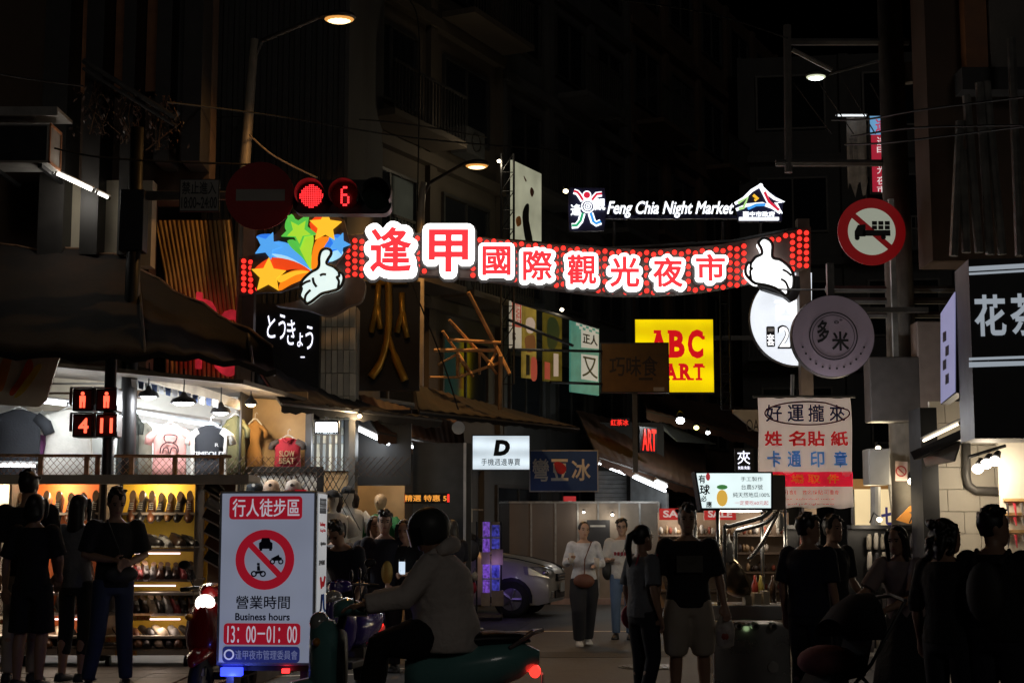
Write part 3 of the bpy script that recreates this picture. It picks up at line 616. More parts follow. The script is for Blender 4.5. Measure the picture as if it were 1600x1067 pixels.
MB().b2(c[0] + r * .55, c[0] + r * .55 + .06, .02, .08, c[1] - 2.2, c[1] + r).build('bracket', steel, s.o)
s, c, r = road_disc('traffic_sign', 'round red no entry sign beside the red traffic light', 406, 306, 55, 17.8)
MB().disc(c, r, 0, .02, 48).build('plate', M('traffic_red_dark', (.36, .012, .015), .6, var=.1), s.o); MB().b2(*(lambda b: (b[0], b[2], -.005, 0, b[1], b[3]))(s.B(369, 296, 445, 314))).build('bar', tw, s.o)
s = Sg('traffic_plate', 'small white plate with entry times left of the no entry sign', 'road sign', (281, 280, 342, 331), 17.8, depth=.02, face=tw, case=ink, rim=.012)
s.T('禁止進入', ink, (285, 284, 338, 304), bold=.012); s.T('18:00~24:00', ink, (284, 308, 339, 326), bold=.012)
# mast arm with signal head
tp = empty('traffic_light', 'horizontal traffic light showing red dots and a red countdown 6', 'traffic light', P(527, 334, 17.8)); q = lambda px, py: (X(px, 17.8) - tp.location.x, Z(py, 17.8) - tp.location.z)
a = q(449, 334); b = q(606, 281)
hb = MB(); hb.prism(rrect(a[0], 0, b[0], b[1], .1, 5), 0, .2); hb.build('housing', black_m, tp)
for k, px in enumerate((478, 532, 583)):
    c = q(px, 307); rr = .165
    v = MB(); rg = [[(c[0] + rad * math.cos(t), y, c[1] + rad * math.sin(t)) for t in [R(-30 + 240 * i / 20) for i in range(21)]] for rad, y in ((rr + .012, 0), (rr + .018, -.22), (rr + .008, -.22), (rr, 0))]
    v.loft(rg, False, False); v.build('visor', black_m, tp)
    ln = MB().disc(c, rr, -.006, .0, 28).build('lens', M('dark_lens', (.05, .008, .008) if k < 2 else (.01, .02, .012), .2, var=0) if k < 2 else M('dark_lens_green', (.01, .02, .012), .2, var=0), tp)
    dots = MB()
    if k == 0:
        for i in range(-6, 7):
            for j in range(-6, 7):
                if i * i + j * j < 40: dots.box((c[0] + i * .022 + .0, -.01, c[1] + j * .022), (.013, .006, .013))
    if k == 1:
        for r_, row in enumerate(('.##.', '#...', '#...', '###.', '#..#', '#..#', '#..#', '.##.')):
            for i, ch in enumerate(row):
                if ch == '#': dots.box((c[0] + (i - 1.5) * .026, -.01, c[1] + (3.5 - r_) * .03), (.022, .006, .024))
    if k < 2: dots.build('led_matrix', E('signal_red', (1, .03, .035), 2.6), ln)['kind'] = 'stuff'
    if k < 2: lamp('signal_glow', 'POINT', (c[0], -.12, c[1]), .35, (1, .05, .05), tp, .08)
m_ = empty('signal_mast', 'dark mast with arm carrying the left hand traffic signs', 'pole', (X(195, 17.95), 17.95, 0))
q2 = lambda px, py: (X(px, 17.95) - m_.location.x, Z(py, 17.95))
MB().tube([(0, 0, 0), (0, 0, q2(195, 200)[1])], [.11, .08], 12).build('pole', black_m, m_, True)
MB().tube([(0, 0, q2(195, 306)[1]), (q2(600, 306)[0], 0, q2(600, 306)[1])], [.06, .045], 10).build('arm', steel, m_, True)
bb = q2(176, 395); cc = q2(214, 300); bevel(MB().b2(bb[0], cc[0], -.15, .1, bb[1], cc[1]).build('control_box', black_m, m_), .01)

# ------------------------------------------------------------------ big tea sign at the right edge
s = Sg('shop_sign', 'large black tea shop sign with white characters and double stripes at right edge', 'sign', (1513, 405, 1700, 684), 14, yaw=-6, depth=.7, face=None, case=M('black_sign', (.008, .008, .01), .5, var=.2))
wl = M('white_sign_print', (.5, .55, .6), .5, var=.05)
lw = E('dim_lit_print', (.55, .62, .7), .5)
s.T('花', lw, (1521, 461, 1573, 525), bold=.03); s.T('茶', lw, (1577, 459, 1630, 524), bold=.03)
for (a0, a1, b0, b1) in ((417, 424, 412, 419), (426.5, 430, 421.5, 425), (559, 563, 556, 560), (566, 574, 564, 571)):
    MB().prism([s.L(*p) for p in ((1514, a1), (1600, b1), (1640, b1 - 2), (1640, b0 - 2), (1600, b0), (1514, a0))], -.008, .002).build('stripe', lw, s.o)
s2 = Sg('shop_sign', 'narrow lilac lit side sign left of the tea sign', 'sign', (1471, 455, 1493, 640), 14.9, yaw=-72, depth=.1, body=False)
s2.poly(ccw([(1471, 490), (1493, 456), (1493, 612), (1471, 630)]), E('lilac_face', (.5, .5, .85), .42, .1, 3), -.01, .0, 'face'); s2.poly(ccw([(1470, 490), (1494, 454), (1494, 614), (1470, 632)]), dark_case, .002, .1, 'case')
for k in range(4): s2.poly(ccw([(1475 + 4 * (k % 2), 520 + k * 22), (1480 + 4 * (k % 2), 517 + k * 22), (1480 + 4 * (k % 2), 532 + k * 22), (1475 + 4 * (k % 2), 535 + k * 22)]), M('faded_ink', (.12, .12, .2), .6), -.014, -.01, 'faded_print')
# ================================================================== LEFT SHOPS
def sheet(name, pts, mat, parent=None, th=.03, origin=None):
    """thick panel through measured points (list of (px,py,Y))"""
    o_ = origin or Vector((0, 0, 0)); v = [P(*p) - o_ for p in pts]; n = (v[1] - v[0]).cross(v[2] - v[0]).normalized() * th
    k = len(v); mb = MB(); mb.add(v + [a + n for a in v], [tuple(range(k)), tuple(reversed(range(k, 2 * k)))] + [(i, (i + 1) % k, (i + 1) % k + k, i + k) for i in range(k)])
    return mb.build(name, mat, parent)
canvas = M('dark_canvas', (.009, .008, .008), .9, var=.35, scale=1.5, bump=.2, dirt=(.035, .018, .01))
brn_canvas = M('rust_canvas', (.1, .045, .025), .75, var=.35, scale=1.2, dirt=(.04, .025, .02))
def awning(label, back, front, mat, drop=.22, nx=60, ny=6, bars=3):
    """fabric awning: back and front edges each given by two (px,py,Y); sags a little, has a valance and steel arms"""
    b0, b1, f0, f1 = P(*back[0]), P(*back[1]), P(*front[0]), P(*front[1]); O = f0.copy()
    o = empty('awning', label, 'awning', O); rg = []
    for j in range(ny + 1):
        t = j / ny; row = []
        for i in range(nx + 1):
            u = i / nx; p = (b0.lerp(b1, u)).lerp(f0.lerp(f1, u), t) - O; p.z -= .06 * math.sin(math.pi * t) * abs(math.sin(u * math.pi * bars)) + .011 * math.sin(i * math.pi / 2.02); row.append(p)
        rg.append(row)
    th = [[p + Vector((0, 0, -.015)) for p in r] for r in reversed(rg)]
    mb = MB(); mb.loft(rg + th, False, False); mb.build('canopy', mat, o, True)
    mb = MB(); top = rg[-1]; va = [[p + Vector((0, -.012, .01)) for p in top], [p + Vector((0, -.015, -drop * (1 + .12 * math.sin(i * .5)))) for i, p in enumerate(top)]]
    mb.loft(va, False, False); mb.build('valance', mat, o)
    for u in [k / bars for k in range(bars + 1)]:
        p = rg[0][int(u * nx)]; q = rg[-1][int(u * nx)]; MB().tube([p + Vector((0, 0, -.04)), q + Vector((0, 0, -.04))], .016, 6).build('arm', frame_d, o)
    MB().tube([rg[-1][0] + Vector((0, 0, -.03)), rg[-1][-1] + Vector((0, 0, -.03))], .018, 6).build('front_bar', frame_d, o)
    return o
o = empty('awning', 'big dark sloping canvas awning over the shoe stall at left', 'awning', P(-60, 548, 16)); O = o.location.copy()
rg = []
bk = [(-60, 380, 19), (60, 388, 19), (178, 398, 19), (250, 440, 18.6), (340, 490, 18), (425, 538, 17.2)]
fr = [(-60, 548, 16), (60, 552, 16), (180, 556, 16), (270, 553, 16.1), (350, 562, 16.3), (432, 580, 16.6)]
for j in range(9):
    t = j / 8; rg.append([P(*b).lerp(P(*f), t) - O - Vector((0, 0, .12 * math.sin(math.pi * t) + .03 * math.sin(i * 2 + j))) for i, (b, f) in enumerate(zip(spline(bk, 4, False), spline(fr, 4, False)))])
MB().loft(rg + [[p + Vector((0, 0, -.02)) for p in r] for r in reversed(rg)], False, False).build('canopy', canvas, o, True)
MB().loft([[p + Vector((0, -.01, .0)) for p in rg[-1]], [p + Vector((0, -.015, -.06)) for p in rg[-1]]], False, False).build('valance', canvas, o)
MB().tube(rg[0], .02, 6).build('edge_bar', rust, o)
for i in (2, 10, 18): MB().tube([rg[0][i] - Vector((0, 0, .05)), rg[-1][i] - Vector((0, 0, .05))], .02, 6).build('arm', frame_d, o)

# striped cladding with red letters
slat_m = M('ochre_slat', (.62, .42, .17), .55, var=.2, scale=4)
cw = empty('clad_wall', 'slatted ochre and brown cladding above the clothes shop', 'wall', P(300, 470, 20.9)); O = cw.location.copy()
def cq(px, py, Y=20.9): return P(px, py, Y) - O
MB().add([cq(238, 343, 21.02), cq(362, 343, 21.02), cq(384, 600, 21.02), cq(268, 600, 21.02)], [(0, 1, 2, 3)]).build('back_board', M('dark_brown_board', (.07, .035, .015), .7, var=.2), cw)
for i in range(17):
    u = i / 16; t = 243 + 113 * u; m_ = 259 + 114 * u; b = 262 + 116 * u; yb = 445 + 70 * u
    pts = [cq(t, 345), cq(m_, yb - 18), cq(b - 1, yb), cq(b - 1, 596)]
    MB().tube(pts, [(.024, .03)] * 4, 4).build('slat', slat_m, cw)
MB().add([cq(222, 224, 20.95), cq(248, 240, 20.95), cq(292, 266, 20.95), cq(229, 266, 20.95)], [(0, 1, 2, 3)]).build('upper_board', MATS['dark_brown_board'], cw)
for i in range(10):
    u = i / 9; MB().tube([cq(222 + 58 * u, 224 + 34 * u, 20.9), cq(229 + 62 * u, 266, 20.9)], .02, 4).build('slat', slat_m, cw)
rl = empty('red_letters', 'three big glossy red shop letters on the slatted cladding', 'sign', P(320, 580, 20.7)); O2 = rl.location.copy()
redp = E('red_letter', (.75, .03, .05), .4, .4, 6)
for ch, x0_, y0_, x1_, y1_ in (('U', 268, 457, 316, 562), ('R', 306, 468, 350, 576), ('S', 340, 484, 379, 588)):
    a = P(x0_, y1_, 20.7) - O2; b = P(x1_, y0_, 20.7) - O2
    t = text(ch, redp, rl, (a.x, a.z, b.x, b.z), 0, .06, bold=.008, name='letter')
dk = MB(); a = P(176, 600, 20.8); 

# Japanese lettering on a black fascia
s = Sg('shop_sign', 'black shop fascia with five thin glowing Japanese characters', 'sign', (392, 474, 498, 606), 20.6, depth=.2, case=M('black_sign', (.008, .008, .01)), face=None)
jw = E('neon_white', (.85, .85, 1), 1.8)
for ch, a, b, c, d in (('と', 418, 493, 430, 528), ('う', 436, 491, 446, 530), ('き', 449, 500, 461, 539), ('ょ', 465, 520, 473, 542), ('う', 478, 509, 489, 546)): s.T(ch, jw, (a, b, c, d), y=-.01, name='character', bold=0)
s.T('ー', jw, (470, 557, 476, 559), y=-.01)
# checkered tile column right of it
tc = empty('tiled_pillar', 'pillar clad in beige checkered tiles beside the black fascia', 'pillar', P(530, 655, 20.9)); O = tc.location.copy()
pt = [M('tile_a', (.66, .6, .48), .45, var=.1), M('tile_b', (.48, .44, .36), .45, var=.1)]
MB().b2(*((P(500, 655, 21) - O).x, (P(556, 655, 21) - O).x, .1, .5, 0, (P(530, 480, 21) - O).z)).build('core', conc, tc)
for r_ in range(5):
    for c_ in range(6):
        a = P(500 + c_ * 9.3, 655 - r_ * 36, 20.95) - O; b = P(508.8 + c_ * 9.3, 655 - r_ * 36 - 35, 20.95) - O
        if r_ == 0 and c_ > 7: continue
        MB().b2(a.x, b.x, 0, .1, a.z, b.z).build('tile', pt[(r_ + c_) % 2], tc)
# big gold character on dark wall
s = Sg('wall_character', 'large gold brush character on a black wall left of centre', 'sign', (556, 440, 655, 610), 22.5, depth=.1, case=M('black_sign', (.008, .008, .01)), face=None)
gold = M('gold_paint', (.45, .26, .04), .35, metal=.5, var=.2, scale=5)
s.line(spline([(607, 440), (608, 480), (606, 525), (596, 565), (580, 590)], 4, False), gold, [.055] * 9 + [.05] * 4 + [.06] * 4, -.04, 'brush_stroke', n=8)
s.line(spline([(607, 525), (618, 560), (633, 595)], 4, False), gold, [.04] * 4 + [.06] * 5, -.04, 'brush_stroke', n=8)
for p in (((592, 445), (590, 475), (580, 520)), ((590, 478), (594, 515)), ((628, 458), (629, 490), (620, 520)), ((629, 488), (636, 528)), ((580, 443), (637, 440))): s.line(list(p), gold, .045, -.04, 'brush_stroke', n=8)

# ------------------------------------------------------------------ clothes shop: back wall, ceiling, rail
shopw = M('shop_white_wall', (.62, .6, .55), .7, var=.08)
cs = empty('clothes_shop', 'open fronted clothes shop with white lit back wall behind the stall', 'shop', (X(-60, 19.6), 19.6, .13)); O = cs.location.copy()
def cb(name, a, b, c, d, Y0, Y1, m): 
    p = P(a, d, Y0) - O; q = P(c, b, Y0) - O; return MB().b2(p.x, q.x, Y0 - O.y, Y1 - O.y, p.z, q.z).build(name, m, cs)
cb('back_wall', -60, 600, 372, 1030, 19.6, 19.7, shopw)
cb('back_wall', 372, 612, 480, 1030, 19.4, 19.5, M('plywood', (.5, .34, .17), .6, var=.2, scale=3))
cb('side_pillar', 366, 610, 378, 1030, 18.6, 19.4, black_m)
cb('side_pillar', 476, 640, 487, 735, 19.2, 19.4, M('dark_grey_trim', (.08, .08, .085), .5))
for k in range(6):
    cb('ceiling_board', 62 - k * 4, 556 + k * 15, 180, 567 + k * 15, 18.4 + k * .12, 18.48 + k * .12, M('ceiling_board', (.4, .35, .27), .7, var=.15))
sheet('beam', [(185, 560, 18), (375, 625, 18.4), (375, 640, 18.4), (185, 580, 18)], M('dusty_beam', (.3, .26, .2), .75, var=.25, dirt=(.15, .12, .1)), cs, .1, O)
sheet('beam', [(180, 640, 18.9), (330, 668, 19.3), (330, 676, 19.3), (180, 650, 18.9)], M('holder_white', (.5, .5, .5)), cs, .05, O)
sheet('ceiling', [(-60, 560, 17.2), (380, 600, 17.6), (480, 628, 19.3), (-60, 590, 19.6)], M('dark_ceiling', (.12, .1, .08), .8, var=.2), cs, .05, O)
# string of navy and white pennants
for k in range(13):
    px = 205 + k * 10.6; py = 592 + k * 2.6; m = M('pennant_navy', (.03, .05, .12), .7) if k % 2 else M('pennant_white', (.6, .62, .66), .7)
    sheet('pennant', [(px, py, 17.8), (px + 9, py + 2, 17.8), (px + 8, py + 14, 17.8), (px + 1, py + 12, 17.8)], m, cs, .006, O)
def dome_lamp(label, px, py, Y, power, colr=(.95, .97, 1), st=12, r=.1):
    p = P(px, py, Y); o = empty('dome_lamp', label, 'lamp', p)
    rg = [[(math.cos(t) * a, math.sin(t) * a, z) for t in [k * 2 * math.pi / 16 for k in range(16)]] for a, z in ((r * 1.6, 0), (r * 1.3, .05), (r * .5, .08), (r * .2, .13))]
    MB().loft(rg, False).build('shade', black_m, o, True); MB().sph((0, 0, .005), (r * 1.2, r * 1.2, .035), 12, 6).build('bulb', E('bulb_%s_%s' % (colr, st), colr, st), o, True)
    MB().tube([(0, 0, .12), (0, 0, .4)], .008, 5).build('cord', black_m, o)
    if power: lamp('lamp_light', 'POINT', (0, 0, -.08), power, colr, o, .08)
dome_lamp('dome lamp nearest the countdown signal, turned away', 232, 620, 17.8, 30, r=.08, st=3); dome_lamp('bright dome lamp over the pink bear shirt', 287, 630, 17.6, 48); dome_lamp('dim dome lamp over the black jersey', 345, 645, 18.2, 24, r=.08, st=2)
lamp_o = tubes('bluish tube lamp hidden behind the clothes at the back wall', ((75, 628), (345, 668)), 19.45, 19.5, .03, 2.2, (.8, .92, 1), 34)
tubes('white tube lamp low behind the black top at the left edge', ((-10, 727), (60, 728)), 17.9, 17.9, .016, 3, (1, .95, .95), 8); tubes('white tube lamp above the off-white long shirt', ((62, 627), (108, 632)), 17.9, 17.9, .02, 3, (.9, .96, 1), 26)
dome_lamp('warm bulb over the ochre dress', 392, 632, 18.4, 30, (1, .72, .42), 12, .05)

fl = [M('cloth_%d' % i, c, .85, var=.12, scale=9, bump=.15) for i, c in enumerate(((.62, .6, .55), (.03, .035, .03), (.62, .3, .27), (.015, .017, .022), (.07, .07, .03), (.38, .2, .06), (.28, .012, .03), (.18, .05, .16), (.3, .29, .24)))]
def garment(label, px, ptop, pbot, wpx, Y, m, sleeve=None, sl=.2, flare=1.0, cat='shirt', neck=True, skirt=False, yaw=0):
    H_ = (P(px, ptop, Y) - P(px, pbot, Y)).z; W_ = wpx * mpp(Y); o = empty('hanging_' + cat, label, cat, P(px, pbot, Y), R(yaw)); rnd = random.Random(px)
    prof = [(0, .5 * flare), (.25, .49 * (flare * .6 + .4)), (.5, .47), (.72, .48), (.86, .5), (.93, .42), (.98, .22), (1.0, .14)]
    if skirt: prof = [(0, .5), (.3, .42), (.52, .24), (.6, .26), (.8, .36), (.92, .34), (.98, .16), (1, .12)]
    rg = []
    for t, w in prof:
        ring = []
        for k in range(28):
            a = 2 * math.pi * k / 28; f = 1 + (.16 if skirt else .07) * (1 - t) * math.sin(k * 3 + px) ; d = .09 * (1 - .5 * t)
            ring.append((w * W_ * math.cos(a), d * math.sin(a) * f + .012 * math.sin(7 * w * math.cos(a) + t * 9), t * H_))
        rg.append(ring)
    body = MB().loft(rg).build('body', m, o, True)
    if sleeve:
        for sgn in (-1, 1):
            a = Vector((sgn * W_ * .44, 0, H_ * .88)); b = a + Vector((sgn * W_ * sl, 0, -H_ * .24 if sl < .3 else -H_ * .62)); c = a.lerp(b, .5) + Vector((sgn * .02, 0, .01))
            MB().tube([a - Vector((sgn * .04, 0, 0)), c, b], [(.06, W_ * .13), (.055, W_ * .13), (.05, W_ * .12)], 12).build('sleeve', sleeve, o, True)
    h = MB(); h.tube([(-W_ * .36, 0, H_ * .92), (-.02, 0, H_ + .03), (.02, 0, H_ + .03), (W_ * .36, 0, H_ * .92)], .008, 6); h.tube([(0, 0, H_ + .03), (0, 0, H_ + .09), (.02, 0, H_ + .11), (.03, 0, H_ + .09)], .004, 5); h.build('hanger', M('hanger_white', (.6, .6, .58), .4), o)
    return o, W_, H_
garment('black hanging top at the left edge above the stall', 25, 640, 745, 75, 18.4, fl[3], fl[3], .22)
garment('purple garment peeking out behind the black top', 60, 655, 745, 40, 18.7, fl[7])
garment('oversized off-white long shirt left of the countdown signal', 105, 640, 748, 76, 18.5, fl[0], fl[0], .14, 1.1)
garment('dark long garment right of the countdown signal', 198, 640, 748, 36, 18.4, fl[1], fl[1], .1)
garment('khaki shirt half hidden between the dark garment and the pink one', 222, 660, 748, 30, 18.7, fl[8], fl[8], .1)
o, W_, H_ = garment('pink T-shirt with line drawn bear', 264, 664, 750, 54, 18.2, fl[2], fl[2], .2)
bk_ = M('print_brown', (.05, .02, .02), .7, var=0)
def pr(pts, r=.008, n=6, closed=True):
    q = spline(pts, 4, closed); q = q + q[:2] if closed else q
    MB().tube([((x - 264) * mpp(18.2), -.115 + .02 * abs(x - 264) / 20, (750 - y) * mpp(18.2)) for x, y in q], r, n).build('print_line', bk_, o)
pr([(259, 681), (267, 680), (277, 682), (276, 689), (270, 693), (262, 692), (258, 687)]); pr([(252, 709), (254, 698), (263, 692), (272, 693), (279, 699), (280, 708)], closed=False); pr([(256, 709), (258, 701), (264, 701), (266, 709)], closed=False); pr([(268, 709), (270, 701), (276, 701), (279, 709)], closed=False)
o, W_, H_ = garment('black jersey with white side panels and white print', 327, 664, 750, 52, 18.2, fl[3], fl[0], .24)
text('TIMEOUT', M('print_white', (.7, .7, .7), .6, var=0), o, (-.2, H_ * .43, .2, H_ * .51), -.11, .01, bold=.04); text('R', MATS['print_white'], o, (.08, H_ * .6, .12, H_ * .66), -.11, .01)
for sg in (-1, 1): MB().tube([(sg * .19, -.05, .02), (sg * .19, -.06, H_ * .4), (sg * .2, -.05, H_ * .8)], .025, 6).build('side_panel', fl[0], o)
garment('olive coat hanging beside the black pillar', 366, 650, 745, 34, 18.7, fl[4], fl[4], .12)
garment('ochre pleated dress on plywood wall', 397, 658, 730, 30, 19.1, fl[5], fl[5], .12, cat='dress', skirt=True)
o, W_, H_ = garment('red polo shirt with metallic lettering on plywood wall', 449, 684, 735, 42, 19, fl[6], M('cloth_dark_sleeve', (.06, .05, .05), .8), .16)
text('SLOW', M('print_metal', (.6, .45, .3), .35, metal=.6, var=.3), o, (-.09, H_ * .42, .1, H_ * .6), -.1, .01, bold=.03); text('BEAT', MATS['print_metal'], o, (-.09, H_ * .2, .1, H_ * .38), -.1, .01, bold=.03)
MB().tube([(-.06, -.06, H_ * .97), (0, -.09, H_ * .86), (.06, -.06, H_ * .97)], .016, 6).build('collar', fl[6], o)
# wire mesh rail on top of the stall
rl = empty('mesh_railing', 'rusty railing with diamond wire mesh along the top of the shoe stall', 'railing', P(170, 745, 17)); O = rl.location.copy()
q = lambda px, py: (P(px, py, 17) - O)
MB().tube([q(-40, 711), q(362, 713)], .02, 6).build('top_bar', rust, rl)
for px in (63, 135, 152, 205, 273, 346): MB().b2(q(px, 745).x - .025, q(px, 745).x + .025, -.02, .02, 0, q(px, 710).z).build('post', rust, rl)
w = MB(); hh = q(0, 713).z
for k in range(64):
    x = q(-40, 745).x + k * .073; w.tube([(x, 0, 0), (x + hh * .9, 0, hh)], .0035, 3, False); w.tube([(x + hh * .9, .004, 0), (x, .004, hh)], .0035, 3, False)
w.build('wire_mesh', rust, rl)['kind'] = 'stuff'

# ------------------------------------------------------------------ shoe stall
wood_l = M('pale_laminate', (.5, .45, .37), .5, var=.12); wood_d = M('dark_shelf', (.16, .12, .09), .6, var=.2)
st = empty('shoe_stall', 'wheeled shoe display stall with orange and yellow backs and lit shelves', 'stall', (X(160, 16.2), 16.2, .13)); O = st.location.copy()
def sq(px, py, Y=16.2): return P(px, py, Y) - O
def sb(name, a, b, c, d, Y0, Y1, m, th=0):
    p = sq(a, d); q = sq(c, b); return MB().b2(p.x, q.x, Y0, Y1, p.z, q.z).build(name, m, st)
sb('top_board', -40, 742, 392, 752, -.12, .62, wood_l); sb('top_lip', -40, 752, 392, 757, -.12, -.1, wood_l)
sb('back_panel', -40, 752, 14, 1010, .5, .53, M('cream_panel', (.55, .5, .4), .6, var=.08)); sb('back_panel', 15, 752, 150, 1010, .5, .53, M('orange_back', (.7, .16, .03), .6, var=.08)); sb('back_panel', 166, 752, 312, 1010, .5, .53, M('yellow_back', (.68, .42, .03), .6, var=.08))
sb('back_panel', 312, 752, 360, 1015, .3, .33, M('brown_pegboard', (.28, .19, .12), .7, var=.15))
for a in (10, 150, 160, 300): sb('upright', a, 752, a + 6, 1015, -.02, .5, wood_d)
ledp = E('shelf_tube', (1, .72, .74), 2.5)
for bay, (a, c) in enumerate(((-40, 10), (16, 150), (166, 306))):
    for py in (800, 857, 904, 925, 957, 992, 1008):
        sb('shelf', a, py, c, py + 4, -.1 if py > 850 else .1, .5, wood_d if py < 925 else wood_l)
    for py, u, v in ((861, .0, .85), (911, .25, .8), (963, .3, .85)):
        p = sq(a + (c - a) * u, py + 3); q = sq(a + (c - a) * v, py + 3); MB().tube([(p.x, -.11, p.z), (q.x, -.11, q.z)], .008, 8).build('shelf_lamp', ledp, st, True)
        lamp('shelf_light', 'POINT', ((p.x + q.x) / 2, .02, p.z - .07), 3.4, (1, .8, .66), st, .1)
    p = sq(a + 8, 756); q = sq(c - 8, 756); MB().tube([(p.x, .05, p.z + .01), (q.x, .05, q.z + .01)], .008, 8).build('shelf_lamp', E('top_tube', (1, .75, .5), 5), st, True)
    lamp('shelf_light', 'POINT', ((p.x + q.x) / 2, .3, p.z - .03), 13, (1, .82, .55), st, .1); lamp('shelf_light', 'POINT', ((p.x + q.x) / 2, -.05, sq(0, 812).z), 3.6, (1, .84, .6), st, .08)
sb('base_board', -40, 1010, 306, 1022, -.1, .5, wood_l)
for px in (40, 292, 170):
    p = sq(px, 1030); w = MB(); w.tube([(p.x - .02, -.02, .055), (p.x + .02, -.02, .055)], .055, 12); w.build('caster', black_m, st)
for k, (px, py, t) in enumerate(((170, 993, 'S 100'), (205, 960, 'S 190'), (185, 1014, 'S 100'), (10, 915, '100'), (6, 966, '190'))):
    a = sq(px, py + 8); b = sq(px + 34, py); MB().b2(a.x, b.x, -.135, -.13, a.z, b.z).build('price_card', M('yellow_card', (.6, .35, .08), .7), st); text(t, M('card_red', (.5, .03, .02), .7), st, (a.x + .02, a.z + .01, b.x - .02, b.z - .008), -.137, .001, name='price_print')
# one shoe of each kind: upper, sole, lining
def shoe(kind, mat):
    rg = []; prof = {'dress': ((.14, .045, .075), (.12, .062, .085), (.06, .066, .08), (.0, .07, .072), (-.06, .08, .055), (-.11, .07, .042), (-.145, .03, .03)), 'sneaker': ((.14, .06, .1), (.12, .075, .11), (.06, .078, .1), (.0, .08, .095), (-.06, .09, .07), (-.11, .085, .06), (-.14, .05, .04)), 'slipper': ((.13, .06, .018), (.1, .075, .02), (.02, .08, .022), (-.03, .088, .06), (-.08, .09, .06), (-.12, .07, .04), (-.135, .04, .03))}[kind]
    for y, w, h in prof: rg.append([(w / 2 * math.cos(t) * (1.0 if math.sin(t) > 0 else .95), y, .012 + max(0, math.sin(t)) * h) for t in [R(-20 + k * 22) for k in range(11)]])
    up = MB().loft(rg).build('shoe', mat, None, True)
    s_ = MB(); s_.loft([[(w / 2 * 1.06 * sx, y, z) for sx, z in ((-1, 0), (1, 0), (1, .014), (-1, .014))] for y, w, h in prof]); s_.build('sole', M('shoe_sole', (.05, .04, .035), .6) if kind != 'sneaker' else M('pale_sole', (.5, .47, .42), .6), up)
    if kind != 'slipper':
        l_ = MB(); l_.add([(.026 * math.cos(t) , .075 + .055 * math.sin(t), .098 + .012 * math.sin(t) if kind == 'dress' else .118 + .01 * math.sin(t)) for t in [k * math.pi / 6 for k in range(12)]], [tuple(range(12))]); l_.build('lining', M('shoe_lining', (.12, .07, .04), .7), up)
        lc = MB()
        for i in range(4): lc.box((0, .0 - i * .017, (.088 if kind == 'dress' else .108) - i * .005), (.036, .005, .006))
        lc.build('lace', M('lace', (.3, .28, .25), .8), up)
    return up
shc = {'brown': (.1, .035, .015), 'black': (.014, .012, .012), 'tan': (.17, .075, .025), 'dark brown': (.04, .02, .012), 'grey': (.25, .24, .23), 'red': (.35, .05, .05), 'pink': (.55, .25, .25), 'beige': (.5, .4, .28)}
def place_shoes(kind, cols, px0, px1, py, Yl, row, pitch=0, yaw=0, sc=1.0):
    n = len(cols)
    for i, c in enumerate(cols):
        key = (kind, c)
        if key not in SHOE: SHOE[key] = shoe(kind, M('leather_' + c, shc[c], .3 if kind == 'dress' else .55, var=.15)); o = SHOE[key]
        else: o = copy_tree(SHOE[key])
        p = sq(px0 + (px1 - px0) * (i + .5) / n, py); o.location = O + Vector((p.x, Yl, p.z + .005)); o.rotation_euler = (R(pitch), 0, R(yaw + random.uniform(-9, 9))); o.scale = (sc * random.uniform(1.02, 1.2),) * 3
        seq = ''
        if c in cols[:i] or c in cols[i + 1:]:
            k = cols[:i + 1].count(c); seq = ', %s %s one from the left' % (['first', 'second', 'third', 'fourth', 'fifth'][k - 1], c)
        tag(o, '%s %s %s' % (c, {'dress': 'leather shoe', 'sneaker': 'sport shoe', 'slipper': 'slipper'}[kind], row) + seq, 'shoe', 'shoes on the stall')
SHOE = {}
place_shoes('dress', ['brown', 'black', 'brown', 'black', 'tan', 'black', 'brown'], 192, 297, 797, .22, 'on the top yellow shelf', 50, 0, 1.05)
place_shoes('dress', ['brown', 'dark brown', 'tan', 'black', 'brown', 'dark brown', 'black'], 14, 150, 797, .22, 'on the top orange shelf', 50, 0, 1.05)
place_shoes('sneaker', ['black', 'black', 'grey', 'dark brown', 'black'], 205, 300, 856, .15, 'on the second yellow shelf', 0, 40, 1.05)
place_shoes('sneaker', ['black', 'grey', 'brown', 'black'], 60, 150, 856, .15, 'on the second orange shelf', 0, 40)
place_shoes('sneaker', ['pink', 'red', 'dark brown', 'grey', 'brown', 'black', 'dark brown', 'red', 'black'], 196, 302, 903, .05, 'on the third yellow shelf', 12, 15)
place_shoes('sneaker', ['dark brown', 'black', 'brown'], 78, 150, 903, .05, 'on the third orange shelf', 12, 15)
place_shoes('sneaker', ['red', 'black', 'dark brown', 'beige', 'black', 'grey', 'red', 'black', 'brown'], 192, 302, 956, .05, 'on the low yellow shelf', 15, 25)
place_shoes('sneaker', ['grey', 'black', 'brown', 'grey'], 60, 150, 956, .05, 'on the low orange shelf', 15, 25)
place_shoes('slipper', ['beige', 'brown', 'black', 'beige', 'grey', 'black'], 172, 300, 991, .1, 'on the slipper shelf of the yellow bay', 20, 30)
place_shoes('slipper', ['beige', 'black', 'tan', 'beige'], 80, 150, 991, .1, 'on the slipper shelf of the orange bay', 20, 30)
place_shoes('slipper', ['black', 'tan', 'black', 'beige', 'black', 'brown', 'black'], 190, 300, 1008, .0, 'on the lowest yellow shelf', 10, 20)
place_shoes('slipper', ['grey', 'black', 'tan', 'brown', 'black'], 10, 140, 1008, .0, 'on the lowest orange shelf', 10, 20)
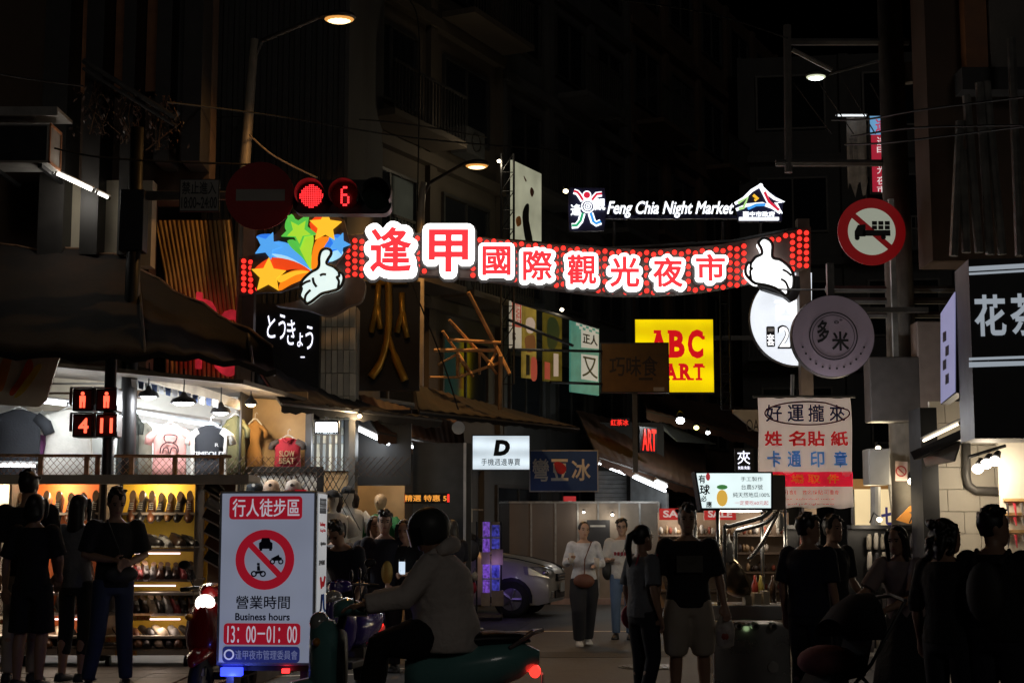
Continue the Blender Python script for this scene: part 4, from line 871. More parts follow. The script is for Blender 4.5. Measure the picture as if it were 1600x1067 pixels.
for k, py in enumerate((775, 800, 820, 842, 862, 885)): place_shoes('sneaker', [['black', 'grey', 'dark brown', 'black', 'brown', 'black'][k]], 322, 346, py, .12, 'hung on the brown side panel, %s from the top' % ['first', 'second', 'third', 'fourth', 'fifth', 'sixth'][k], 25, 70)

# cream banner with coloured stripes at far left, and countdown pedestrian signal
s = Sg('banner_sign', 'cream banner with orange and red leg shapes at the left edge', 'sign', (-40, 550, 92, 636), 16.6, body=False)
s.poly(ccw([(-40, 545), (95, 552), (72, 625), (60, 636), (-40, 630)]), M('cream_banner', (.55, .48, .36), .7, var=.1), 0, .03, 'cloth')
for pts, m in (([(20, 552), (8, 600), (0, 612), (-8, 600), (5, 560)], M('stripe_orange', (.6, .22, .05), .7)), ([(52, 575), (35, 600), (20, 618), (15, 612), (30, 590), (45, 560)], M('stripe_red', (.55, .08, .03), .7)), ([(58, 570), (64, 575), (40, 610), (22, 622), (35, 600)], M('stripe_yellow', (.6, .42, .05), .7))):
    s.poly(ccw(spline(pts, 3)), m, -.006, 0, 'printed_shape')
o = empty('pedestrian_signal', 'pair of red pedestrian signals counting 4 and 11 on a dark pole', 'traffic light', (X(165, 16.95), 16.95, .13)); O = o.location.copy()
q = lambda px, py, Y=16.75: P(px, py, Y) - O
MB().tube([(0, 0, 0), (0, 0, q(165, 520).z)], [.075, .065], 12).build('pole', black_m, o, True)
pr_ = E('ped_red', (1, .1, .05), 2.4); glow = M('ped_lens', (.1, .01, .008), .3, var=0)
for k, (a, c, t) in enumerate(((109, 143, '4'), (146, 181, '11'))):
    for j, (b, d) in enumerate(((606, 641), (646, 682))):
        p = q(a, d); u = q(c, b); hs = bevel(MB().b2(p.x, u.x, -.12, .1, p.z, u.z).build('housing', black_m, o), .012)
        MB().b2(p.x + .02, u.x - .02, -.124, -.118, p.z + .02, u.z - .02).build('lens', glow, hs)
        if j == 1: text(t, pr_, hs, (p.x + .05 + (.02 if k == 0 else 0), p.z + .045, u.x - .05, u.z - .045), -.128, .003, bold=.03, name='countdown_digit')
        else:
            x_ = (p.x + u.x) / 2; m_ = MB(); m_.disc((x_, u.z - .055), .02, -.13, -.126, 10); m_.b2(x_ - .032, x_ + .032, -.13, -.126, p.z + .1, u.z - .08); m_.b2(x_ - .03, x_ - .006, -.13, -.126, p.z + .035, p.z + .1); m_.b2(x_ + .006, x_ + .03, -.13, -.126, p.z + .035, p.z + .1); m_.build('standing_figure', pr_, hs)
        v = MB(); v.b2(p.x - .005, u.x + .005, -.2, -.12, u.z, u.z + .012); v.b2(p.x - .012, p.x, -.19, -.12, p.z + .06, u.z); v.b2(u.x, u.x + .012, -.19, -.12, p.z + .06, u.z); v.build('visor', black_m, hs)
lamp('signal_glow', 'POINT', q(145, 645, 16.45), .25, (1, .08, .04), o, .06)

# ------------------------------------------------------------------ right end of the clothes shop: grid wall, panel, mannequins, floodlight
mw = empty('mesh_board', 'white display board with diamond mesh and dark frame above the business sign', 'display', P(440, 790, 18.9)); O = mw.location.copy()
q = lambda px, py: P(px, py, 18.9) - O
MB().b2(q(380, 850).x, q(502, 850).x, .02, .06, -.9, q(0, 730).z).build('board', M('board_white', (.65, .66, .66), .6), mw)
f = MB(); f.b2(q(378, 850).x, q(504, 850).x, -.03, .02, q(0, 738).z, q(0, 729).z); f.b2(q(494, 850).x, q(504, 850).x, -.03, .02, -.9, q(0, 738).z); f.build('frame', black_m, mw)
w = MB(); hh = q(0, 736).z + .3
for k in range(16):
    x = q(372, 850).x + k * .073; w.tube([(x, -.005, -.3), (x + hh * .55, -.005, hh - .3)], .005, 4, False); w.tube([(x + hh * .55, .0, -.3), (x, .0, hh - .3)], .005, 4, False)
w.build('wire_mesh', black_m, mw)['kind'] = 'stuff'
cp = empty('shop_cabinet', 'pale orange wooden cabinet wall behind the mannequins', 'cabinet', (X(505, 20), 20, .13)); O = cp.location.copy()
q = lambda px, py: P(px, py, 20) - O
ply = M('orange_plywood', (.58, .36, .17), .6, var=.12, scale=4)
MB().b2(0, q(552, 850).x, 0, .1, 0, q(0, 737).z).build('door_panel', ply, cp); MB().b2(q(554, 850).x, q(630, 850).x, .15, .25, 0, q(0, 758).z).build('panel', ply, cp)
f = MB()
for a, b, c, d in ((508, 745, 542, 749), (508, 745, 511, 800), (540, 745, 543, 800)): f.b2(q(a, 850).x, q(c, 850).x, -.012, 0, q(0, d).z, q(0, b).z)
f.build('moulding', M('dark_ply', (.4, .22, .09), .6), cp)
tw_ = empty('tiled_wall', 'bluish checkered tile wall lit by the floodlight', 'wall', P(480, 735, 19.9)); O = tw_.location.copy()
q = lambda px, py: P(px, py, 19.9) - O
MB().b2(q(478, 850).x, q(545, 850).x, .05, .15, 0, q(0, 655).z).build('core', conc, tw_)
pt2 = [M('tile_white', (.62, .62, .55), .35, var=.08), M('tile_blue', (.33, .38, .42), .35, var=.08)]
for r_, (y0_, y1_) in enumerate(((735, 693), (692, 680), (679, 668), (667, 656))):
    for c_ in range(7): MB().b2(q(478 + c_ * 9.3, 850).x + .003, q(478 + (c_ + 1) * 9.3, 0).x - .003, 0, .05, q(0, y0_).z, q(0, y1_).z - .004).build('tile', pt2[(r_ + c_) % 2], tw_)
MB().b2(q(546, 850).x, q(556, 850).x, -.25, .15, -1.6, q(0, 640).z).build('steel_trim', frame_d, tw_)
fo = empty('floodlight', 'bright white LED floodlight under the awning edge', 'lamp', P(510, 668, 19.2)); bevel(MB().b2(-.16, .16, .0, .08, -.08, .1).build('housing', black_m, fo), .02)
MB().b2(-.13, .13, -.012, .0, -.055, .06).build('led_panel', E('flood', (.85, .94, 1), 30), fo); MB().b2(-.02, .02, .02, .06, .1, .3).build('bracket', frame_d, fo)
lamp('flood_light', 'SPOT', (0, -.04, -.02), 28, (.85, .94, 1), fo, .1, 150, (R(55), 0, 0)); lamp('flood_spill', 'POINT', (0, .25, -.25), 4, (.85, .94, 1), fo, .1)
# mannequins
man_w = M('mannequin_white', (.62, .58, .52), .45, var=.06)
def mannequin(label, px, ptop, Y, m, cloth, cap=None, yaw=0):
    t = P(px, ptop, Y); o = empty('mannequin', label, 'mannequin', (t.x, Y, t.z - .82), R(yaw))
    rg = []
    for z, w, d in ((0, .15, .1), (.15, .14, .1), (.35, .17, .12), (.47, .19, .11), (.53, .16, .09), (.56, .07, .06), (.6, .05, .05), (.64, .05, .055), (.66, .06, .075), (.7, .072, .09), (.75, .075, .095), (.79, .065, .08), (.815, .035, .045), (.82, .01, .01)):
        rg.append([(w * math.cos(a), d * math.sin(a) - (.02 if z > .63 else 0), z) for a in [k * 2 * math.pi / 18 for k in range(18)]])
    MB().loft(rg).build('body', m, o, True); MB().sph((0, -.112, .715), (.012, .016, .025), 8, 6).build('nose', m, o, True)
    if cloth:
        rc = [[(w * math.cos(a), d * math.sin(a), z) for a in [k * 2 * math.pi / 18 for k in range(18)]] for z, w, d in ((-.02, .19, .13), (.2, .18, .13), (.38, .2, .14), (.48, .215, .13), (.54, .17, .1), (.57, .085, .075))]
        MB().loft(rc, False).build('shirt', cloth, o, True)
        for sg in (-1, 1): MB().tube([(sg * .17, 0, .5), (sg * .25, 0, .4), (sg * .28, 0, .28)], [.07, .07, .075], 10).build('sleeve', cloth, o, True)
    if cap:
        rc = [[(w * math.cos(a), d * math.sin(a) - .015, z) for a in [k * 2 * math.pi / 18 for k in range(18)]] for z, w, d in ((.75, .09, .11), (.79, .085, .105), (.83, .06, .075), (.845, .02, .025))]
        MB().loft(rc).build('cap', cap, o, True); MB().loft([[(.08 * math.cos(a), -.1 - .09 * abs(math.sin(a)), .755 + dz) for a in [math.pi * k / 10 for k in range(11)]] for dz in (0, .008)], True).build('cap_brim', cap, o)
        for sg in (-1, 1): MB().tube([(sg * .07, .02, .76), (sg * .105, .03, .68), (sg * .1, .05, .58)], [.035, .045, .03], 8).build('hair', M('wig', (.03, .015, .01), .6), o, True)
    return o
mannequin('white mannequin wearing a black cap and long dark hair', 544, 762, 19.2, man_w, fl[0], fl[3], 8); mannequin('bald beige mannequin in a green top by the orange panel', 596, 772, 19.6, M('mannequin_beige', (.5, .36, .22), .5, var=.06), M('cloth_green', (.02, .16, .05), .8), None, -25)
mannequin('white mannequin with black cap right behind the business sign', 519, 768, 18.6, man_w, fl[0], fl[3], 25)
# caps on top of the business sign's far side shelf
for k, (px, c) in enumerate(((398, (.03, .04, .05)), (424, (.5, .4, .32)), (458, (.4, .38, .36)))):
    p = P(px, 766, 18.3); o = empty('cap', ['small dark cap with white badge', 'beige cap with dark emblem', 'grey and maroon cap'][k] + ' on the shelf below the mesh board', 'cap', p); m = M('cap_%d' % k, c, .8, var=.1)
    rc = [[(.1 * w * math.cos(a), .11 * w * math.sin(a), z) for a in [j * 2 * math.pi / 16 for j in range(16)]] for z, w in ((-.01, 1), (.05, .98), (.1, .75), (.125, .3))]
    MB().loft(rc).build('crown', m, o, True); MB().loft([[(.09 * math.cos(a), -.1 - .07 * math.sin(a), dz) for a in [math.pi * j / 10 for j in range(11)]] for dz in (-.008, 0)], True).build('brim', m if k < 2 else M('maroon', (.2, .03, .04), .8), o)
    MB().disc((0, .06), .02, -.108, -.098, 10).build('badge', wp if k == 0 else ink, o)
cbd = empty('cap_shelf', 'dark shelf carrying the caps behind the business sign', 'shelf', P(430, 790, 18.3)); MB().b2(-.5, .6, -.15, .2, .12, .15).build('board', wood_d, cbd); MB().b2(-.45, -.4, -.1, .1, -1.3, .12).build('leg', wood_d, cbd); MB().b2(.5, .55, -.1, .1, -1.3, .12).build('leg', wood_d, cbd)
# LED ticker and yellow box sign beyond the mannequins
s = Sg('led_sign', 'small running text LED sign above the helmet', 'sign', (628, 770, 702, 786), 21, depth=.12, case=black_m)
s.T('精選 特惠 5', E('ticker', (1, .4, .06), .8), (632, 773, 698, 783), y=-.008, bold=.02)
for a in (630, 699): MB().b2(*(lambda b: (b[0], b[2], -.01, 0, b[1], b[3]))(s.B(a, 772, a + 3, 784))).build('red_led', led_red, s.o)
MB().b2(-.03, .03, .02, .08, -1.9, 0).build('post', frame_d, s.o)
s = Sg('box_sign', 'small yellow and red box sign beside the helmet', 'sign', (703, 794, 737, 815), 22, depth=.4, face=E('box_yellow', (.9, .5, .03), .35), case=M('box_pale', (.45, .4, .3), .6))
s.T('特價中', E('box_red', (.7, .03, .02), .4), (709, 799, 731, 811), bold=.03); MB().b2(-.12, .12, .1, .3, -1.6, 0).build('stand', frame_d, s.o)
# ================================================================== MIDDLE: awnings, scaffold, posters, fence, car
# awnings along the left side beyond the corner
awning('dark sloping awning over the tiled wall and floodlight', ((395, 560, 20.3), (600, 640, 22.3)), ((440, 628, 18.6), (690, 655, 20.6)), canvas, .12)
awning('dark green brown awning above the two long tube lamps', ((560, 615, 22), (722, 660, 26.5)), ((590, 672, 20.8), (726, 700, 24.5)), brn_canvas, .16)
awning('low dark awning under the scaffold with orange rim', ((648, 600, 24.5), (800, 640, 28)), ((655, 640, 22.6), (905, 668, 27)), canvas, .1)
awning('rust coloured awning over the shuttered shop', ((900, 640, 35), (1100, 690, 40)), ((935, 712, 31), (1105, 770, 33.5)), brn_canvas, .18)
awning('dark long awning under the yellow shop sign', ((1000, 615, 37), (1190, 640, 43)), ((1010, 640, 34), (1200, 690, 37)), brn_canvas, .2)
# black shop front and grey wall below the tube lamps
sf = empty('dark_shop', 'dark unlit shop front with pale edge strip beside the mannequins', 'shop', (X(556, 21.5), 21.5, 0)); O = sf.location.copy()
q = lambda px, py, Y=21.5: P(px, py, Y) - O
MB().b2(0, q(641, 850).x, 0, .1, q(0, 758).z, q(0, 640).z).build('black_panel', M('black_sign', (.008, .008, .01)), sf)
MB().b2(q(642, 850).x, q(735, 850).x, .3, .5, 0, q(0, 690).z).build('wall', M('soot_grey', (.06, .06, .06), .8, var=.2), sf)
MB().b2(q(723, 850).x, q(727, 850).x, .2, .3, 0, q(0, 690).z).build('edge_strip', M('pale_case', (.5, .5, .52)), sf)
s = empty('wall_fan', 'white wall fan head turned sideways near the pale edge strip', 'fan', P(716, 668, 21)); MB().disc((0, 0), .09, 0, .05, 20).build('guard', M('fan_white', (.3, .31, .33), .5), s); MB().tube([(0, .05, 0), (0, .3, .05)], .05, 10).build('motor', black_m, s)
# scaffold lit orange
sc = empty('scaffold', 'orange lit steel scaffold frame above the low awning', 'scaffold', P(720, 640, 25)); O = sc.location.copy()
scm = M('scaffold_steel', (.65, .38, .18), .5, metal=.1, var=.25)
def zz(x, y): return (640 + x / 4.85, 440 + y / 4.85)
for pts, r_ in (([(445, 80), (640, 460), (760, 700)], .032), ([(300, 290), (500, 505), (640, 640)], .026), ([(250, 375), (370, 545), (470, 700)], .024), ([(300, 440), (690, 462)], .03), ([(185, 520), (660, 520)], .034), ([(365, 545), (365, 725)], .03), ([(215, 630), (360, 550)], .02), ([(150, 725), (370, 725)], .024), ([(370, 725), (690, 610)], .028), ([(530, 540), (530, 700)], .022), ([(690, 560), (685, 970)], .035), ([(600, 640), (650, 540)], .026), ([(380, 590), (480, 720)], .024), ([(540, 540), (660, 700)], .022)):
    MB().tube([P(*zz(*p), 25 + .25 * (i % 2)) - O for i, p in enumerate(pts)], r_, 6).build('scaffold_tube', scm, sc)
lamp_ = None
# lattice columns and lit posters behind
def lattice(label, px, y0, y1, Y, w=.12):
    a = P(px, y1, Y); o = empty('lattice_column', label, 'pole', a); h = P(px, y0, Y).z - a.z
    m = MB()
    for sx in (-w, w): m.tube([(sx, 0, 0), (sx, 0, h)], .022, 6)
    n = int(h / .35)
    for k in range(n): m.tube([(-w, 0, k * h / n), (w, 0, (k + 1) * h / n)], .01, 4); m.tube([(-w, 0, k * h / n), (w, 0, k * h / n)], .01, 4)
    m.build('truss', black_m, o); return o
lattice('black lattice column left of the posters', 793, 240, 600, 29)
lattice('thin black lattice column right of the yellow sign', 1135, 420, 640, 33, .1)
def poster(label, pts, Y, m, extra=None):
    c = P(*pts[0], Y); s = Sg('poster', label, 'poster', (pts[0][0], pts[1][1], pts[1][0], pts[0][1]), Y, yaw=58, body=False)
    s.poly(ccw([pts[0], pts[1]] + pts[2:]), m, 0, .04, 'panel'); return s
cp_ = E('lit_poster_cream', (.62, .62, .44), .42, .2, 2)
s = poster('tall lit cream poster with ink figures above the arch', [(800, 385), (800, 250), (846, 272), (846, 390)], 30, cp_)
for pts in ([(818, 275), (822, 282), (821, 284)], [(830, 293), (834, 300), (831, 308), (828, 300)]): s.poly(ccw(spline(pts, 3)), M('poster_brown', (.2, .08, .05), .7), -.01, 0, 'ink_mark')
s.poly(ccw(spline([(820, 322), (826, 320), (826, 345), (832, 380), (822, 380), (816, 340)], 3)), ink, -.01, 0, 'ink_figure'); s.poly(ccw(spline([(806, 342), (812, 338), (814, 350), (808, 354)], 3)), M('poster_orange', (.5, .2, .06), .7), -.01, 0, 'ink_mark')
s = poster('red and white lit poster with letters IS behind the black lattice', [(798, 545), (798, 470), (815, 474), (815, 545)], 30, E('poster_cream', (.75, .66, .5), .32)); s.poly(ccw([(800, 471), (814, 474), (814, 512), (800, 510)]), E('poster_red', (.6, .1, .06), .35), -.008, 0, 'red_block'); s.T('IS', ink, (800, 519, 805, 532), y=-.012, bold=.02); s.T('米其', E('poster_pale', (.8, .6, .45), .35), (802, 474, 812, 508), y=-.012)
s = poster('yellow food poster with dim lighting next to the red one', [(817, 590), (817, 475), (838, 482), (838, 592)], 30.4, E('poster_yellow', (.5, .34, .06), .22, .5, 5)); s.poly(ccw(spline([(830, 560), (838, 562), (838, 592), (830, 592)], 3)), E('poster_red', (.6, .1, .06), .35), -.008, 0, 'red_block')
s.poly(ccw(spline([(822, 500), (830, 496), (836, 506), (832, 520), (823, 518)], 3)), E('poster_pale', (.8, .6, .45), .35), -.008, 0, 'food_picture'); s.poly(ccw(spline([(820, 528), (834, 524), (836, 545), (824, 550)], 3)), E('poster_brown_lit', (.3, .12, .04), .25), -.008, 0, 'food_picture'); s.poly(ccw([(822, 554), (827, 555), (827, 586), (822, 586)]), ink, -.01, 0, 'dark_stripe')
s = poster('narrow dark olive poster in the middle of the poster row', [(850, 595), (850, 488), (878, 497), (878, 598)], 31, E('poster_olive', (.2, .15, .02), .22, .5, 4)); s.poly(ccw([(851, 565), (859, 567), (859, 593), (851, 592)]), E('poster_red', (.6, .1, .06), .35), -.008, 0, 'red_block')
s.poly(ccw(spline([(856, 500), (868, 498), (874, 520), (866, 545), (856, 540)], 3)), E('poster_dark_green', (.05, .08, .03), .2), -.008, 0, 'food_picture'); s.poly(ccw([(865, 552), (872, 553), (872, 588), (865, 588)]), E('poster_pale', (.8, .6, .45), .35), -.01, 0, 'pale_stripe')
s = poster('teal poster with black and white checks and big letters', [(892, 612), (892, 500), (936, 512), (936, 618)], 32, E('poster_teal', (.12, .4, .3), .35, .2, 4))
s.poly(ccw([(908, 515), (935, 522), (935, 545), (908, 543)]), E('poster_white', (.75, .72, .6), .42), -.008, 0, 'white_block'); s.T('正人', ink, (910, 520, 933, 541), y=-.012, bold=.03); s.poly(ccw([(908, 553), (934, 556), (934, 596), (908, 592)]), MATS['poster_white'], -.008, 0, 'white_block'); s.T('又', M('poster_olive_ink', (.2, .2, .1), .6), (909, 556, 933, 592), y=-.012)
for r_ in range(3):
    for c_ in range(7):
        if (r_ + c_) % 2: s.poly(ccw([(900 + c_ * 5, 500 + c_ * 1.6 + r_ * 4), (905 + c_ * 5, 501.6 + c_ * 1.6 + r_ * 4), (905 + c_ * 5, 505.6 + c_ * 1.6 + r_ * 4), (900 + c_ * 5, 504 + c_ * 1.6 + r_ * 4)]), MATS['poster_white'], -.008, 0, 'check')
for k, (a, b) in enumerate((((800, 470), (935, 512)), ((795, 546), (940, 549)), ((860, 597), (940, 600)), ((795, 500), (895, 540)))):
    o = MB().tube([P(*a, 29.6), P(*b, 31)], .03, 6).build('steel_rail', black_m); tag(o, ['black steel rail along the top of the posters', 'black steel rail across the middle of the posters', 'black steel rail below the teal poster', 'thin diagonal black brace in front of the posters'][k], 'rail')
# small spot lamps mostly seen as points
def spot(label, px, py, Y, colr, st, power=0, r=.04, glow=.0):
    p = P(px, py, Y); o = empty('spot_lamp', label, 'lamp', p); MB().sph((0, 0, 0), (r, r, r * .8), 10, 6).build('bulb', E('spot_%s_%s' % (colr, st), colr, st), o, True)
    MB().tube([(0, 0, r * .5), (0, .02, r * 1.5), (0, .1, r * 2.2)], [r * 1.1, r * .9, r * .3], 8, False).build('shade', black_m, o, True)
    if power: lamp('lamp_light', 'POINT', (0, -.08, -.06), power, colr, o, .05)
spot('added warm bulb hidden under the awning to light the mannequins', 562, 650, 19.5, (1, .75, .45), 8, 20, .03)  # first bulb is added to brighten the cabinet and mannequins
spot('small warm lamp on the lattice over the cream poster', 780, 252, 29, (1, .85, .6), 12, 12)
spot('small warm lamp over the poster row', 878, 484, 30.3, (1, .85, .6), 10, 8); spot('yellowish lamp glowing behind the market logo', 884, 299, 29, (1, .8, .5), 10, 5, .05)
spot('bright white lamp left of the pale canopy', 1063, 657, 33, (.9, .96, 1), 22, 25, .09); spot('yellow lamp under the dark long awning', 1088, 668, 34, (1, .9, .3), 5, 3, .06); spot('white small lamp at the right end of the dark awning', 1106, 676, 34.5, (.95, 1, 1), 10, 0, .05)
spot('warm lamp far inside the right hand shop row', 1372, 700, 19.4, (1, .85, .55), 10, 22, .035); spot('small warm ceiling lamp above the warning sticker pillar', 1425, 752, 18.0, (1, .85, .6), 16, 14, .05)
# pale canopy panel and red letters ART
sheet('canopy_panel', [(1028, 665, 36), (1058, 690, 36), (1118, 694, 38), (1090, 684, 38), (1032, 660, 36)], M('pale_canopy', (.6, .64, .62), .5, var=.1), None, .02); tag(bpy.data.objects['canopy_panel'], 'pale white canopy panel lit by the white lamp', 'canopy')
s = Sg('shop_sign', 'red glowing vertical letters ART at an angle', 'sign', (1001, 668, 1026, 706), 33, yaw=50, body=False); s.T('ART', E('neon_red', (1, .03, .02), 1.1), (1003, 669, 1025, 705), bold=.03); s.poly(ccw([(1000, 666), (1027, 668), (1027, 708), (1000, 707)]), black_m, .01, .1, 'case')
s = Sg('shop_sign', 'small red glowing strip sign under the rust awning', 'sign', (953, 653, 984, 666), 34, depth=.05, case=black_m); s.T('紅茶冰', E('neon_red', (1, .03, .02), 1.1), (954, 655, 982, 665), bold=.03)
s = Sg('wall_character', 'small white LED character sign above the cart', 'sign', (1148, 700, 1178, 736), 30, depth=.05, case=M('black_sign', (.008, .008, .01))); s.T('夾', jw, (1152, 704, 1172, 725), y=-.01); s.T('娃娃', jw, (1153, 728, 1172, 733), y=-.01)
s = Sg('shop_sign', 'beige angular fascia with dark letters beside the cloth banner', 'sign', (1145, 640, 1192, 680), 24, depth=.1, body=False); s.poly(ccw([(1145, 640), (1192, 640), (1192, 676), (1180, 672), (1146, 645)]), M('beige_fascia', (.42, .34, .25), .6, var=.1), 0, .1, 'panel'); s.T('OA', M('dark_brown_ink', (.04, .025, .02)), (1166, 655, 1186, 674), y=-.006)
# shutters behind the fence
sh = empty('shutter_shop', 'grey roller shutter shop with pale side wall under the rust awning', 'shop', (X(930, 35), 35, 0)); O = sh.location.copy(); q = lambda px, py, Y=35: P(px, py, Y) - O
for k in range(26): MB().b2(0, q(980, 850).x, .02 * (k % 2), .1, .3 + k * .1, .3 + k * .1 + .09).build('shutter_slat', M('shutter_grey', (.3, .31, .32), .5, metal=.3), sh)
sheet('side_wall', [(985, 800, 34), (985, 742, 34), (1042, 770, 33), (1042, 800, 33)], M('pale_side', (.55, .58, .6), .6), sh, .05, O)
MB().b2(q(930, 850).x, q(1040, 850).x, .1, .2, 0, 4).build('wall', grey_w, sh)
for k, (a, c, t) in enumerate(((821, 873, 'SALE'), (874, 900, 'ALL'), (1030, 1085, 'SALE'), (1100, 1150, 'SALE'))):
    s = Sg('sale_sign', ['wide red SALE strip just above the fence, left one', 'short red sale strip just above the fence, right one', 'red SALE sign above the far shoe shop, left of the cart', 'red SALE sign behind the cart sign'][k], 'sign', (a, 775 if k < 2 else 794, c, 792 if k < 2 else 812), 35.5 if k < 2 else 30, depth=.05, face=E('sale_red', (.65, .03, .03), .5), rim=0); s.T(t, E('sale_white', (.9, .7, .65), .5), (a + 12, 782, c - 6, 795) if k < 2 else (a + 6, 797, c - 6, 808), bold=.04)
# construction fence with lit panel and poster
fn = empty('construction_fence', 'tall sheet metal construction fence across the side street', 'fence', (X(795, 33), 33, 0)); O = fn.location.copy(); q = lambda px, py: P(px, py, 33) - O
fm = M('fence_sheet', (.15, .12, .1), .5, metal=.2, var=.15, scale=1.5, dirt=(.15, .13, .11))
xs = [760, 793, 830, 868, 903, 935, 968, 1000, 1030]
for a, b in zip(xs, xs[1:]):
    MB().b2(q(a, 850).x + .01, q(b, 850).x - .01, 0, .03, .08, q(0, 785).z).build('sheet_panel', fm if a < 900 else M('fence_sheet_lit', (.27, .22, .17), .5, var=.12), fn)  # right-hand panels get a lighter copy of the colour for light on them
    MB().b2(q(b, 850).x - .02, q(b, 850).x + .02, -.02, 0, .0, q(0, 785).z).build('post', steel, fn)
MB().b2(q(760, 850).x, q(1030, 850).x, -.03, .06, q(0, 786).z, q(0, 783).z).build('top_rail', steel, fn); MB().b2(q(860, 850).x, q(1030, 850).x, -.15, .1, 0, .12).build('kerb_base', M('kerb_pink', (.35, .25, .22), .7), fn)
MB().b2(q(917, 850).x, q(953, 850).x, -.03, 0, q(0, 880).z, q(0, 812).z).build('black_poster', M('poster_black', (.02, .02, .022), .5), fn); MB().b2(q(922, 850).x, q(946, 850).x, -.034, -.03, q(0, 823).z, q(0, 820).z).build('poster_line', M('poster_line', (.3, .29, .27), .6), fn)
spot('small spot lamp on the fence left of the black poster', 912, 800, 32.8, (1, .9, .75), 8, 2, .03); spot('small spot lamp on the fence right of the black poster', 957, 804, 32.8, (1, .9, .75), 14, 3.5, .03)
# far shoe shop glimpse right of the fence
fs_ = empty('far_shop', 'bright far shoe shop with crowded shelves between fence and cart', 'shop', (X(1032, 31), 31, 0)); O = fs_.location.copy(); q = lambda px, py: P(px, py, 31) - O
MB().b2(0, q(1240, 850).x, .5, .6, 0, q(0, 800).z).build('back_wall', M('shop_tan', (.4, .3, .22), .6), fs_)
rnd = random.Random(3)
for py in (838, 866, 896, 925): MB().b2(0, q(1240, 850).x, .1, .5, q(0, py).z, q(0, py).z + .04).build('shelf', wood_d, fs_)
bxm = [M('stock_%d' % i, c, .6) for i, c in enumerate(((.5, .47, .42), (.3, .08, .05), (.06, .05, .05), (.35, .25, .15)))]
for py in (838, 866, 896, 925):
    for k in range(30):
        a = q(1036 + k * 6.8, py); a.x += rnd.uniform(-.03, .03); hh = .05 + rnd.random() * .05; MB().sph((a.x, .2 + rnd.random() * .1, a.z + .04 + hh), (.035 + rnd.random() * .02, .1, hh), 8, 6).build('stock_shoe', rnd.choice(bxm), fs_, True) if rnd.random() > .2 else None
lamp('shop_light', 'POINT', (q(1060, 850).x, -.1, q(0, 815).z), 14, (1, .85, .7), fs_, .2); lamp('shop_light', 'POINT', (q(1190, 850).x, -.1, q(0, 815).z), 12, (1, .85, .7), fs_, .2)
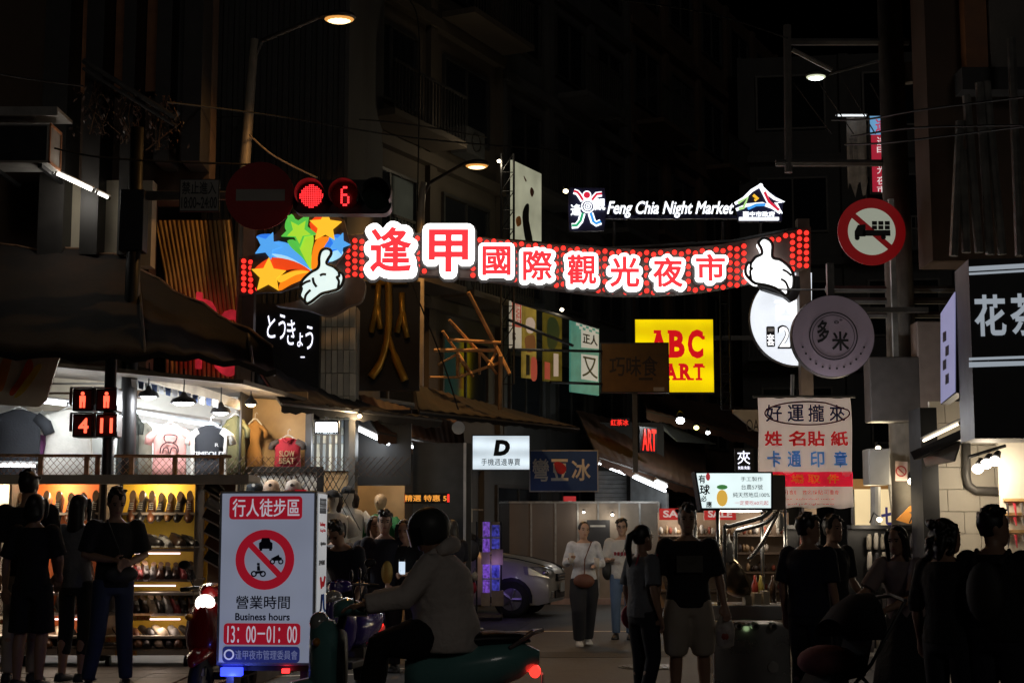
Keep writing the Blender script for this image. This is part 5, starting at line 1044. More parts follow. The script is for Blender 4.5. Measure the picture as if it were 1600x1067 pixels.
# ------------------------------------------------------------------ car nose
def car():
    o = empty('parked_car', 'silver car parked with its nose towards the fence', 'car', (0, 0, 0)); body = M('silver_paint', (.55, .52, .47), .35, metal=.15, var=.04, coat=.4)
    # local: nose at +x; sections along x of (half width, sill z, belt z, roof z)
    def sec(x, w, z0, zb, zt, wt):
        pts = []
        for y, z in ((-w * .93, z0), (-w, z0 + .15), (-w, (z0 + zb) / 2), (-w * .97, zb), (-wt, zt), (-wt * .5, zt + .03), (0, zt + .04)): pts.append((x, y, z))
        return pts + [(x, -y, z) for (x, y, z) in reversed(pts[:-1])]
    S = [sec(2.13, .6, .34, .7, .74, .52), sec(2.08, .76, .26, .76, .82, .64), sec(1.9, .83, .22, .85, .92, .7), sec(1.5, .86, .22, .94, 1.02, .73), sec(1.1, .87, .22, .98, 1.08, .75), sec(.85, .87, .22, 1.0, 1.12, .75), sec(.15, .87, .22, 1.02, 1.56, .64), sec(-.8, .87, .22, 1.03, 1.66, .64), sec(-1.7, .86, .24, 1.03, 1.62, .62), sec(-2.15, .83, .28, 1.02, 1.3, .66), sec(-2.28, .76, .38, .85, .9, .6)]
    b = MB().loft(S, True).build('body', body, o, True); autosmooth(b, 50)
    g = MB(); g.add([(.82, -.7, 1.13), (.2, -.62, 1.54), (.2, .62, 1.54), (.82, .7, 1.13)], [(0, 1, 2, 3)]); 
    for v in range(len(g.v)): g.v[v] = (g.v[v][0] + .03, g.v[v][1], g.v[v][2] + .03)
    g.build('windscreen', glass_d, o)
    for sg in (-1, 1):
        MB().add([(.6, sg * .865, 1.07), (.12, sg * .72, 1.5), (-1.5, sg * .72, 1.55), (-1.7, sg * .87, 1.07)], [(0, 1, 2, 3)]).build('side_window', glass_d, o)
        hp = [(2.15, .42, .7), (2.11, .74, .69), (1.74, .89, .76), (1.72, .885, .9), (1.98, .77, .9), (2.12, .5, .83)]; h = MB(); h.add([(x, sg * y, z) for x, y, z in hp] + [(x - .12, sg * (y - .08), z) for x, y, z in hp], [(0, 1, 2, 3, 4, 5)] + [(k, (k + 1) % 6, (k + 1) % 6 + 6, k + 6) for k in range(6)])
        ho = h.build('headlight', M('headlight_glass', (.5, .5, .48), .1, metal=.3, var=0, coat=1), o); MB().sph((2.03, sg * .8, .79), (.06, .05, .05), 10, 6).build('reflector', M('fog_chrome', (.7, .7, .68), .2, metal=.9), ho, True)
        MB().tube([(2.1, sg * .5, .86), (1.9, sg * .71, .94), (1.5, sg * .745, 1.035), (.85, sg * .765, 1.13)], .009, 5).build('bonnet_seam', black_m, o); MB().tube([(.95, sg * .885, .3), (.95, sg * .88, .98)], .007, 5).build('door_seam', black_m, o)
        MB().sph((.75, sg * .98, 1.14), (.07, .1, .07), 10, 7).build('side_mirror', body, o, True)
        f = MB(); f.box((2.11, sg * .58, .4), (.06, .22, .12)); f.build('fog_lamp', M('fog_chrome', (.7, .7, .68), .2, metal=.9), o)
        for x in (1.42, -1.35):
            ty = MB(); rg = [[(x + r_ * math.cos(t), sg * y, .32 + r_ * math.sin(t)) for t in [k * math.pi / 14 for k in range(28)]] for r_, y in ((.2, .89), (.3, .9), (.325, .86), (.325, .7), (.2, .7))]
            wh = ty.loft(rg, False).build('tyre', M('tyre_rubber', (.015, .015, .015), .8), o, True)
            rm_ = MB(); rm_.tube([(x, sg * .87, .32), (x, sg * .8, .32)], .2, 20)
            for k in range(5):
                a = k * 2 * math.pi / 5; rm_.tube([(x, sg * .885, .32), (x + .19 * math.cos(a), sg * .885, .32 + .19 * math.sin(a))], .03, 6)
            rm_.build('rim', M('rim_alloy', (.5, .5, .5), .3, metal=.9), wh)
            MB().add([(x + .39 * math.cos(t), sg * .868, .32 + .39 * math.sin(t)) for t in [R(-10 + k * 20) for k in range(11)]], [tuple(range(11))]).build('wheel_arch', black_m, o)
    g = MB(); g.box((2.15, 0, .7), (.06, .72, .13)); g.build('grille', black_m, o); g = MB(); g.box((2.18, 0, .73), (.03, .72, .02)); g.box((2.18, 0, .67), (.03, .66, .015)); g.build('chrome_bar', M('fog_chrome', (.7, .7, .68)), o)
    g = MB(); g.box((2.13, 0, .4), (.05, .9, .14)); g.build('air_intake', black_m, o); g = MB(); g.box((2.19, 0, .52), (.02, .38, .16)); g.build('number_plate', M('plate_white', (.55, .55, .52), .5), o)
    return o
c = car(); c.location = (X(870, 28.6) - 2.05, 28.9, 0); c.rotation_euler = (0, 0, R(-12))
# ------------------------------------------------------------------ phone case rack with purple light
rk = empty('phone_case_rack', 'tall rack of clear boxes glowing purple in front of the car', 'rack', (X(752, 27), 27, 0)); O = rk.location.copy(); q = lambda px, py: P(px, py, 27) - O
for px in (745, 783): MB().b2(q(px, 850).x - .015, q(px, 850).x + .015, -.02, .02, 0, q(0, 815).z).build('upright', black_m, rk)
MB().b2(q(742, 850).x, q(785, 850).x, -.1, .3, .05, .1).build('base', wood_d, rk)
cl_ = E('clear_box_blue', (.08, .08, .6), .3, .95, 22); cl2 = E('clear_box_violet', (.3, .12, .8), .35, .95, 26)
for k, (a, b, c_, d) in enumerate(((754, 815, 766, 862), (768, 820, 781, 857), (754, 880, 766, 925), (768, 882, 781, 922))):
    p = q(a, d); u = q(c_, b); bxo = MB().b2(p.x, u.x, -.08, .1, p.z, u.z).build('clear_box', cl_ if k % 2 else cl2, rk)
    f = MB()
    for xx in (p.x, u.x): f.b2(xx - .006, xx + .006, -.09, -.08, p.z, u.z)
    f.b2(p.x, u.x, -.09, -.081, (p.z + u.z) / 2 - .03, (p.z + u.z) / 2 + .0); f.build('box_edge', M('pale_case', (.5, .5, .52)), bxo)
for k, (a, b, c_, d) in enumerate(((752, 862, 766, 881), (768, 858, 786, 882), (752, 926, 766, 946), (768, 922, 787, 946), (768, 815, 781, 820))): 
    p = q(a, d); u = q(c_, b); MB().b2(p.x, u.x, -.1, .12, p.z, u.z).build('carton', M('kraft_carton', (.4, .3, .18), .7, var=.2), rk)
lamp('rack_glow', 'POINT', (q(775, 850).x, -.25, q(0, 880).z), 1.2, (.4, .25, 1), rk, .1); lamp('rack_glow', 'POINT', (q(790, 850).x, .3, q(0, 900).z), .7, (.4, .25, 1), rk, .1)
# hanging goods left of it (bags on a stand)
hs = empty('bag_stand', 'stand hung with dark bags and a red pouch beside the rider', 'stand', (X(730, 24), 24, 0)); O = hs.location.copy(); q = lambda px, py: P(px, py, 24) - O
MB().tube([(0, 0, 0), (0, 0, 1.9)], .02, 8).build('pole', steel, hs); MB().tube([(-.3, 0, 1.85), (.25, 0, 1.85)], .015, 6).build('bar', steel, hs); MB().tube([(-.25, 0, .03), (.25, 0, .03)], .025, 6).build('foot', steel, hs)
for k, (px, py, w, h, c_) in enumerate(((722, 870, .16, .3, (.02, .02, .022)), (735, 860, .14, .34, (.03, .03, .035)), (728, 915, .15, .28, (.02, .02, .02)), (738, 918, .07, .2, (.45, .03, .06)), (742, 900, .05, .14, (.4, .36, .3)))):
    p = q(px, py); MB().sph(p, (w, .07, h / 2), 12, 8).build('bag', M('bag_%d' % k, c_, .7), hs, True); MB().tube([p + Vector((-w * .5, 0, h * .4)), (p.x, 0, p.z + h * .9), p + Vector((w * .5, 0, h * .4))], .008, 5).build('strap', black_m, hs)
# ================================================================== RIGHT SIDE
cloth_t = M('banner_cloth', (.7, .66, .64), .85, var=.08, scale=4)
_n = cloth_t.node_tree; _t = _n.nodes.new('ShaderNodeBsdfTranslucent'); _t.inputs[0].default_value = (.62, .6, .6, 1); _a = _n.nodes.new('ShaderNodeAddShader')
_n.links.new(_n.nodes['Principled BSDF'].outputs[0], _a.inputs[0]); _n.links.new(_t.outputs[0], _a.inputs[1]); _n.links.new(_a.outputs[0], _n.nodes['Material Output'].inputs[0])
s = Sg('cloth_banner', 'hanging white cloth banner with blue and red brush characters above the cart', 'banner', (1184, 621, 1333, 793), 16, body=False)
a, c, b, d = s.b; rg = []
def wav(u, t): return .02 * math.sin(u * 22 + 1) * (.35 + t) + .012 * math.sin(u * 9 + t * 5)
for j in range(15):
    t = j / 14; rg.append([(a + (b - a) * i / 40 + .008 * math.sin(t * 7), wav(i / 40, t), d + (c - d) * t + .01 * math.sin(i * .5)) for i in range(41)])
MB().loft(rg + [[(x, y + .004, z) for x, y, z in r] for r in reversed(rg)], False, False).build('cloth', cloth_t, s.o, True)
def onb(t, mat, bx, **k):
    o_ = s.T(t, mat, bx, y=0, depth=.001, **k)
    for v in o_.data.vertices: v.co.y = wav((v.co.x - a) / (b - a), (d - v.co.z) / (d - c)) - .008
bn, br_, bb = M('print_navy', (.03, .04, .16), .8, var=.2), M('print_red', (.5, .03, .04), .8, var=.2), M('print_sky', (.12, .32, .6), .8, var=.2)
def sheer(m, c):
    n_ = m.node_tree; t_ = n_.nodes.new('ShaderNodeBsdfTranslucent'); t_.inputs[0].default_value = tuple(c) + (1,); a_ = n_.nodes.new('ShaderNodeAddShader'); n_.links.new(n_.nodes['Principled BSDF'].outputs[0], a_.inputs[0]); n_.links.new(t_.outputs[0], a_.inputs[1]); n_.links.new(a_.outputs[0], n_.nodes['Material Output'].inputs[0])
for t, x in (('好', 1196), ('運', 1230), ('攏', 1262), ('來', 1295)): onb(t, bn, (x, 632, x + 26, 659), bold=.02, name='character')
for t, x in (('姓', 1194), ('名', 1231), ('貼', 1261), ('紙', 1297)): onb(t, br_, (x, 673, x + 28, 697), bold=.035, name='character')
for t, x in (('卡', 1198), ('通', 1230), ('印', 1266), ('章', 1302)): onb(t, bb, (x, 704, x + 22, 730), bold=.035, name='character')
q_ = s.B(1185, 737, 1332, 760); st_ = MB(); st_.loft([[(q_[0] + (q_[2] - q_[0]) * i / 40, wav(i / 40, .75) - .004, z) for i in range(41)] for z in (q_[1], q_[3])], False, False); st_.build('red_band', M('band_red', (.8, .03, .09), .8, var=.1), s.o)
yk = M('print_yellow', (.95, .8, .15), .8, var=.1); sheer(yk, (.9, .75, .15)); sheer(MATS['band_red'], (.75, .03, .09)); sheer(br_, (.5, .03, .04)); sheer(bb, (.12, .32, .6))
for t, x in (('現', 1205), ('場', 1236), ('取', 1262), ('件', 1291)): onb(t, yk, (x, 741, x + 20, 755), bold=.02, name='character')
onb('現場可刻', br_, (1200, 765, 1244, 773)); onb('姓名採貼可重複', br_, (1253, 765, 1311, 773)); onb('Have your individual name', br_, (1200, 777, 1303, 782)); onb('stickers and pull right away', br_, (1200, 785, 1303, 790))
el = [(1260 + 66 * math.cos(R(t)), 646 - 18 * math.sin(R(t))) for t in range(0, 361, 8)]
s.line([p for p in el if not (1290 < p[0] and p[1] < 640)], M('print_maroon', (.12, .03, .05), .8, var=0), .008, -.045, 'brush_ring')
MB().tube([(a - .05, .0, d + .01), (b + .05, 0, d + .01)], .015, 6).build('rod', steel, s.o); MB().tube([s.L(1238, 621) and (s.L(1238, 621)[0], .02, s.L(1238, 621)[1]), (s.L(1239, 595)[0], .02, s.L(1239, 585)[1])], .02, 6).build('hanger', M('pale_case', (.5, .5, .52)), s.o)
spot('unseen bulb added close behind the cloth banner', 1285, 655, 17.2, (.95, .95, 1), 3, 26, .03)  # added to shine through the cloth and brighten the banner
# ------------------------------------------------------------------ food cart
ct = empty('food_cart', 'stainless steel food cart with lit white menu sign and large wok', 'food cart', (X(1160, 14), 14, 0)); O = ct.location.copy(); q = lambda px, py, Y=14: P(px, py, Y) - O
inox = M('stainless', (.42, .42, .41), .28, metal=.95, var=.1, scale=3)
bevel(MB().b2(q(1112, 850).x, q(1232, 850).x, 0, .6, .12, q(0, 975).z).build('body', inox, ct), .015); bevel(MB().b2(q(1106, 850).x, q(1236, 850).x, -.06, .66, q(0, 968).z, q(0, 945).z).build('counter', inox, ct), .012)
for px in (1124, 1152, 1178, 1206): 
    p = q(px, 977); MB().tube([(p.x, -.1, p.z), (p.x, 0.0, p.z)], [.034, .036], 14).build('knob', M('knob_chrome', (.55, .55, .52), .3, metal=.8), ct, True); MB().disc((p.x, p.z), .018, -.108, -.098, 10).build('knob_cap', black_m, ct)
MB().tube([(q(1204, 850).x, -.02, q(0, 1042).z), (q(1204, 850).x, .03, q(0, 1042).z)], .05, 14).build('gas_valve', steel, ct)
for px in (1120, 1226):
    for y in (.08, .5): MB().tube([(q(px, 850).x - .02, y, .06), (q(px, 850).x + .02, y, .06)], .06, 12).build('wheel', black_m, ct)
for px, y in ((1097, .5), (1122, .0), (1205, .5), (1236, .3)): MB().tube([(q(px, 850).x, y, q(0, 946).z), (q(px, 850).x, y, q(0, 795).z)], .018, 8).build('post', inox, ct, True)
for pts, y in (([(1132, 940), (1132, 830), (1140, 822), (1190, 808), (1205, 795)], -.02), ([(1152, 900), (1152, 836), (1160, 828), (1200, 816), (1220, 795)], .1), ([(1175, 875), (1195, 850), (1222, 798)], .2)):
    MB().tube([Vector((q(*p).x, y, q(*p).z)) for p in spline(pts, 4, False)], .02, 8).build('bent_tube', inox, ct, True)
sgn = MB(); u = [q(1084, 737), q(1206, 737), q(1206, 797), q(1094, 797)]; sgn.add([(p.x, -.05, p.z) for p in u] + [(p.x + .0, .22, p.z) for p in u], [(0, 1, 2, 3), (7, 6, 5, 4), (0, 4, 5, 1), (1, 5, 6, 2), (2, 6, 7, 3), (3, 7, 4, 0)]); so_ = sgn.build('menu_sign', black_m, ct)
u = [q(1087, 739.5), q(1203, 739.5), q(1203, 793.5), q(1096, 793.5)]; MB().add([(p.x, -.054, p.z) for p in u], [(0, 1, 2, 3)]).build('lit_face', E('menu_lit', (.8, .95, .95), 1.0, .08, 3), so_)
def mt(t, m, bx, **k):
    p = q(bx[0], bx[3]); r = q(bx[2], bx[1]); text(t, m, so_, (p.x, p.z, r.x, r.z), -.058, .002, **k)
for t, bx in (('有', (1090, 742, 1101, 755)), ('球', (1092, 757, 1108, 773)), ('必', (1094, 774, 1103, 784)), ('應', (1102, 783, 1111, 793))): mt(t, ink, bx, bold=.03, name='character')
for t, bx in (('手工製作', (1156, 745, 1190, 752)), ('台農57號', (1157, 757, 1190, 765)), ('純天然地瓜100%', (1144, 769, 1201, 777))): mt(t, ink, bx)
mt('一定要吃60元起', E('menu_red', (.6, .05, .06), .6), (1147, 782, 1199, 789)); MB().sph((q(1105, 745).x, -.056, q(0, 745).z), (.02, .004, .035), 10, 6).build('red_seal', E('menu_red', (.6, .05, .06), .6), so_)
f = MB(); p = q(1127, 778); f.sph((p.x, -.056, p.z), (.05, .006, .075), 14, 8); f.build('potato_picture', E('menu_orange', (.85, .5, .08), .75), so_, True); f = MB(); p = q(1127, 761); f.sph((p.x, -.06, p.z), (.05, .005, .022), 10, 6); f.build('leaf_picture', E('menu_green', (.08, .3, .08), .6), so_, True)
MB().b2(q(1207, 850).x, q(1228, 850).x, -.04, .3, q(0, 796).z, q(0, 742).z).build('sign_side_box', M('kraft_case', (.3, .25, .19), .6, var=.2), ct)
w = MB(); cw_ = q(1160, 905); rg = []
for k in range(7):
    a_ = R(90 * k / 6); rg.append([Vector((.19 * math.sin(a_) * math.cos(t), .19 * math.sin(a_) * math.sin(t), -.17 * math.cos(a_))) for t in [j * math.pi / 10 for j in range(20)]])
rot = Matrix.Rotation(R(62), 3, 'Y') @ Matrix.Rotation(R(-15), 3, 'X'); rg = [[rot @ v + Vector((cw_.x - .02, .15, cw_.z + .02)) for v in r] for r in rg]; w.loft(rg, False); w.build('wok', M('wok_metal', (.16, .12, .08), .35, metal=.8, var=.3, scale=10), ct, True)
MB().tube(rg[-1] + rg[-1][:1], .012, 6).build('wok_rim', M('wok_rim', (.5, .4, .25), .35, metal=.7), ct)
MB().loft([[(q(1140, 850).x + r_ * math.cos(t), .05 + r_ * math.sin(t), z) for t in [k * math.pi / 6 for k in range(12)]] for r_, z in ((.035, q(0, 878).z), (.037, q(0, 850).z), (.03, q(0, 846).z), (.012, q(0, 843).z), (.006, q(0, 834).z))]).build('sauce_bottle', M('bottle_white', (.6, .58, .52), .4, trans=0), ct, True)
for k, px in enumerate((1188, 1197, 1216)): MB().loft([[(q(px, 850).x + r_ * math.cos(t), .35 + r_ * math.sin(t), q(0, z).z) for t in [i * math.pi / 6 for i in range(12)]] for r_, z in ((.03, 944), (.032, 916), (.014, 908), (.012, 900))]).build('condiment_bottle', M('condiment_%d' % k, ((.4, .05, .03), (.5, .4, .1), (.1, .05, .03))[k], .3), ct, True)
for k in range(3): MB().b2(q(1166 + k * 14, 850).x, q(1176 + k * 14, 850).x, .1, .3, q(0, 945).z, q(0, 930 - 3 * k).z).build('tray', M('tray_pale', (.5, .42, .3), .5), ct)
MB().sph(q(1226, 815) + Vector((0, .25, 0)), (.04, .02, .09), 10, 6).build('hanging_cloth', M('cloth_0', (.62, .6, .55)), ct, True)
MB().sph((q(1160, 850).x, .05, q(0, 798).z), (.2, .04, .012), 12, 5).build('work_lamp', E('work_lamp', (1, .9, .75), 7), ct); lamp('work_light', 'POINT', (q(1165, 850).x, .22, q(0, 806).z), 6, (1, .85, .65), ct, .08)
lamp('edge_light', 'POINT', (q(1165, 850).x, -.05, q(0, 971).z - .06), .03, (.7, 1, .5), ct, .03)
# ------------------------------------------------------------------ pillar, pipes, boxes, stickers
pl_ = empty('utility_pole', 'concrete utility pole with cross beams and cables on the right', 'pole', (X(1419, 18.5), 18.5, .13)); O = pl_.location.copy(); q = lambda px, py, Y=18.5: P(px, py, Y) - O
MB().tube([(0, 0, 0), (q(1416, 850).x, 0, q(0, -20).z)], [.2, .15], 14).build('shaft', M('pole_concrete', (.2, .18, .15), .8, var=.2, dirt=(.1, .09, .08)), pl_, True)
for a, b, c_, d in ((1228, 66, 1420, 66), (1212, 255, 1400, 255), (1290, 452, 1500, 452), (1300, 470, 1495, 470), (1290, 492, 1480, 492)): MB().tube([q(a, b), q(c_, d)], .045, 6).build('cross_beam', M('beam_steel', (.13, .125, .12), .6, metal=.3), pl_)
MB().tube([q(1230, 40), q(1232, 270)], .05, 8).build('side_post', M('beam_steel', (.13, .125, .12)), pl_); MB().tube([q(1238, 78), q(1300, 110)], .03, 6).build('brace', steel, pl_)
for k in range(4): MB().tube([q(1240 + 40 * k, 130), q(1300 + 34 * k, 210)], .008, 4).build('stay_wire', frame_d, pl_)
MB().tube([q(1398, 660), q(1390, 740), q(1402, 850)], .035, 8).build('conduit', M('conduit_white', (.5, .48, .44), .6), pl_); MB().tube([q(1419, 100), q(1420, 130)], .08, 8).build('insulator', conc, pl_)
for nm, a, b, c_, d, m in (('junction_box', 1352, 702, 1384, 758, M('box_grey', (.3, .29, .27), .5, var=.1)), ('meter_box', 1430, 505, 1472, 640, M('box_brown', (.28, .22, .19), .6, var=.15)), ('transformer', 1355, 560, 1430, 660, M('box_dark', (.08, .07, .065), .6, var=.2))):
    p = q(a, d, 18.2); r = q(c_, b, 18.2); bevel(MB().b2(p.x, r.x, -.5, -.18, p.z, r.z).build(nm, m, pl_), .015)
MB().tube([q(1368, 760, 18.1), q(1368, 1030, 18.1)], .06, 10).build('pipe', M('pipe_grey', (.3, .29, .27), .5), pl_)
s = Sg('sticker_sign', 'small white no dumping sticker with red ring on the concrete pole', 'sign', (1399, 720, 1418, 751), 18.2, body=False); s.poly(ccw([(1399, 720), (1418, 721), (1418, 751), (1399, 751)]), M('sticker_pink', (.6, .45, .4), .6), 0, .01, 'plate'); x, z = s.L(1408, 736); f = MB(); f.ring((x, z), .05, .065, -.006, 0); f.box((x, -.004, z), (.11, .004, .012), Matrix.Rotation(R(45), 3, 'Y')); f.build('red_ring', M('sticker_red', (.4, .03, .03), .6), s.o)
s = Sg('arrow_sign', 'orange arrow plate fixed low on the concrete pole', 'sign', (1400, 790, 1440, 818), 18.15, body=False); s.poly(ccw([(1400, 812), (1422, 790), (1432, 790), (1432, 798), (1420, 800), (1440, 812), (1420, 818)]), M('arrow_orange', (.5, .2, .03), .6), 0, .02, 'arrow')
# cream lit shop sign behind
s = Sg('shop_sign', 'cream lit shop sign with blue characters behind the utility pole', 'sign', (1332, 748, 1462, 830), 21, depth=.15, face=E('cream_lit', (.85, .68, .4), .7, .2, 2)); bl2 = M('print_blue', (.03, .03, .25), .6); s.T('七', bl2, (1376, 792, 1400, 820), bold=.05); s.T('彩', bl2, (1436, 788, 1460, 816), bold=.05)
MB().b2(s.b[0], s.b[2], -.02, .1, s.B(0, 755, 10, 764)[1], s.b[3]).build('brown_header', M('brown_header', (.3, .16, .05), .6), s.o); MB().b2(s.b[0] + .1, s.b[0] + .2, .0, .1, -1.6, 0).build('post', frame_d, s.o); MB().b2(s.b[2] - .2, s.b[2] - .1, .0, .1, -1.6, 0).build('post', frame_d, s.o)
# right shop: block wall, pipe, white peg wall, counter
rs = empty('accessory_shop', 'bright accessory shop with white block wall at right edge', 'shop', (X(1458, 17), 17, .13)); O = rs.location.copy(); q = lambda px, py, Y=17: P(px, py, Y) - O
blk = M('white_block', (.55, .5, .42), .7, var=.08, scale=3); 
MB().b2(0, q(1620, 850).x, .05, .2, 0, q(0, 640).z).build('mortar', M('mortar', (.35, .31, .26), .8), rs)
yy = 1040; r_ = 0
while yy > 660:
    for k in range(-1, 4):
        a = 1459 + k * 50 + (25 if r_ % 2 else 0); c_ = a + 49; a = max(a, 1459); c_ = min(c_, 1620)
        if c_ - a > 4: MB().b2(q(a, 850).x, q(c_, 850).x, .0, .05, q(0, yy).z, q(0, yy - 33.5).z).build('block', blk, rs)
    yy -= 34.5; r_ += 1
MB().b2(-.18, 0, -.3, .2, 0, q(0, 640).z).build('steel_jamb', black_m, rs)
MB().tube([Vector((v.x, -.06, v.z)) for v in [q(1508, 690), q(1508, 745), q(1511, 758), q(1522, 766), q(1570, 768)]], .045, 10).build('drain_pipe', M('pipe_dim', (.16, .15, .14), .5, metal=.3), rs, True)
pw = M('peg_white', (.72, .66, .56), .6, var=.04)
MB().b2(q(1566, 850, 16.4).x, q(1720, 850, 16.4).x, -.6, -.55, 0, q(0, 690).z).build('peg_wall', pw, rs); MB().b2(q(1562, 850, 16).x, q(1720, 850, 16).x, -1.0, -.6, 0.1, q(0, 905).z).build('counter', pw, rs)
rnd = random.Random(5)
for r_, py in enumerate((783, 805, 832)):
    p = q(1570, py, 16.4); MB().b2(q(1572, 850, 16.35).x, q(1700, 850, 16.35).x, -.66, -.6, p.z, p.z + .03).build('wood_rail', M('rail_wood', (.55, .35, .15), .6), rs)
    for k in range(9):
        x = q(1575, 850, 16.35).x + k * .075; MB().tube([(x, -.68, p.z - .02), (x + rnd.uniform(-.02, .02), -.69, p.z - .1 - rnd.random() * .06)], [.018, .006], 6).build('trinket', M('trinket_%d' % (k % 3), ((.05, .04, .04), (.5, .04, .06), (.2, .18, .17))[k % 3], .4), rs)
fl_ = empty('flood_cluster', 'cluster of warm white flood bulbs under the right shop eave', 'lamp', P(1540, 728, 16.2))
for k, (dx, dz) in enumerate(((-.09, -.03), (.0, .02), (.09, .05))): MB().sph((dx, -.02, dz), (.06, .06, .05), 12, 8).build('bulb', E('warm_flood', (1, .9, .75), 14), fl_, True); MB().tube([(dx + .02, .0, dz + .03), (dx + .07, .06, dz + .1)], [.05, .03], 8).build('socket', black_m, fl_)
MB().tube([(-.15, .1, .1), (.25, .1, .22)], .02, 6).build('bracket', black_m, fl_); lamp('flood_light', 'POINT', (0, -.05, -.12), 22, (1, .84, .62), fl_, .12)
lt = lamp('shop_light', 'POINT', q(1590, 720, 16.0), 6, (1, .84, .62), rs, .15)
tubes('tilted tube lamp box under the tea sign', ((1440, 690), (1502, 660)), 15.5, 15, .014, 3, (1, .85, .6))
sb_ = empty('light_box', 'tilted black light box with lamps under the tea sign', 'lamp', P(1470, 690, 15.3)); O2 = sb_.location.copy(); sheet('box', [(1422, 706, 15.5), (1508, 668, 15.0), (1510, 682, 15.0), (1428, 718, 15.5)], black_m, sb_, .12, O2); sheet('reflector', [(1440, 708, 15.6), (1500, 690, 15.2), (1490, 720, 15.2), (1446, 728, 15.6)], M('reflector', (.5, .47, .42), .4, metal=.4), sb_, .02, O2)
# racks of socks and goods in the right shop row
gm = [M('goods_%d' % i, c, .75) for i, c in enumerate(((.03, .03, .035), (.45, .42, .38), (.1, .09, .09), (.25, .1, .08), (.3, .27, .22)))]
for kk, (a, c_, Y) in enumerate(((1228, 1262, 17.6), (1328, 1390, 17.2), (1392, 1450, 17.6))):
    rk = empty('goods_rack', ['narrow goods rack just right of the cart', 'wide goods rack with pale socks in the middle of the right shops', 'goods rack below the orange arrow'][kk], 'rack', (X((a + c_) / 2, Y), Y, .13)); O = rk.location.copy(); q = lambda px, py: P(px, py, Y) - O
    MB().b2(q(a, 850).x, q(c_, 850).x, .1, .14, .1, q(0, 822).z).build('back_grid', black_m, rk); MB().b2(q(a, 850).x, q(c_, 850).x, -.1, .14, q(0, 826).z, q(0, 820).z).build('top_bar', black_m, rk)
    bp_ = q((a + c_) / 2, 812); MB().sph((bp_.x, -.45, bp_.z), (.03, .03, .025), 10, 6).build('fill_bulb', E('fill_bulb', (1, .85, .65), 8), rk, True); MB().tube([(bp_.x, -.45, bp_.z + .02), (bp_.x, -.2, bp_.z + .08), (bp_.x, 0, bp_.z - .03)], .008, 5).build('fill_arm', black_m, rk); lamp('fill_light', 'POINT', (bp_.x, -.47, bp_.z - .05), 7, (1, .85, .65), rk, .05)  # clip lamp added in front of each rack to brighten its goods
    n = max(3, int((c_ - a) / 9))
    for r_ in range(6):
        for k in range(n):
            x = q(a + (c_ - a) * (k + .1) / n, 0).x; w_ = (q(a + (c_ - a) * (k + .8) / n, 0).x - x); z = q(0, 858 + r_ * 32).z; hh = .16 + rnd.random() * .04
            o_ = MB().loft([[(x + w_ / 2 + w_ / 2 * f_ * math.cos(t), -.02 + .03 * f_ * math.sin(t) - dz * .04, z + dz * hh) for t in [j * math.pi / 4 for j in range(8)]] for f_, dz in ((.8, 0), (1, .2), (1, .75), (.6, 1))]).build('hanging_goods', rnd.choice(gm), rk, True)
lamp('row_light', 'POINT', P(1345, 800, 19), 40, (1, .8, .5), s.o if False else None, .2); bpy.data.objects['row_light'].parent = rs; bpy.data.objects['row_light'].location = P(1350, 790, 19.6) - rs.location
bx_ = empty('shop_display', 'warm lit goods table behind the right hand crowd', 'display', (X(1420, 18.4), 17.9, .13)); O = bx_.location.copy(); MB().b2(-1.2, .5, 0, .6, 0, .75).build('table', wood_l, bx_)
for k in range(24): MB().b2(-1.15 + k * .066, -1.1 + k * .066, .05 + rnd.random() * .1, .3, .75, .82 + rnd.random() * .12).build('goods', rnd.choice(gm + [blk, blk]), bx_)
# ------------------------------------------------------------------ business hours sign box
s = Sg('street_sign_box', 'standing white light box with no vehicles symbol and business hours', 'sign', (343, 767, 491, 1040), 12.5, yaw=-4, body=False)
a, c, b, d = s.b; cz = s.o.location.z
face = E('dim_box_face', (.55, .61, .8), .27, .12, 1.5)
bevel(MB().b2(a, b, .012, .4, c, d).build('case', M('alu_case', (.42, .42, .42), .4, metal=.5, var=.08), s.o), .008); MB().b2(a + .025, b - .025, 0, .02, c + .025, d - .02).build('front_face', face, s.o)
sr_ = E('box_sign_red', (.5, .012, .03), .42); sn_ = E('box_sign_navy', (.03, .04, .2), .4); dn = M('dark_navy_ink', (.012, .014, .05), .5, var=0); swh = E('box_print_white', (.75, .75, .85), .45)
def bar_(bx, m, r_=.03): return MB().prism(rrect(*s.B(*bx), r_), -.004, .002).build('print_panel', m, s.o)
bar_((359, 775, 472, 811), sr_); s.T('行人徒步區', swh, (364, 779, 468, 807), y=-.007, depth=.002, bold=.01)
cx, czz = s.L(414, 874); R0 = 46 * mpp(12.5)
MB().ring((cx, czz), R0 * .7, R0, -.006, .0).build('red_ring', sr_, s.o); f = MB(); f.box((cx, -.0065, czz), (R0 * 1.6, .003, R0 * .2), Matrix.Rotation(R(45), 3, 'Y')); f.build('red_bar', sr_, s.o)
def sym(name, shapes):
    f = MB()
    for sh_ in shapes:
        if len(sh_) == 3 and not isinstance(sh_[0], tuple): f.ring(s.L(sh_[0], sh_[1]), sh_[2] * mpp(12.5) * .55, sh_[2] * mpp(12.5), -.009, -.004, 16)
        else: f.prism([s.L(*p) for p in ccw(list(sh_))], -.009, -.004)
    f.build(name, dn, s.o)
sym('car_symbol', [[(405, 848), (409, 845), (422, 845), (426, 848), (426, 857), (405, 857)], [(408, 845), (410, 840), (421, 840), (423, 845)], [(406, 857), (410, 857), (410, 860), (406, 860)], [(421, 857), (425, 857), (425, 860), (421, 860)]])
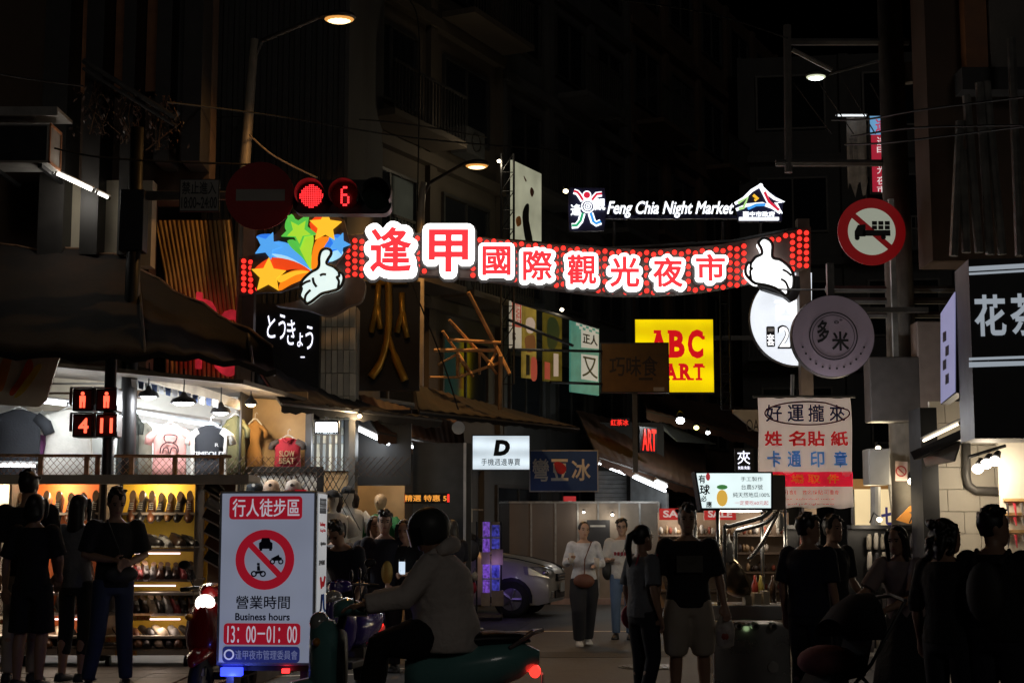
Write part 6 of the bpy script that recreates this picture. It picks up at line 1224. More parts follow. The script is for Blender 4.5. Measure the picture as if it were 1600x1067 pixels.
sym('motorbike_symbol', [(426, 877, 4.2), (439, 877, 4.2), [(424, 872), (432, 868), (441, 871), (439, 875), (428, 876)], [(430, 869), (436, 866), (437, 870)]])
sym('rider_symbol', [(397, 896, 4.8), (411, 896, 4.8), [(399, 892), (410, 891), (411, 895), (399, 896)], [(402, 891), (402, 884), (406, 883), (407, 891)], [(402, 883), (402, 879), (406, 879), (406, 883)]])
s.T('營業時間', dn, (369, 930, 453, 951), y=-.007, depth=.002, bold=.012); s.T('Business hours', dn, (368, 957, 453, 969), y=-.007, depth=.002, bold=.03)
bar_((350, 973, 469, 1007), sr_); s.T('13：00－01：00', swh, (356, 977, 464, 1004), y=-.007, depth=.002)
bar_((348, 1009, 468, 1035), sn_); s.T('逢甲夜市管理委員會', E('box_print_blue', (.25, .28, .5), .4), (368, 1015, 465, 1030), y=-.007, depth=.002); f = MB(); f.ring(s.L(358, 1022), .03, .042, -.008, -.003, 20); f.build('emblem_ring', swh, s.o)
# side face to the right with small prints
sd = empty('sd', 'x', 'x') if False else None
p2 = MB(); p2.b2(b + .004, b + .012, .03, .385, c + .02, d - .02); sf_ = p2.build('side_face', E('dim_side_face', (.7, .72, .75), .4, .1, 2), s.o)
def side_text(t, m, y0_, y1_, z0_, z1_, **k):
    o_ = text(t, m, s.o, (y0_, z0_, y1_, z1_), 0, .002, name='side_print', **k)
    for v in o_.data.vertices: x_, y_, z_ = v.co; v.co = (b + .0135 - y_, x_, z_)
H_ = d - c
for i in range(5): side_text('夜市路段禁行', M('grey_ink', (.15, .15, .16), .6, var=0), .08 + i * .05, .115 + i * .05, c + H_ * .87, c + H_ * .97) if i < 0 else side_text('禁行', MATS.get('grey_ink') or M('grey_ink', (.15, .15, .16), .6, var=0), .07 + i * .055, .11 + i * .055, c + H_ * .87, c + H_ * .96)
side_text('Taichung', M('print_red', (.5, .03, .04)), .08, .3, c + H_ * .79, c + H_ * .82); side_text('Feng Chia', M('print_red', (.5, .03, .04)), .1, .32, c + H_ * .76, c + H_ * .78); side_text('Night Market', MATS['grey_ink'], .12, .34, c + H_ * .68, c + H_ * .705); side_text('逢甲商圈', MATS['grey_ink'], .06, .3, c + H_ * .57, c + H_ * .6)
for pts, m in (([(.12, .5), (.16, .44), (.2, .47)], M('print_red', (.5, .03, .04))), ([(.3, .5), (.24, .45), (.2, .47)], M('print_red', (.5, .03, .04))), ([(.18, .4), (.15, .32), (.1, .29)], M('print_navy', (.03, .04, .16))), ([(.24, .4), (.27, .32), (.33, .3)], M('print_blue2', (.05, .15, .6), .6))): MB().tube([(b + .014, y_, c + H_ * z_) for y_, z_ in pts], .012, 6).build('side_logo', m, s.o)
MB().b2(a + .02, b - .02, .04, .36, -.04, c).build('plinth', frame_d, s.o)
for x_ in (a + .1, b - .1):
    MB().b2(x_ - .03, x_ + .03, .08, .32, -cz + .06, -.04).build('leg', frame_d, s.o); MB().tube([(x_ - .02, .2, -cz + .06), (x_ + .02, .2, -cz + .06)], .06, 12).build('wheel', black_m, s.o)
bl3 = s.B(345, 1042, 378, 1056); bevel(MB().b2(bl3[0], bl3[2], -.02, .05, bl3[1], bl3[3]).build('blue_beacon', E('blue_beacon', (.03, .05, 1), 3), s.o), .008); lamp('beacon_light', 'POINT', ((bl3[0] + bl3[2]) / 2, -.08, bl3[1] - .02), 3, (.1, .15, 1), s.o, .04)
rb = s.B(441, 1044, 452, 1051); MB().b2(rb[0], rb[2], -.02, .02, rb[1], rb[3]).build('red_beacon', E('red_beacon', (1, .03, .03), 3), s.o)
MB().b2(s.B(460, 764, 478, 766)[0], s.B(460, 764, 478, 766)[2], .02, .06, d, d + .012).build('red_top_lamp', E('dull_red_beacon', (.5, .02, .03), .5), s.o)
# ------------------------------------------------------------------ overhead cables
wm = M('cable_black', (.01, .01, .01), .6)
for k, (pts, Y0, Y1) in enumerate((([(0, 116), (45, 124), (130, 135)], 17, 18), ([(85, 232), (150, 245), (260, 253), (420, 258)], 17.5, 18), ([(260, 160), (420, 180), (640, 215), (870, 235)], 18, 24), ([(390, 212), (430, 245), (495, 278)], 20, 18.2), ([(640, 435), (690, 560), (716, 640)], 22, 22), ([(1300, 188), (1360, 186), (1440, 172), (1600, 152)], 18, 15), ([(1320, 226), (1400, 222), (1600, 198)], 18, 15), ([(1330, 214), (1430, 200), (1600, 196)], 18, 15.2), ([(180, 200), (390, 182), (600, 190), (760, 215)], 20, 26), ([(1230, 60), (1100, 20), (900, -10)], 18, 24), ([(640, 0), (655, 60), (652, 330)], 26.5, 26.5), ([(1120, 440), (1220, 452), (1300, 452)], 21, 18.5))):
    pp = spline(pts, 8, False); o = MB().tube([P(x, y, Y0 + (Y1 - Y0) * i / (len(pp) - 1)) for i, (x, y) in enumerate(pp)], .012, 5).build('overhead_cable', wm)
    tag(o, ['short black cable at the upper left corner', 'black cable running past the striped cladding', 'long cable sagging across the beige block', 'taut pale stay cable from the lamp pole to the traffic light', 'black cable hanging down left of the scaffold', 'upper cable crossing the red banner at right', 'middle cable crossing the red banner at right', 'lower cable crossing in front of the leaning posts', 'cable from the dark corner building towards the second lamp', 'cable running up from the utility beam to the far roofs', 'vertical cable along the far lamp pole', 'cable from the arch end to the utility pole'][k], 'cable', 'overhead cables')
bpy.data.objects['overhead_cable.003'].data.materials[0] = M('cable_pale', (.4, .33, .28), .5)
# ================================================================== PEOPLE
REM = []
skin_l = M('skin_light', (.5, .31, .22), .5, var=.06, scale=20); skin_d = M('skin_tan', (.36, .21, .14), .5, var=.06, scale=20)
hair_b = M('hair_black', (.012, .01, .009), .45, var=.3, scale=30)
def remesh(o, vox, sm=3):
    m = o.modifiers.new('r', 'REMESH'); m.mode = 'VOXEL'; m.voxel_size = vox; m.use_smooth_shade = True
    s_ = o.modifiers.new('s', 'SMOOTH'); s_.iterations = sm; s_.factor = .5; REM.append(o); return o
def ell(cx, cy, z, w, d, n=20): return [Vector((cx + w * math.cos(2 * math.pi * k / n), cy + d * math.sin(2 * math.pi * k / n), z)) for k in range(n)]
def person(label, px, ptop, Y, yaw=0, base=0, H=None, lean=0, bend=0, head=(0, 0, 0), arms=None, legs=None, top=None, sleeve=.45, hem=.86, bottom=None, leglen=1.0, legw=1.0, skirt=None, shoes=None, hair='short', skin=None, female=False, fat=1.0, extra=None, loc=None, deep=1.0, helmet=None, jacket=False, vox=.011):
    p = loc or Vector((X(px, Y), Y, base)); H = H or (Z(ptop, Y) - p.z); k = H / 1.72; skin = skin or skin_d
    o = empty('person', label, 'person', p, R(yaw)); o.scale = (k, k, k)
    sw = .165 if female else .185; hw_ = .1 if female else .092
    T = Matrix.Rotation(R(lean), 3, 'X') @ Matrix.Rotation(R(bend), 3, 'Y'); piv = Vector((0, 0, .93))
    U = lambda v: T @ (Vector(v) - piv) + piv
    hip = {s_: Vector((s_ * hw_, 0, .9)) for s_ in (-1, 1)}
    lg = legs or {-1: ((-.1, -.02, .49), (-.1, .02, .085)), 1: ((.1, -.01, .49), (.105, .03, .085))}
    am = arms or {-1: ((-.235, .03, 1.13), (-.25, -.03, .88)), 1: ((.235, .03, 1.13), (.25, -.03, .88))}
    sh = {s_: U((s_ * sw, .0, 1.4)) for s_ in (-1, 1)}
    def torso(gr, zmin=.86, zmax=1.5, n=20, dp=1.0, belly=0):
        out = []
        for z, w, d in ((.8, .15, .1), (.86, .16, .108), (.95, .162, .108), (1.07, .132 if female else .145, .095), (1.2, .148 if female else .16, .105), (1.3, .165 if female else .178, .108), (1.38, .165 if female else .182, .09), (1.425, .11, .066), (1.465, .056, .054)):
            if z < zmin - .001 or z > zmax + .001: continue
            g_ = gr(z) if callable(gr) else gr; out.append([U(v) if z > .9 else v for v in ell(0, .005, z, w * fat + g_, d * fat * (dp if z < 1.35 else (1 + dp) / 2) + g_ + (belly if 1 < z < 1.25 else 0), n)])
        return out
    # --- body (one surface)
    b = MB(); b.loft(torso(0, .8))
    Hc = U((0, -.015, 1.6)); Rh = T @ Matrix.Rotation(R(head[2]), 3, 'Z') @ Matrix.Rotation(R(head[0]), 3, 'X') @ Matrix.Rotation(R(head[1]), 3, 'Y')
    hd = lambda v: Hc + Rh @ Vector(v)
    b.tube([U((0, .012, 1.4)), U((0, .005, 1.47)), hd((0, .015, -.07))], [.066, .05, .052], 14)
    hs = [(-.118, .026, .03, -.05), (-.105, .044, .052, -.035), (-.07, .058, .078, -.014), (-.03, .067, .09, -.002), (.01, .071, .094, .0), (.05, .072, .096, .004), (.085, .058, .078, .006), (.108, .034, .046, .006), (.117, .012, .016, .006)]
    b.loft([[hd(v) for v in ell(0, y, z, w, d, 18)] for z, w, d, y in hs])
    b.loft([[hd((x, y, z)) for x, y in ((-w, -.075), (0, -.092 - n_), (w, -.075), (0, -.07))] for z, w, n_ in ((-.034, .017, .016), (-.024, .019, .021), (.0, .012, .01), (.02, .008, .0))])
    b.sph(hd((0, -.083, -.06)), (.024, .014, .01), 10, 6)
    for s_ in (-1, 1): b.sph(hd((s_ * .073, .008, -.008)), (.011, .02, .032), 8, 6, Rh)
    for s_ in (-1, 1):
        e, w = Vector(am[s_][0]), Vector(am[s_][1]); S0 = sh[s_]; d = (w - e).normalized()
        b.sph(S0 + Vector((0, 0, -.012)), (.058, .056, .06), 12, 8)
        b.tube([S0, S0.lerp(e, .5), e, e.lerp(w, .3), w], [.05, .045, .038, .04, .026], 12)
        # hand: palm, four fingers of different length, thumb leaving the side of the palm
        side = d.cross(Vector((0, 1, 0)) if abs(d.y) < .8 else Vector((0, 0, 1))).normalized() * s_; nrm = d.cross(side).normalized()
        pc = w + d * .05; b.tube([w - d * .01, w + d * .03, w + d * .085], [(.025, .02), (.036, .018), (.04, .016)], 10)
        for i_, L_ in enumerate((.062, .074, .07, .055)):
            r0 = w + d * .08 + nrm * 0 + side * ((i_ - 1.5) * .02); cu = nrm * .02; b.tube([r0, r0 + d * L_ * .5 + cu * .3, r0 + d * L_ * .85 + cu * 1.1, r0 + d * L_ + cu * 1.9], [.0105, .0098, .009, .008], 8)
        t0 = w + d * .025 - side * .03; b.tube([t0, t0 - side * .022 + d * .025 + nrm * .01, t0 - side * .026 + d * .055 + nrm * .018], [.014, .012, .009], 8)
        kn, an = Vector(lg[s_][0]), Vector(lg[s_][1])
        b.tube([hip[s_] + Vector((0, 0, .02)), hip[s_].lerp(kn, .5), kn, kn.lerp(an, .35) + (Vector((0, .015, 0))), an], [.088 * fat, .074 * fat, .056, .056, .036], 14)
        fd = Vector((s_ * .06, -1, 0)).normalized() if not legs or len(lg[s_]) < 3 else Vector(lg[s_][2]).normalized()
        b.loft([[an + fd * t + Vector((fd.y * x, -fd.x * x, z - .085 + .0)) for x, z in ((-wd, .004), (wd, .004), (wd * .9, hh), (-wd * .9, hh))] for t, wd, hh in ((-.07, .025, .05), (-.02, .035, .085), (.06, .042, .06), (.13, .045, .035), (.17, .03, .025))])
    remesh(b.build('body', skin, o), vox, 2)
    # --- face
    if hair != 'none':
        for s_ in (-1, 1):
            MB().sph(hd((s_ * .031, -.083, .006)), (.013, .008, .006), 8, 6, Rh).build('eye', M('eye_dark', (.02, .015, .012), .2, var=0), o, True); MB().tube([hd((s_ * .016, -.091, .024)), hd((s_ * .033, -.09, .028)), hd((s_ * .05, -.078, .023))], .004, 5).build('eyebrow', hair_b, o)
        MB().sph(hd((0, -.0935, -.06)), (.021, .006, .006), 8, 5, Rh).build('mouth', M('lips', (.3, .1, .09), .45, var=0), o, True)
    # --- clothing
    if top:
        g_ = (lambda z: .034 if z < 1.3 else .024) if jacket else (lambda z: .022 if z < 1.35 else .014)
        c = MB(); c.loft(torso(g_, hem, 1.43, 20, deep))
        for s_ in (-1, 1):
            e, w = Vector(am[s_][0]), Vector(am[s_][1]); S0 = sh[s_]; gg = .034 if jacket else .016
            c.sph(S0 + Vector((0, 0, -.01)), (.066 + gg * .4, .064 + gg * .4, .066), 12, 8)
            pts = [S0]; rr = [.058 + gg]
            if sleeve <= .5: pts.append(S0.lerp(e, sleeve * 2)); rr.append(.054 + gg * 1.4)
            else: pts += [S0.lerp(e, .5), e, e.lerp(w, (sleeve - .5) * 2)]; rr += [.052 + gg, .047 + gg, .035 + gg]
            c.tube(pts, rr, 12)
        remesh(c.build('jacket' if jacket else 'top', top, o), .014, 3)
    if bottom:
        c = MB(); c.loft(torso(.012, .8, .98 if not skirt else 1.0))
        for s_ in (-1, 1):
            kn, an = Vector(lg[s_][0]), Vector(lg[s_][1]); H0 = hip[s_] + Vector((0, 0, .02)); pts = [H0, H0.lerp(kn, .5)]; rr = [.098 * fat, .09 * fat * legw]
            if leglen <= .5: pts.append(H0.lerp(kn, leglen * 2)); rr.append(.09 * legw)
            else: pts += [kn, kn.lerp(an, leglen - .5), kn.lerp(an, (leglen - .5) * 2)]; rr += [.074 * legw, .068 * legw, .06 * legw]
            c.tube(pts, rr, 14)
        remesh(c.build('trousers' if leglen > .6 else 'shorts', bottom, o), .015, 3)
    if skirt:
        m_, zl, wl_ = skirt; rg = [[U(v) if z > .93 else v for v in [Vector((w * (1 + .05 * math.sin(q_ * 5)) * math.cos(q_ * math.pi / 16), w * .75 * (1 + .05 * math.sin(q_ * 5)) * math.sin(q_ * math.pi / 16), z)) for q_ in range(32)]] for z, w in ((zl, wl_), ((zl + .95) / 2, (wl_ + .17) / 2 + .02), (.9, .18), (1.02, .15))]
        MB().loft(rg).build('skirt', m_, o, True)
    for s_ in (-1, 1):
        an = Vector(lg[s_][1]); fd = Vector((s_ * .06, -1, 0)).normalized() if len(lg[s_]) < 3 else Vector(lg[s_][2]).normalized()
        f = MB(); f.loft([[an + fd * t + Vector((fd.y * x, -fd.x * x, z - .085)) for x, z in ((-wd, 0), (wd, 0), (wd * 1.02, hh * .5), (wd * .7, hh), (-wd * .7, hh), (-wd * 1.02, hh * .5))] for t, wd, hh in ((-.085, .025, .06), (-.06, .036, .085), (.0, .042, .085), (.07, .05, .065), (.14, .052, .048), (.185, .035, .03))])
        f.build('shoe', shoes or M('shoe_dark', (.02, .02, .022), .6), o, True)
    # --- hair
    rnd = random.Random(px)
    if helmet:
        h = MB(); h.sph(hd((0, .01, .03)), (.125, .145, .135), 20, 12, Rh); h.build('helmet', helmet, o, True)
        v = MB(); v.loft([[hd((.127 * math.sin(R(t)), .01 - .15 * math.cos(R(t)) * dz_, z_)) for t in range(-70, 71, 10)] for z_, dz_ in ((-.08, .97), (.04, 1.03))], False, False); v.build('visor', M('visor_dark', (.02, .02, .02), .1, var=0, coat=1), o, True)
    elif hair != 'none':
        h = MB(); h.sph(hd((0, .018, .03)), (.083, .098, .099), 18, 12, Rh)
        if hair in ('short', 'spiky'):
            for i_ in range(46 if hair == 'spiky' else 30):
                a_ = rnd.uniform(0, 6.28); t_ = rnd.uniform(.1, 1.25); d_ = Vector((math.sin(t_) * math.cos(a_), math.sin(t_) * math.sin(a_), math.cos(t_))); c0 = Vector((0, .015, .03))
                if d_.y < -.6 and d_.z < .35: continue
                q0 = c0 + Vector((d_.x * .075, d_.y * .09, d_.z * .09)); h.tube([hd(q0), hd(q0 + d_ * .022 + Vector((rnd.uniform(-.012, .012), -.008, 0))), hd(q0 + d_ * (.038 if hair == 'spiky' else .026) + Vector((rnd.uniform(-.02, .02), -.015, .0)))], [.018, .013, .004], 6)
            h.loft([[hd(v) for v in ell(0, .03, z, w, d, 16)] for z, w, d in ((-.06, .06, .06), (-.03, .07, .07), (.02, .08, .08))])
        if hair in ('long', 'pony', 'curly', 'bob'):
            if hair == 'pony':
                h.tube([hd((0, .1, .05)), hd((0, .15, .02)), hd((.02, .16, -.08)), hd((.03, .14, -.2)), hd((.03, .13, -.28))], [.03, .035, .036, .028, .01], 10); h.loft([[hd(v) for v in ell(0, .035, z, w, d, 16)] for z, w, d in ((-.06, .055, .05), (-.03, .07, .07), (.02, .08, .08))])
            else:
                L_ = {'long': -.34, 'bob': -.12, 'curly': -.16}[hair]; w0 = {'long': .085, 'bob': .1, 'curly': .125}[hair]
                h.loft([[hd(v) for v in ell(0, y, z, w, d, 18)] for z, w, d, y in ((L_, w0 * .75, .035, .075), (L_ * .6, w0, .05, .065), (-.04, w0 * .98, .06, .05), (.04, .086, .085, .025))])
                for s_ in (-1, 1): h.tube([hd((s_ * .06, -.055, .085)), hd((s_ * .086, -.04, .03)), hd((s_ * .088, -.03, -.05)), hd((s_ * .085, -.02, L_ * .8))], [.018, .022, .022, .012], 8)
                if hair == 'curly':
                    for i_ in range(60):
                        a_ = rnd.uniform(0, 6.28); z_ = rnd.uniform(-.16, .11); r_ = .1 if z_ < .04 else .085; q0 = Vector((r_ * math.cos(a_), .03 + r_ * math.sin(a_), z_))
                        if q0.y < -.03: continue
                        h.sph(hd(q0), rnd.uniform(.02, .032), 7, 5)
        remesh(h.build('hair', hair_b, o), .009, 2)
    if extra: extra(o, U, hd, am, k)
    return o
def strap_bag(colr, c=(.2, .0, .95), size=(.13, .06, .1), side=-1, name='shoulder_bag'):
    def f(o, U, hd, am, k):
        m = M('bag_mat_%s' % (colr,), colr, .6, var=.15); b_ = MB(); b_.sph(c, size, 14, 10); bo = b_.build(name, m, o, True)
        for y, e in ((-.14, -.12), (.13, .12)): MB().tube([U((side * .1, y * .75, 1.45)), U((0, e, 1.2)), Vector(c) + Vector((0, y * .3, size[2] * .8))], .009, 5).build('strap', m, bo)
    return f
def multi(*fs):
    def f(*a):
        for x in fs: x(*a)
    return f
blk_c, navy_c, wht_c, gry_c = M('cotton_black', (.012, .012, .013), .9, var=.2, scale=3, bump=.8), M('cotton_navy', (.014, .016, .028), .9, var=.2), M('cotton_white', (.62, .6, .58), .9, var=.08, scale=3, bump=.8), M('cotton_grey', (.16, .17, .19), .9, var=.12, scale=3, bump=.8)
jean, beige_c, drk_tr = M('denim', (.03, .045, .09), .85, var=.2), M('chino_beige', (.36, .31, .25), .85, var=.1), M('trouser_dark', (.012, .013, .02), .85, var=.2)
jk_m = M('jacket_taupe', (.74, .65, .59), .8, var=.1, scale=3, bump=.8)
# left group in front of the shoe stall
person('tall person in dark shirt and pale trousers at the left edge', 42, 736, 14.4, 178, .13, fat=.9, top=blk_c, bottom=beige_c, hair='short', sleeve=.48)
person('person in black top and knee length black shorts with bare legs', 54, 772, 13.9, 172, .13, fat=.88, top=blk_c, bottom=blk_c, leglen=.5, legw=1.25, hair='bob', female=True, arms={-1: ((-.24, -.02, 1.14), (-.16, -.2, 1.0)), 1: ((.25, .02, 1.12), (.27, -.02, .88))})
person('person in grey top with long dark hair facing the shoe stall', 122, 773, 14.5, 160, .13, fat=.85, top=gry_c, bottom=blk_c, leglen=.8, hair='long', female=True, arms={-1: ((-.23, -.06, 1.13), (.04, -.2, 1.15)), 1: ((.23, -.06, 1.12), (-.04, -.19, 1.18))})
person('person in black shirt and dark jeans with both hands at the waist strap', 180, 763, 13.9, 28, .13, fat=.9, top=blk_c, bottom=jean, hair='short', arms={-1: ((-.26, -.02, 1.14), (-.06, -.2, 1.1)), 1: ((.26, -.02, 1.14), (.05, -.2, 1.06))}, legs={-1: ((-.13, -.03, .49), (-.19, .03, .085)), 1: ((.1, -.02, .49), (.13, .0, .085))}, head=(24, 0, 0), extra=strap_bag((.02, .02, .02), (.02, -.17, .98), (.15, .05, .08)))
# group behind the rider
person('person in navy shirt bending forward over a handlebar', 548, 808, 15.2, -20, 0, H=1.7, lean=28, top=navy_c, bottom=drk_tr, hair='short', head=(15, 0, 0), arms={-1: ((-.25, -.4, 1.0), (-.2, -.52, .84)), 1: ((.26, -.3, 1.02), (.26, -.46, .82))})
person('person with masked face and long hair behind the bending one', 585, 806, 17.4, 20, 0, top=navy_c, bottom=drk_tr, hair='long', female=True, skin=skin_l)
person('person in dark shirt facing the camera before the green mannequin', 601, 799, 17.0, 5, 0, top=navy_c, bottom=drk_tr, hair='spiky', skin=skin_l)
def lanyard(o, U, hd, am, k):
    MB().tube([U((-.06, -.06, 1.44)), U((-.03, -.125, 1.25)), U((0, -.13, 1.14)), U((.03, -.125, 1.25)), U((.06, -.06, 1.44))], .005, 5).build('lanyard', M('lanyard', (.5, .45, .35), .7), o)
    b_ = MB().sph((-.17, -.14, 1.12), (.07, .05, .14), 12, 8).build('yellow_bag', M('bag_yellow', (.5, .35, .08), .6), o, True); c = Vector(am[1][1]); MB().box(c + Vector((-.02, -.06, .08)), (.07, .012, .14)).build('phone', E('phone_screen', (.7, .85, 1), .9), o)
person('person with lanyard and yellow bag looking at a lit phone', 632, 812, 17.0, -8, 0, top=blk_c, bottom=drk_tr, hair='long', female=True, skin=skin_l, head=(14, 0, 0), arms={-1: ((-.22, -.02, 1.13), (-.16, -.16, .98)), 1: ((.22, -.05, 1.12), (.06, -.25, 1.1))}, extra=lanyard)
person('person in a black T-shirt half hidden behind the rider, by the ticker sign', 662, 806, 18.6, 150, 0, top=blk_c, bottom=drk_tr, hair='short')
person('person with long hair browsing at the bag stand behind the rider', 706, 812, 20.5, 210, 0, top=navy_c, bottom=drk_tr, hair='long', female=True, arms={-1: ((-.24, -.1, 1.15), (-.2, -.32, 1.2)), 1: ((.24, .0, 1.13), (.22, -.15, .95))})
person('person in a grey top browsing by the mannequins', 526, 812, 17.9, 165, 0, top=gry_c, bottom=drk_tr, hair='bob', female=True)
# woman and man walking towards the camera
def cups(o, U, hd, am, k):
    for s_, m in ((-1, M('cup_pale', (.55, .5, .45), .4)), (1, M('cup_pale', (.55, .5, .45)))):
        c = Vector(am[s_][1]); MB().tube([c + Vector((0, -.09, -.04)), c + Vector((0, -.09, .1))], [.03, .04], 12).build('paper_cup', m, o, True)
person('woman in frilled white blouse and wide dark trousers walking with a brown bag', 912, 815, 20.9, 4, 0, top=M('blouse_white', (.6, .62, .68), .85, var=.18, scale=14, bump=.4), bottom=drk_tr, legw=1.35, hair='pony', female=True, skin=skin_l, shoes=wht_c, sleeve=.95, head=(0, 6, 8), legs={-1: ((-.09, -.09, .49), (-.07, .02, .085)), 1: ((.08, .03, .5), (.06, .12, .1))}, arms={-1: ((-.25, .0, 1.14), (-.21, -.22, 1.19)), 1: ((.25, .0, 1.13), (.14, -.24, 1.12))}, extra=multi(strap_bag((.14, .05, .03), (-.02, -.17, .9), (.15, .07, .1), 1), cups))
def chest_text(o, U, hd, am, k): [MB().b2(x_, x_ + .03, -.142, -.136, 1.2, 1.25).build('chest_print', M('print_maroon2', (.3, .03, .05), .7), o) for x_ in (-.11, -.06, -.01, .04, .09)]
person('man with glasses in white printed T-shirt and blue jeans behind the couple', 972, 811, 22.2, -8, 0, top=wht_c, bottom=M('denim_light', (.1, .16, .28), .8, var=.15), hair='short', skin=skin_l, arms={-1: ((-.24, -.02, 1.13), (-.16, -.22, 1.13)), 1: ((.24, .02, 1.13), (.25, -.03, .88))}, extra=multi(strap_bag((.02, .02, .02), (-.22, .02, .98), (.08, .12, .14), 1), chest_text, lambda o, U, hd, am, k: [MB().ring((0, 0), .02, .024, -.004, 0, 14).v and MB().tube([hd((s_ * .031 + .022 * math.cos(t), -.1, .004 + .017 * math.sin(t))) for t in [i * math.pi / 6 for i in range(13)]], .0025, 5).build('spectacle_rim', black_m, o) for s_ in (-1, 1)]))
# couple in front of the cart
person('woman in grey T-shirt with ponytail and pink bag seen from the side', 1003, 820, 13.3, 118, 0, top=gry_c, bottom=drk_tr, hair='pony', female=True, legs={-1: ((-.1, -.05, .49), (-.13, .08, .085)), 1: ((.1, -.03, .49), (.12, -.05, .085))}, extra=strap_bag((.4, .05, .08), (.22, -.02, .86), (.06, .12, .12), -1))
def bag_print(o, U, hd, am, k):
    MB().b2(-.1, .12, -.148, -.145, 1.16, 1.3).build('shirt_print', M('print_dim', (.09, .085, .07), .8, var=.3), o); c = Vector(am[1][1])
    b_ = MB().loft([[c + Vector((w * math.cos(t), w * .5 * math.sin(t), z)) for t in [i * math.pi / 6 for i in range(12)]] for z, w in ((-.36, .03), (-.34, .075), (-.2, .085), (-.1, .05), (-.06, .02))]); bo = b_.build('plastic_bag', M('plastic_bag', (.5, .48, .45), .35, var=.25, scale=20, alpha=.75), o, True); MB().sph(c + Vector((0, -.01, -.26)), (.055, .035, .06), 10, 7).build('bag_contents', M('food_red', (.3, .05, .03), .6), bo, True)
person('man in black T-shirt and beige shorts holding a plastic bag', 1074, 790, 13.3, -4, 0, top=blk_c, bottom=beige_c, leglen=.52, legw=1.35, hair='spiky', sleeve=.49, fat=1.06, arms={-1: ((-.25, .02, 1.14), (-.27, -.02, .9)), 1: ((.26, .02, 1.13), (.3, -.05, .89))}, legs={-1: ((-.11, -.06, .49), (-.12, .03, .085)), 1: ((.12, .02, .49), (.14, .12, .1))}, extra=bag_print)
# right hand crowd
person('man with glasses in dark shirt right of the cart looking right', 1262, 803, 12.6, 140, 0, head=(0, 0, -55), top=navy_c, bottom=drk_tr, hair='short', fat=1.08, sleeve=.47)
person('person in black T-shirt with hand on hip behind the man with glasses', 1300, 806, 13.9, 35, 0, top=blk_c, bottom=drk_tr, hair='short', arms={-1: ((-.36, .06, 1.16), (-.2, -.02, .98)), 1: ((.24, .0, 1.13), (.2, -.2, .95))})
person('woman in pale top and long black skirt pushing the stroller', 1412, 820, 12.4, -40, 0, top=M('cotton_dusty', (.26, .2, .19), .9, var=.1, bump=.2), bottom=blk_c, leglen=.6, skirt=(blk_c, .1, .34), hair='long', female=True, lean=10, arms={-1: ((-.27, -.22, 1.14), (-.3, -.48, 1.02)), 1: ((.2, -.25, 1.1), (.05, -.5, 1.0))}, legs={-1: ((-.1, -.02, .49), (-.1, .02, .085)), 1: ((.1, -.01, .49), (.105, .03, .085))})
person('woman with curly bob hair in profile at the right', 1476, 810, 10.0, 130, 0, head=(0, 0, -42), top=blk_c, bottom=drk_tr, hair='curly', female=True, sleeve=.6)
def backpack(o, U, hd, am, k):
    b_ = MB(); b_.sph((.0, .17, 1.18), (.13, .07, .2), 14, 10); bo = b_.build('backpack', M('backpack_dark', (.025, .024, .022), .7, var=.2), o, True)
    for s_ in (-1, 1): MB().tube([(s_ * .09, .14, 1.36), (s_ * .11, .02, 1.45), (s_ * .12, -.12, 1.3), (s_ * .14, .0, 1.08)], .016, 6).build('strap', M('backpack_dark', (.025, .024, .022)), bo)
person('man with spiky hair and backpack in profile at the right edge', 1552, 795, 9.8, 140, 0, head=(0, 0, -55), top=blk_c, bottom=drk_tr, hair='spiky', fat=1.12, sleeve=.47, extra=backpack, arms={-1: ((-.25, -.05, 1.12), (-.1, -.25, 1.1)), 1: ((.26, .0, 1.12), (.2, -.22, 1.02))})
# ------------------------------------------------------------------ stroller
sr = empty('stroller', 'dark baby stroller with pink blanket in front of the woman in black skirt', 'stroller', P(1318, 1150, 11.6)); sr.location.z = 0; sr.rotation_euler = (0, 0, R(-70))
for s_ in (-1, 1):
    MB().tube([(s_ * .22, .42, 1.0), (s_ * .24, .1, .55), (s_ * .24, -.35, .12)], .014, 8).build('frame_tube', black_m, sr); MB().tube([(s_ * .24, .35, .12), (s_ * .24, -.02, .5)], .014, 8).build('frame_tube', black_m, sr)
    for y in (-.36, .36):
        MB().loft([[(s_ * .24 + dx, y + r_ * math.cos(t), .1 + r_ * math.sin(t)) for t in [i * math.pi / 9 for i in range(18)]] for r_, dx in ((.05, -.015), (.095, -.018), (.1, 0), (.095, .018), (.05, .015))], False).build('wheel', black_m, sr, True)
MB().tube([(-.22, .42, 1.0), (0, .45, 1.03), (.22, .42, 1.0)], .016, 8).build('handle', black_m, sr)
MB().loft([[(-.19, y, z), (.19, y, z), (.19, y, z - .04), (-.19, y, z - .04)] for y, z in ((.2, .95), (.08, .5), (-.2, .46), (-.3, .3))]).build('seat', M('stroller_cloth', (.02, .02, .024), .9), sr)
MB().loft([[(.23 * math.cos(t), .2 - .32 * math.sin(R(a_)) , .72 + .34 * math.cos(R(a_)) * math.sin(t) * 1.0) for t in [i * math.pi / 12 for i in range(13)]] for a_ in (-10, 15, 40, 65)], False, False).build('canopy', M('stroller_cloth', (.02, .02, .024)), sr, True)
MB().sph((0, -.12, .56), (.19, .24, .12), 14, 9).build('blanket', M('blanket_pink', (.2, .07, .08), .9, var=.25), sr, True)
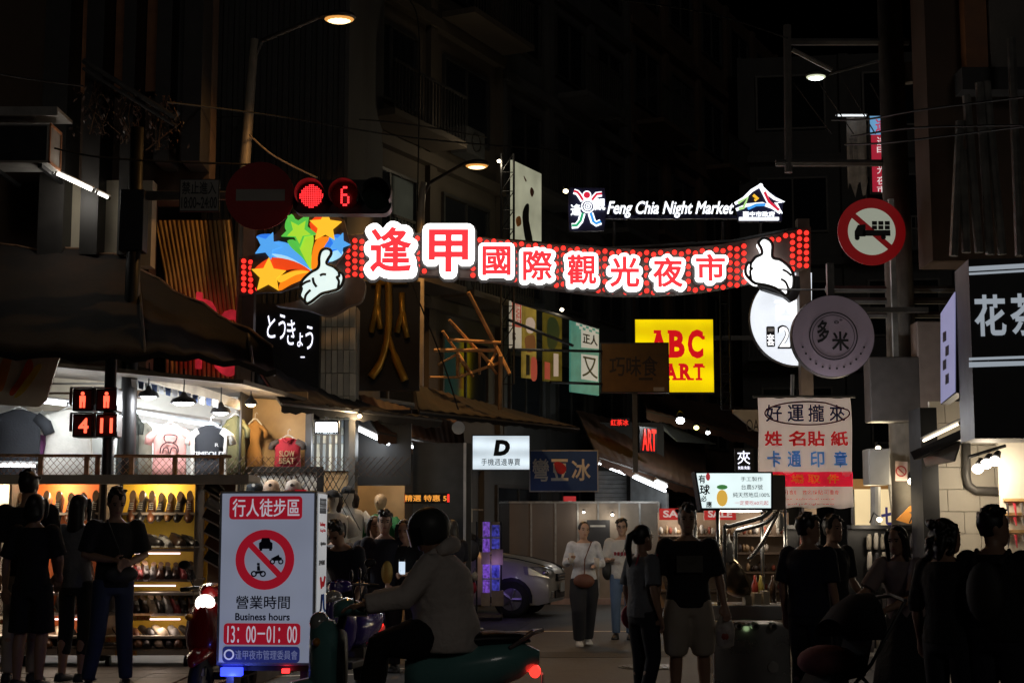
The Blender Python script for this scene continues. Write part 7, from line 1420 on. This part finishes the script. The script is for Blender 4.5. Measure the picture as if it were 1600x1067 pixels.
# ------------------------------------------------------------------ scooters
def scooter(label, paint, loc, rz):
    o = empty('motor_scooter', label, 'scooter', loc, rz); pm = M('scooter_paint_%s' % (paint,), paint, .25, var=.05, coat=.8); rub = M('tyre_rubber', (.015, .015, .015), .8); sb_ = M('seat_vinyl', (.012, .012, .012), .5)
    def L(name, secs, m, n=16): return autosmooth(MB().loft([[(x, w * math.cos(t), z + (hu if math.sin(t) > 0 else hl) * math.sin(t)) for t in [i * 2 * math.pi / n for i in range(n)]] for x, w, z, hu, hl in secs]).build(name, m, o, True), 60)
    L('rear_cowl', ((-.02, .08, .56, .1, .14), (.08, .15, .58, .14, .18), (.3, .18, .6, .14, .2), (.55, .17, .64, .14, .19), (.75, .14, .67, .11, .14), (.88, .05, .68, .04, .05)), pm)
    L('seat', ((-.12, .07, .74, .03, .03), (0, .13, .76, .04, .05), (.25, .15, .78, .045, .05), (.55, .14, .8, .05, .05), (.75, .1, .8, .04, .04), (.82, .04, .79, .02, .02)), sb_)
    L('leg_shield', ((-.66, .06, .6, .3, .16), (-.58, .18, .64, .3, .26), (-.5, .2, .64, .28, .3), (-.46, .14, .62, .22, .26)), pm); L('shield_inner', ((-.46, .17, .62, .26, .28), (-.42, .15, .62, .22, .25)), sb_)
    bevel(MB().b2(-.46, .06, -.15, .15, .24, .31).build('floorboard', sb_, o), .015)
    L('front_fender', ((-.9, .03, .4, .04, .02), (-.8, .085, .45, .06, .04), (-.62, .1, .49, .06, .05), (-.48, .07, .45, .05, .04)), pm); L('headset', ((-.5, .06, .98, .06, .05), (-.42, .13, 1.0, .07, .06), (-.34, .12, .99, .06, .05), (-.28, .06, .97, .03, .03)), pm)
    MB().tube([(-.62, 0, .25), (-.44, 0, .95)], .03, 8).build('steering_column', black_m, o); MB().tube([(-.26, -.34, 1.0), (-.34, -.2, 1.02), (-.38, 0, 1.02), (-.34, .2, 1.02), (-.26, .34, 1.0)], .014, 8).build('handlebar', steel, o)
    for s_ in (-1, 1):
        MB().tube([(-.26, s_ * .34, 1.0), (-.31, s_ * .24, 1.01)], .02, 8).build('grip', rub, o); MB().tube([(-.34, s_ * .2, 1.03), (-.36, s_ * .27, 1.18)], .006, 5).build('mirror_stem', black_m, o); MB().sph((-.36, s_ * .28, 1.22), (.012, .06, .04), 10, 6).build('mirror', black_m, o, True)
        MB().sph((-.6, s_ * .14, .78), (.03, .04, .03), 8, 6).build('turn_signal', M('amber', (.6, .25, .03), .3), o, True)
    MB().sph((-.6, 0, .9), (.07, .09, .075), 12, 8).build('headlight', E('scooter_head', (1, .9, .8), 3) if paint[0] > .3 else M('headlight_glass', (.5, .5, .48)), o, True)
    for x in (-.66, .58):
        w = MB().loft([[(x + r_ * math.cos(t), y, .23 + r_ * math.sin(t)) for t in [i * math.pi / 12 for i in range(24)]] for r_, y in ((.14, -.035), (.21, -.045), (.235, 0), (.21, .045), (.14, .035), (.14, -.035))], False).build('tyre', rub, o, True)
        r_ = MB(); r_.tube([(x, -.025, .23), (x, .025, .23)], .06, 14)
        for i in range(5): a = i * 2 * math.pi / 5; r_.tube([(x, 0, .23), (x + .14 * math.cos(a), 0, .23 + .14 * math.sin(a))], .016, 6)
        r_.build('rim', steel, w)
    MB().tube([(.25, -.12, .25), (.6, -.14, .3), (.85, -.14, .36)], [.03, .05, .045], 10).build('exhaust', frame_d, o, True); MB().b2(.1, .6, -.1, .1, .2, .4).build('engine', frame_d, o)
    MB().sph((.85, 0, .58), (.04, .1, .045), 12, 8).build('tail_light', E('tail_red', (1, .03, .02), 2.5), o, True); MB().tube([(.68, -.12, .74), (.84, -.11, .84), (.9, 0, .85), (.84, .11, .84), (.68, .12, .74)], .014, 8).build('grab_rail', M('rail_pinkish', (.35, .28, .27), .35, metal=.6), o)
    MB().box((.9, 0, .5), (.01, .2, .13)).build('number_plate', M('plate_white', (.55, .55, .52)), o)
    return o
sx = X(642, 10.5)
scooter('teal motor scooter ridden across the foreground', (.17, .4, .38), (sx - .01, 10.5, 0), 0)
person('scooter rider in taupe jacket and dark helmet facing left', 690, 778, 10.5, -90, loc=Vector((sx + .24, 10.5, -.1)), H=1.74, lean=9, top=jk_m, jacket=True, sleeve=.98, hem=.8, bottom=blk_c, legw=1.15, helmet=M('helmet_dark', (.06, .062, .058), .5, var=.15), hair='none', fat=1.3, deep=1.4, head=(2, 0, 0),
       arms={-1: ((-.27, -.26, 1.16), (-.3, -.52, 1.12)), 1: ((.27, -.26, 1.16), (.3, -.52, 1.12))}, legs={-1: ((-.16, -.44, .84), (-.13, -.5, .47), (0, -1, 0)), 1: ((.16, -.44, .84), (.13, -.5, .47), (0, -1, 0))}, extra=lambda o, U, hd, am, k: MB().tube([U((.11 * math.cos(t), .03 + .1 * math.sin(t) , 1.455 + .035 * math.sin(t))) for t in [i * math.pi / 8 for i in range(17)]], [.035 + .025 * max(0, math.sin(i * math.pi / 8)) for i in range(17)], 10).build('hood', jk_m, o, True))
scooter('red parked motor scooter with lit headlamp half behind the business sign', (.33, .01, .012), (X(338, 13.4), 14.0, 0), R(82))
sc2 = scooter('purple blue parked motor scooter seen between the business sign and the rider', (.05, .03, .22), (X(560, 15.6), 15.0, 0), R(80))
# evaluate the body surfaces once
bpy.context.view_layer.update(); dg = bpy.context.evaluated_depsgraph_get()
for o in REM:
    me = bpy.data.meshes.new_from_object(o.evaluated_get(dg)); me.polygons.foreach_set('use_smooth', [True] * len(me.polygons)); mt_ = o.data.materials[0]
    o.modifiers.clear(); o.data = me
    if not me.materials: me.materials.append(mt_)
print('TRIS', sum(len(o.data.polygons) for o in REM))
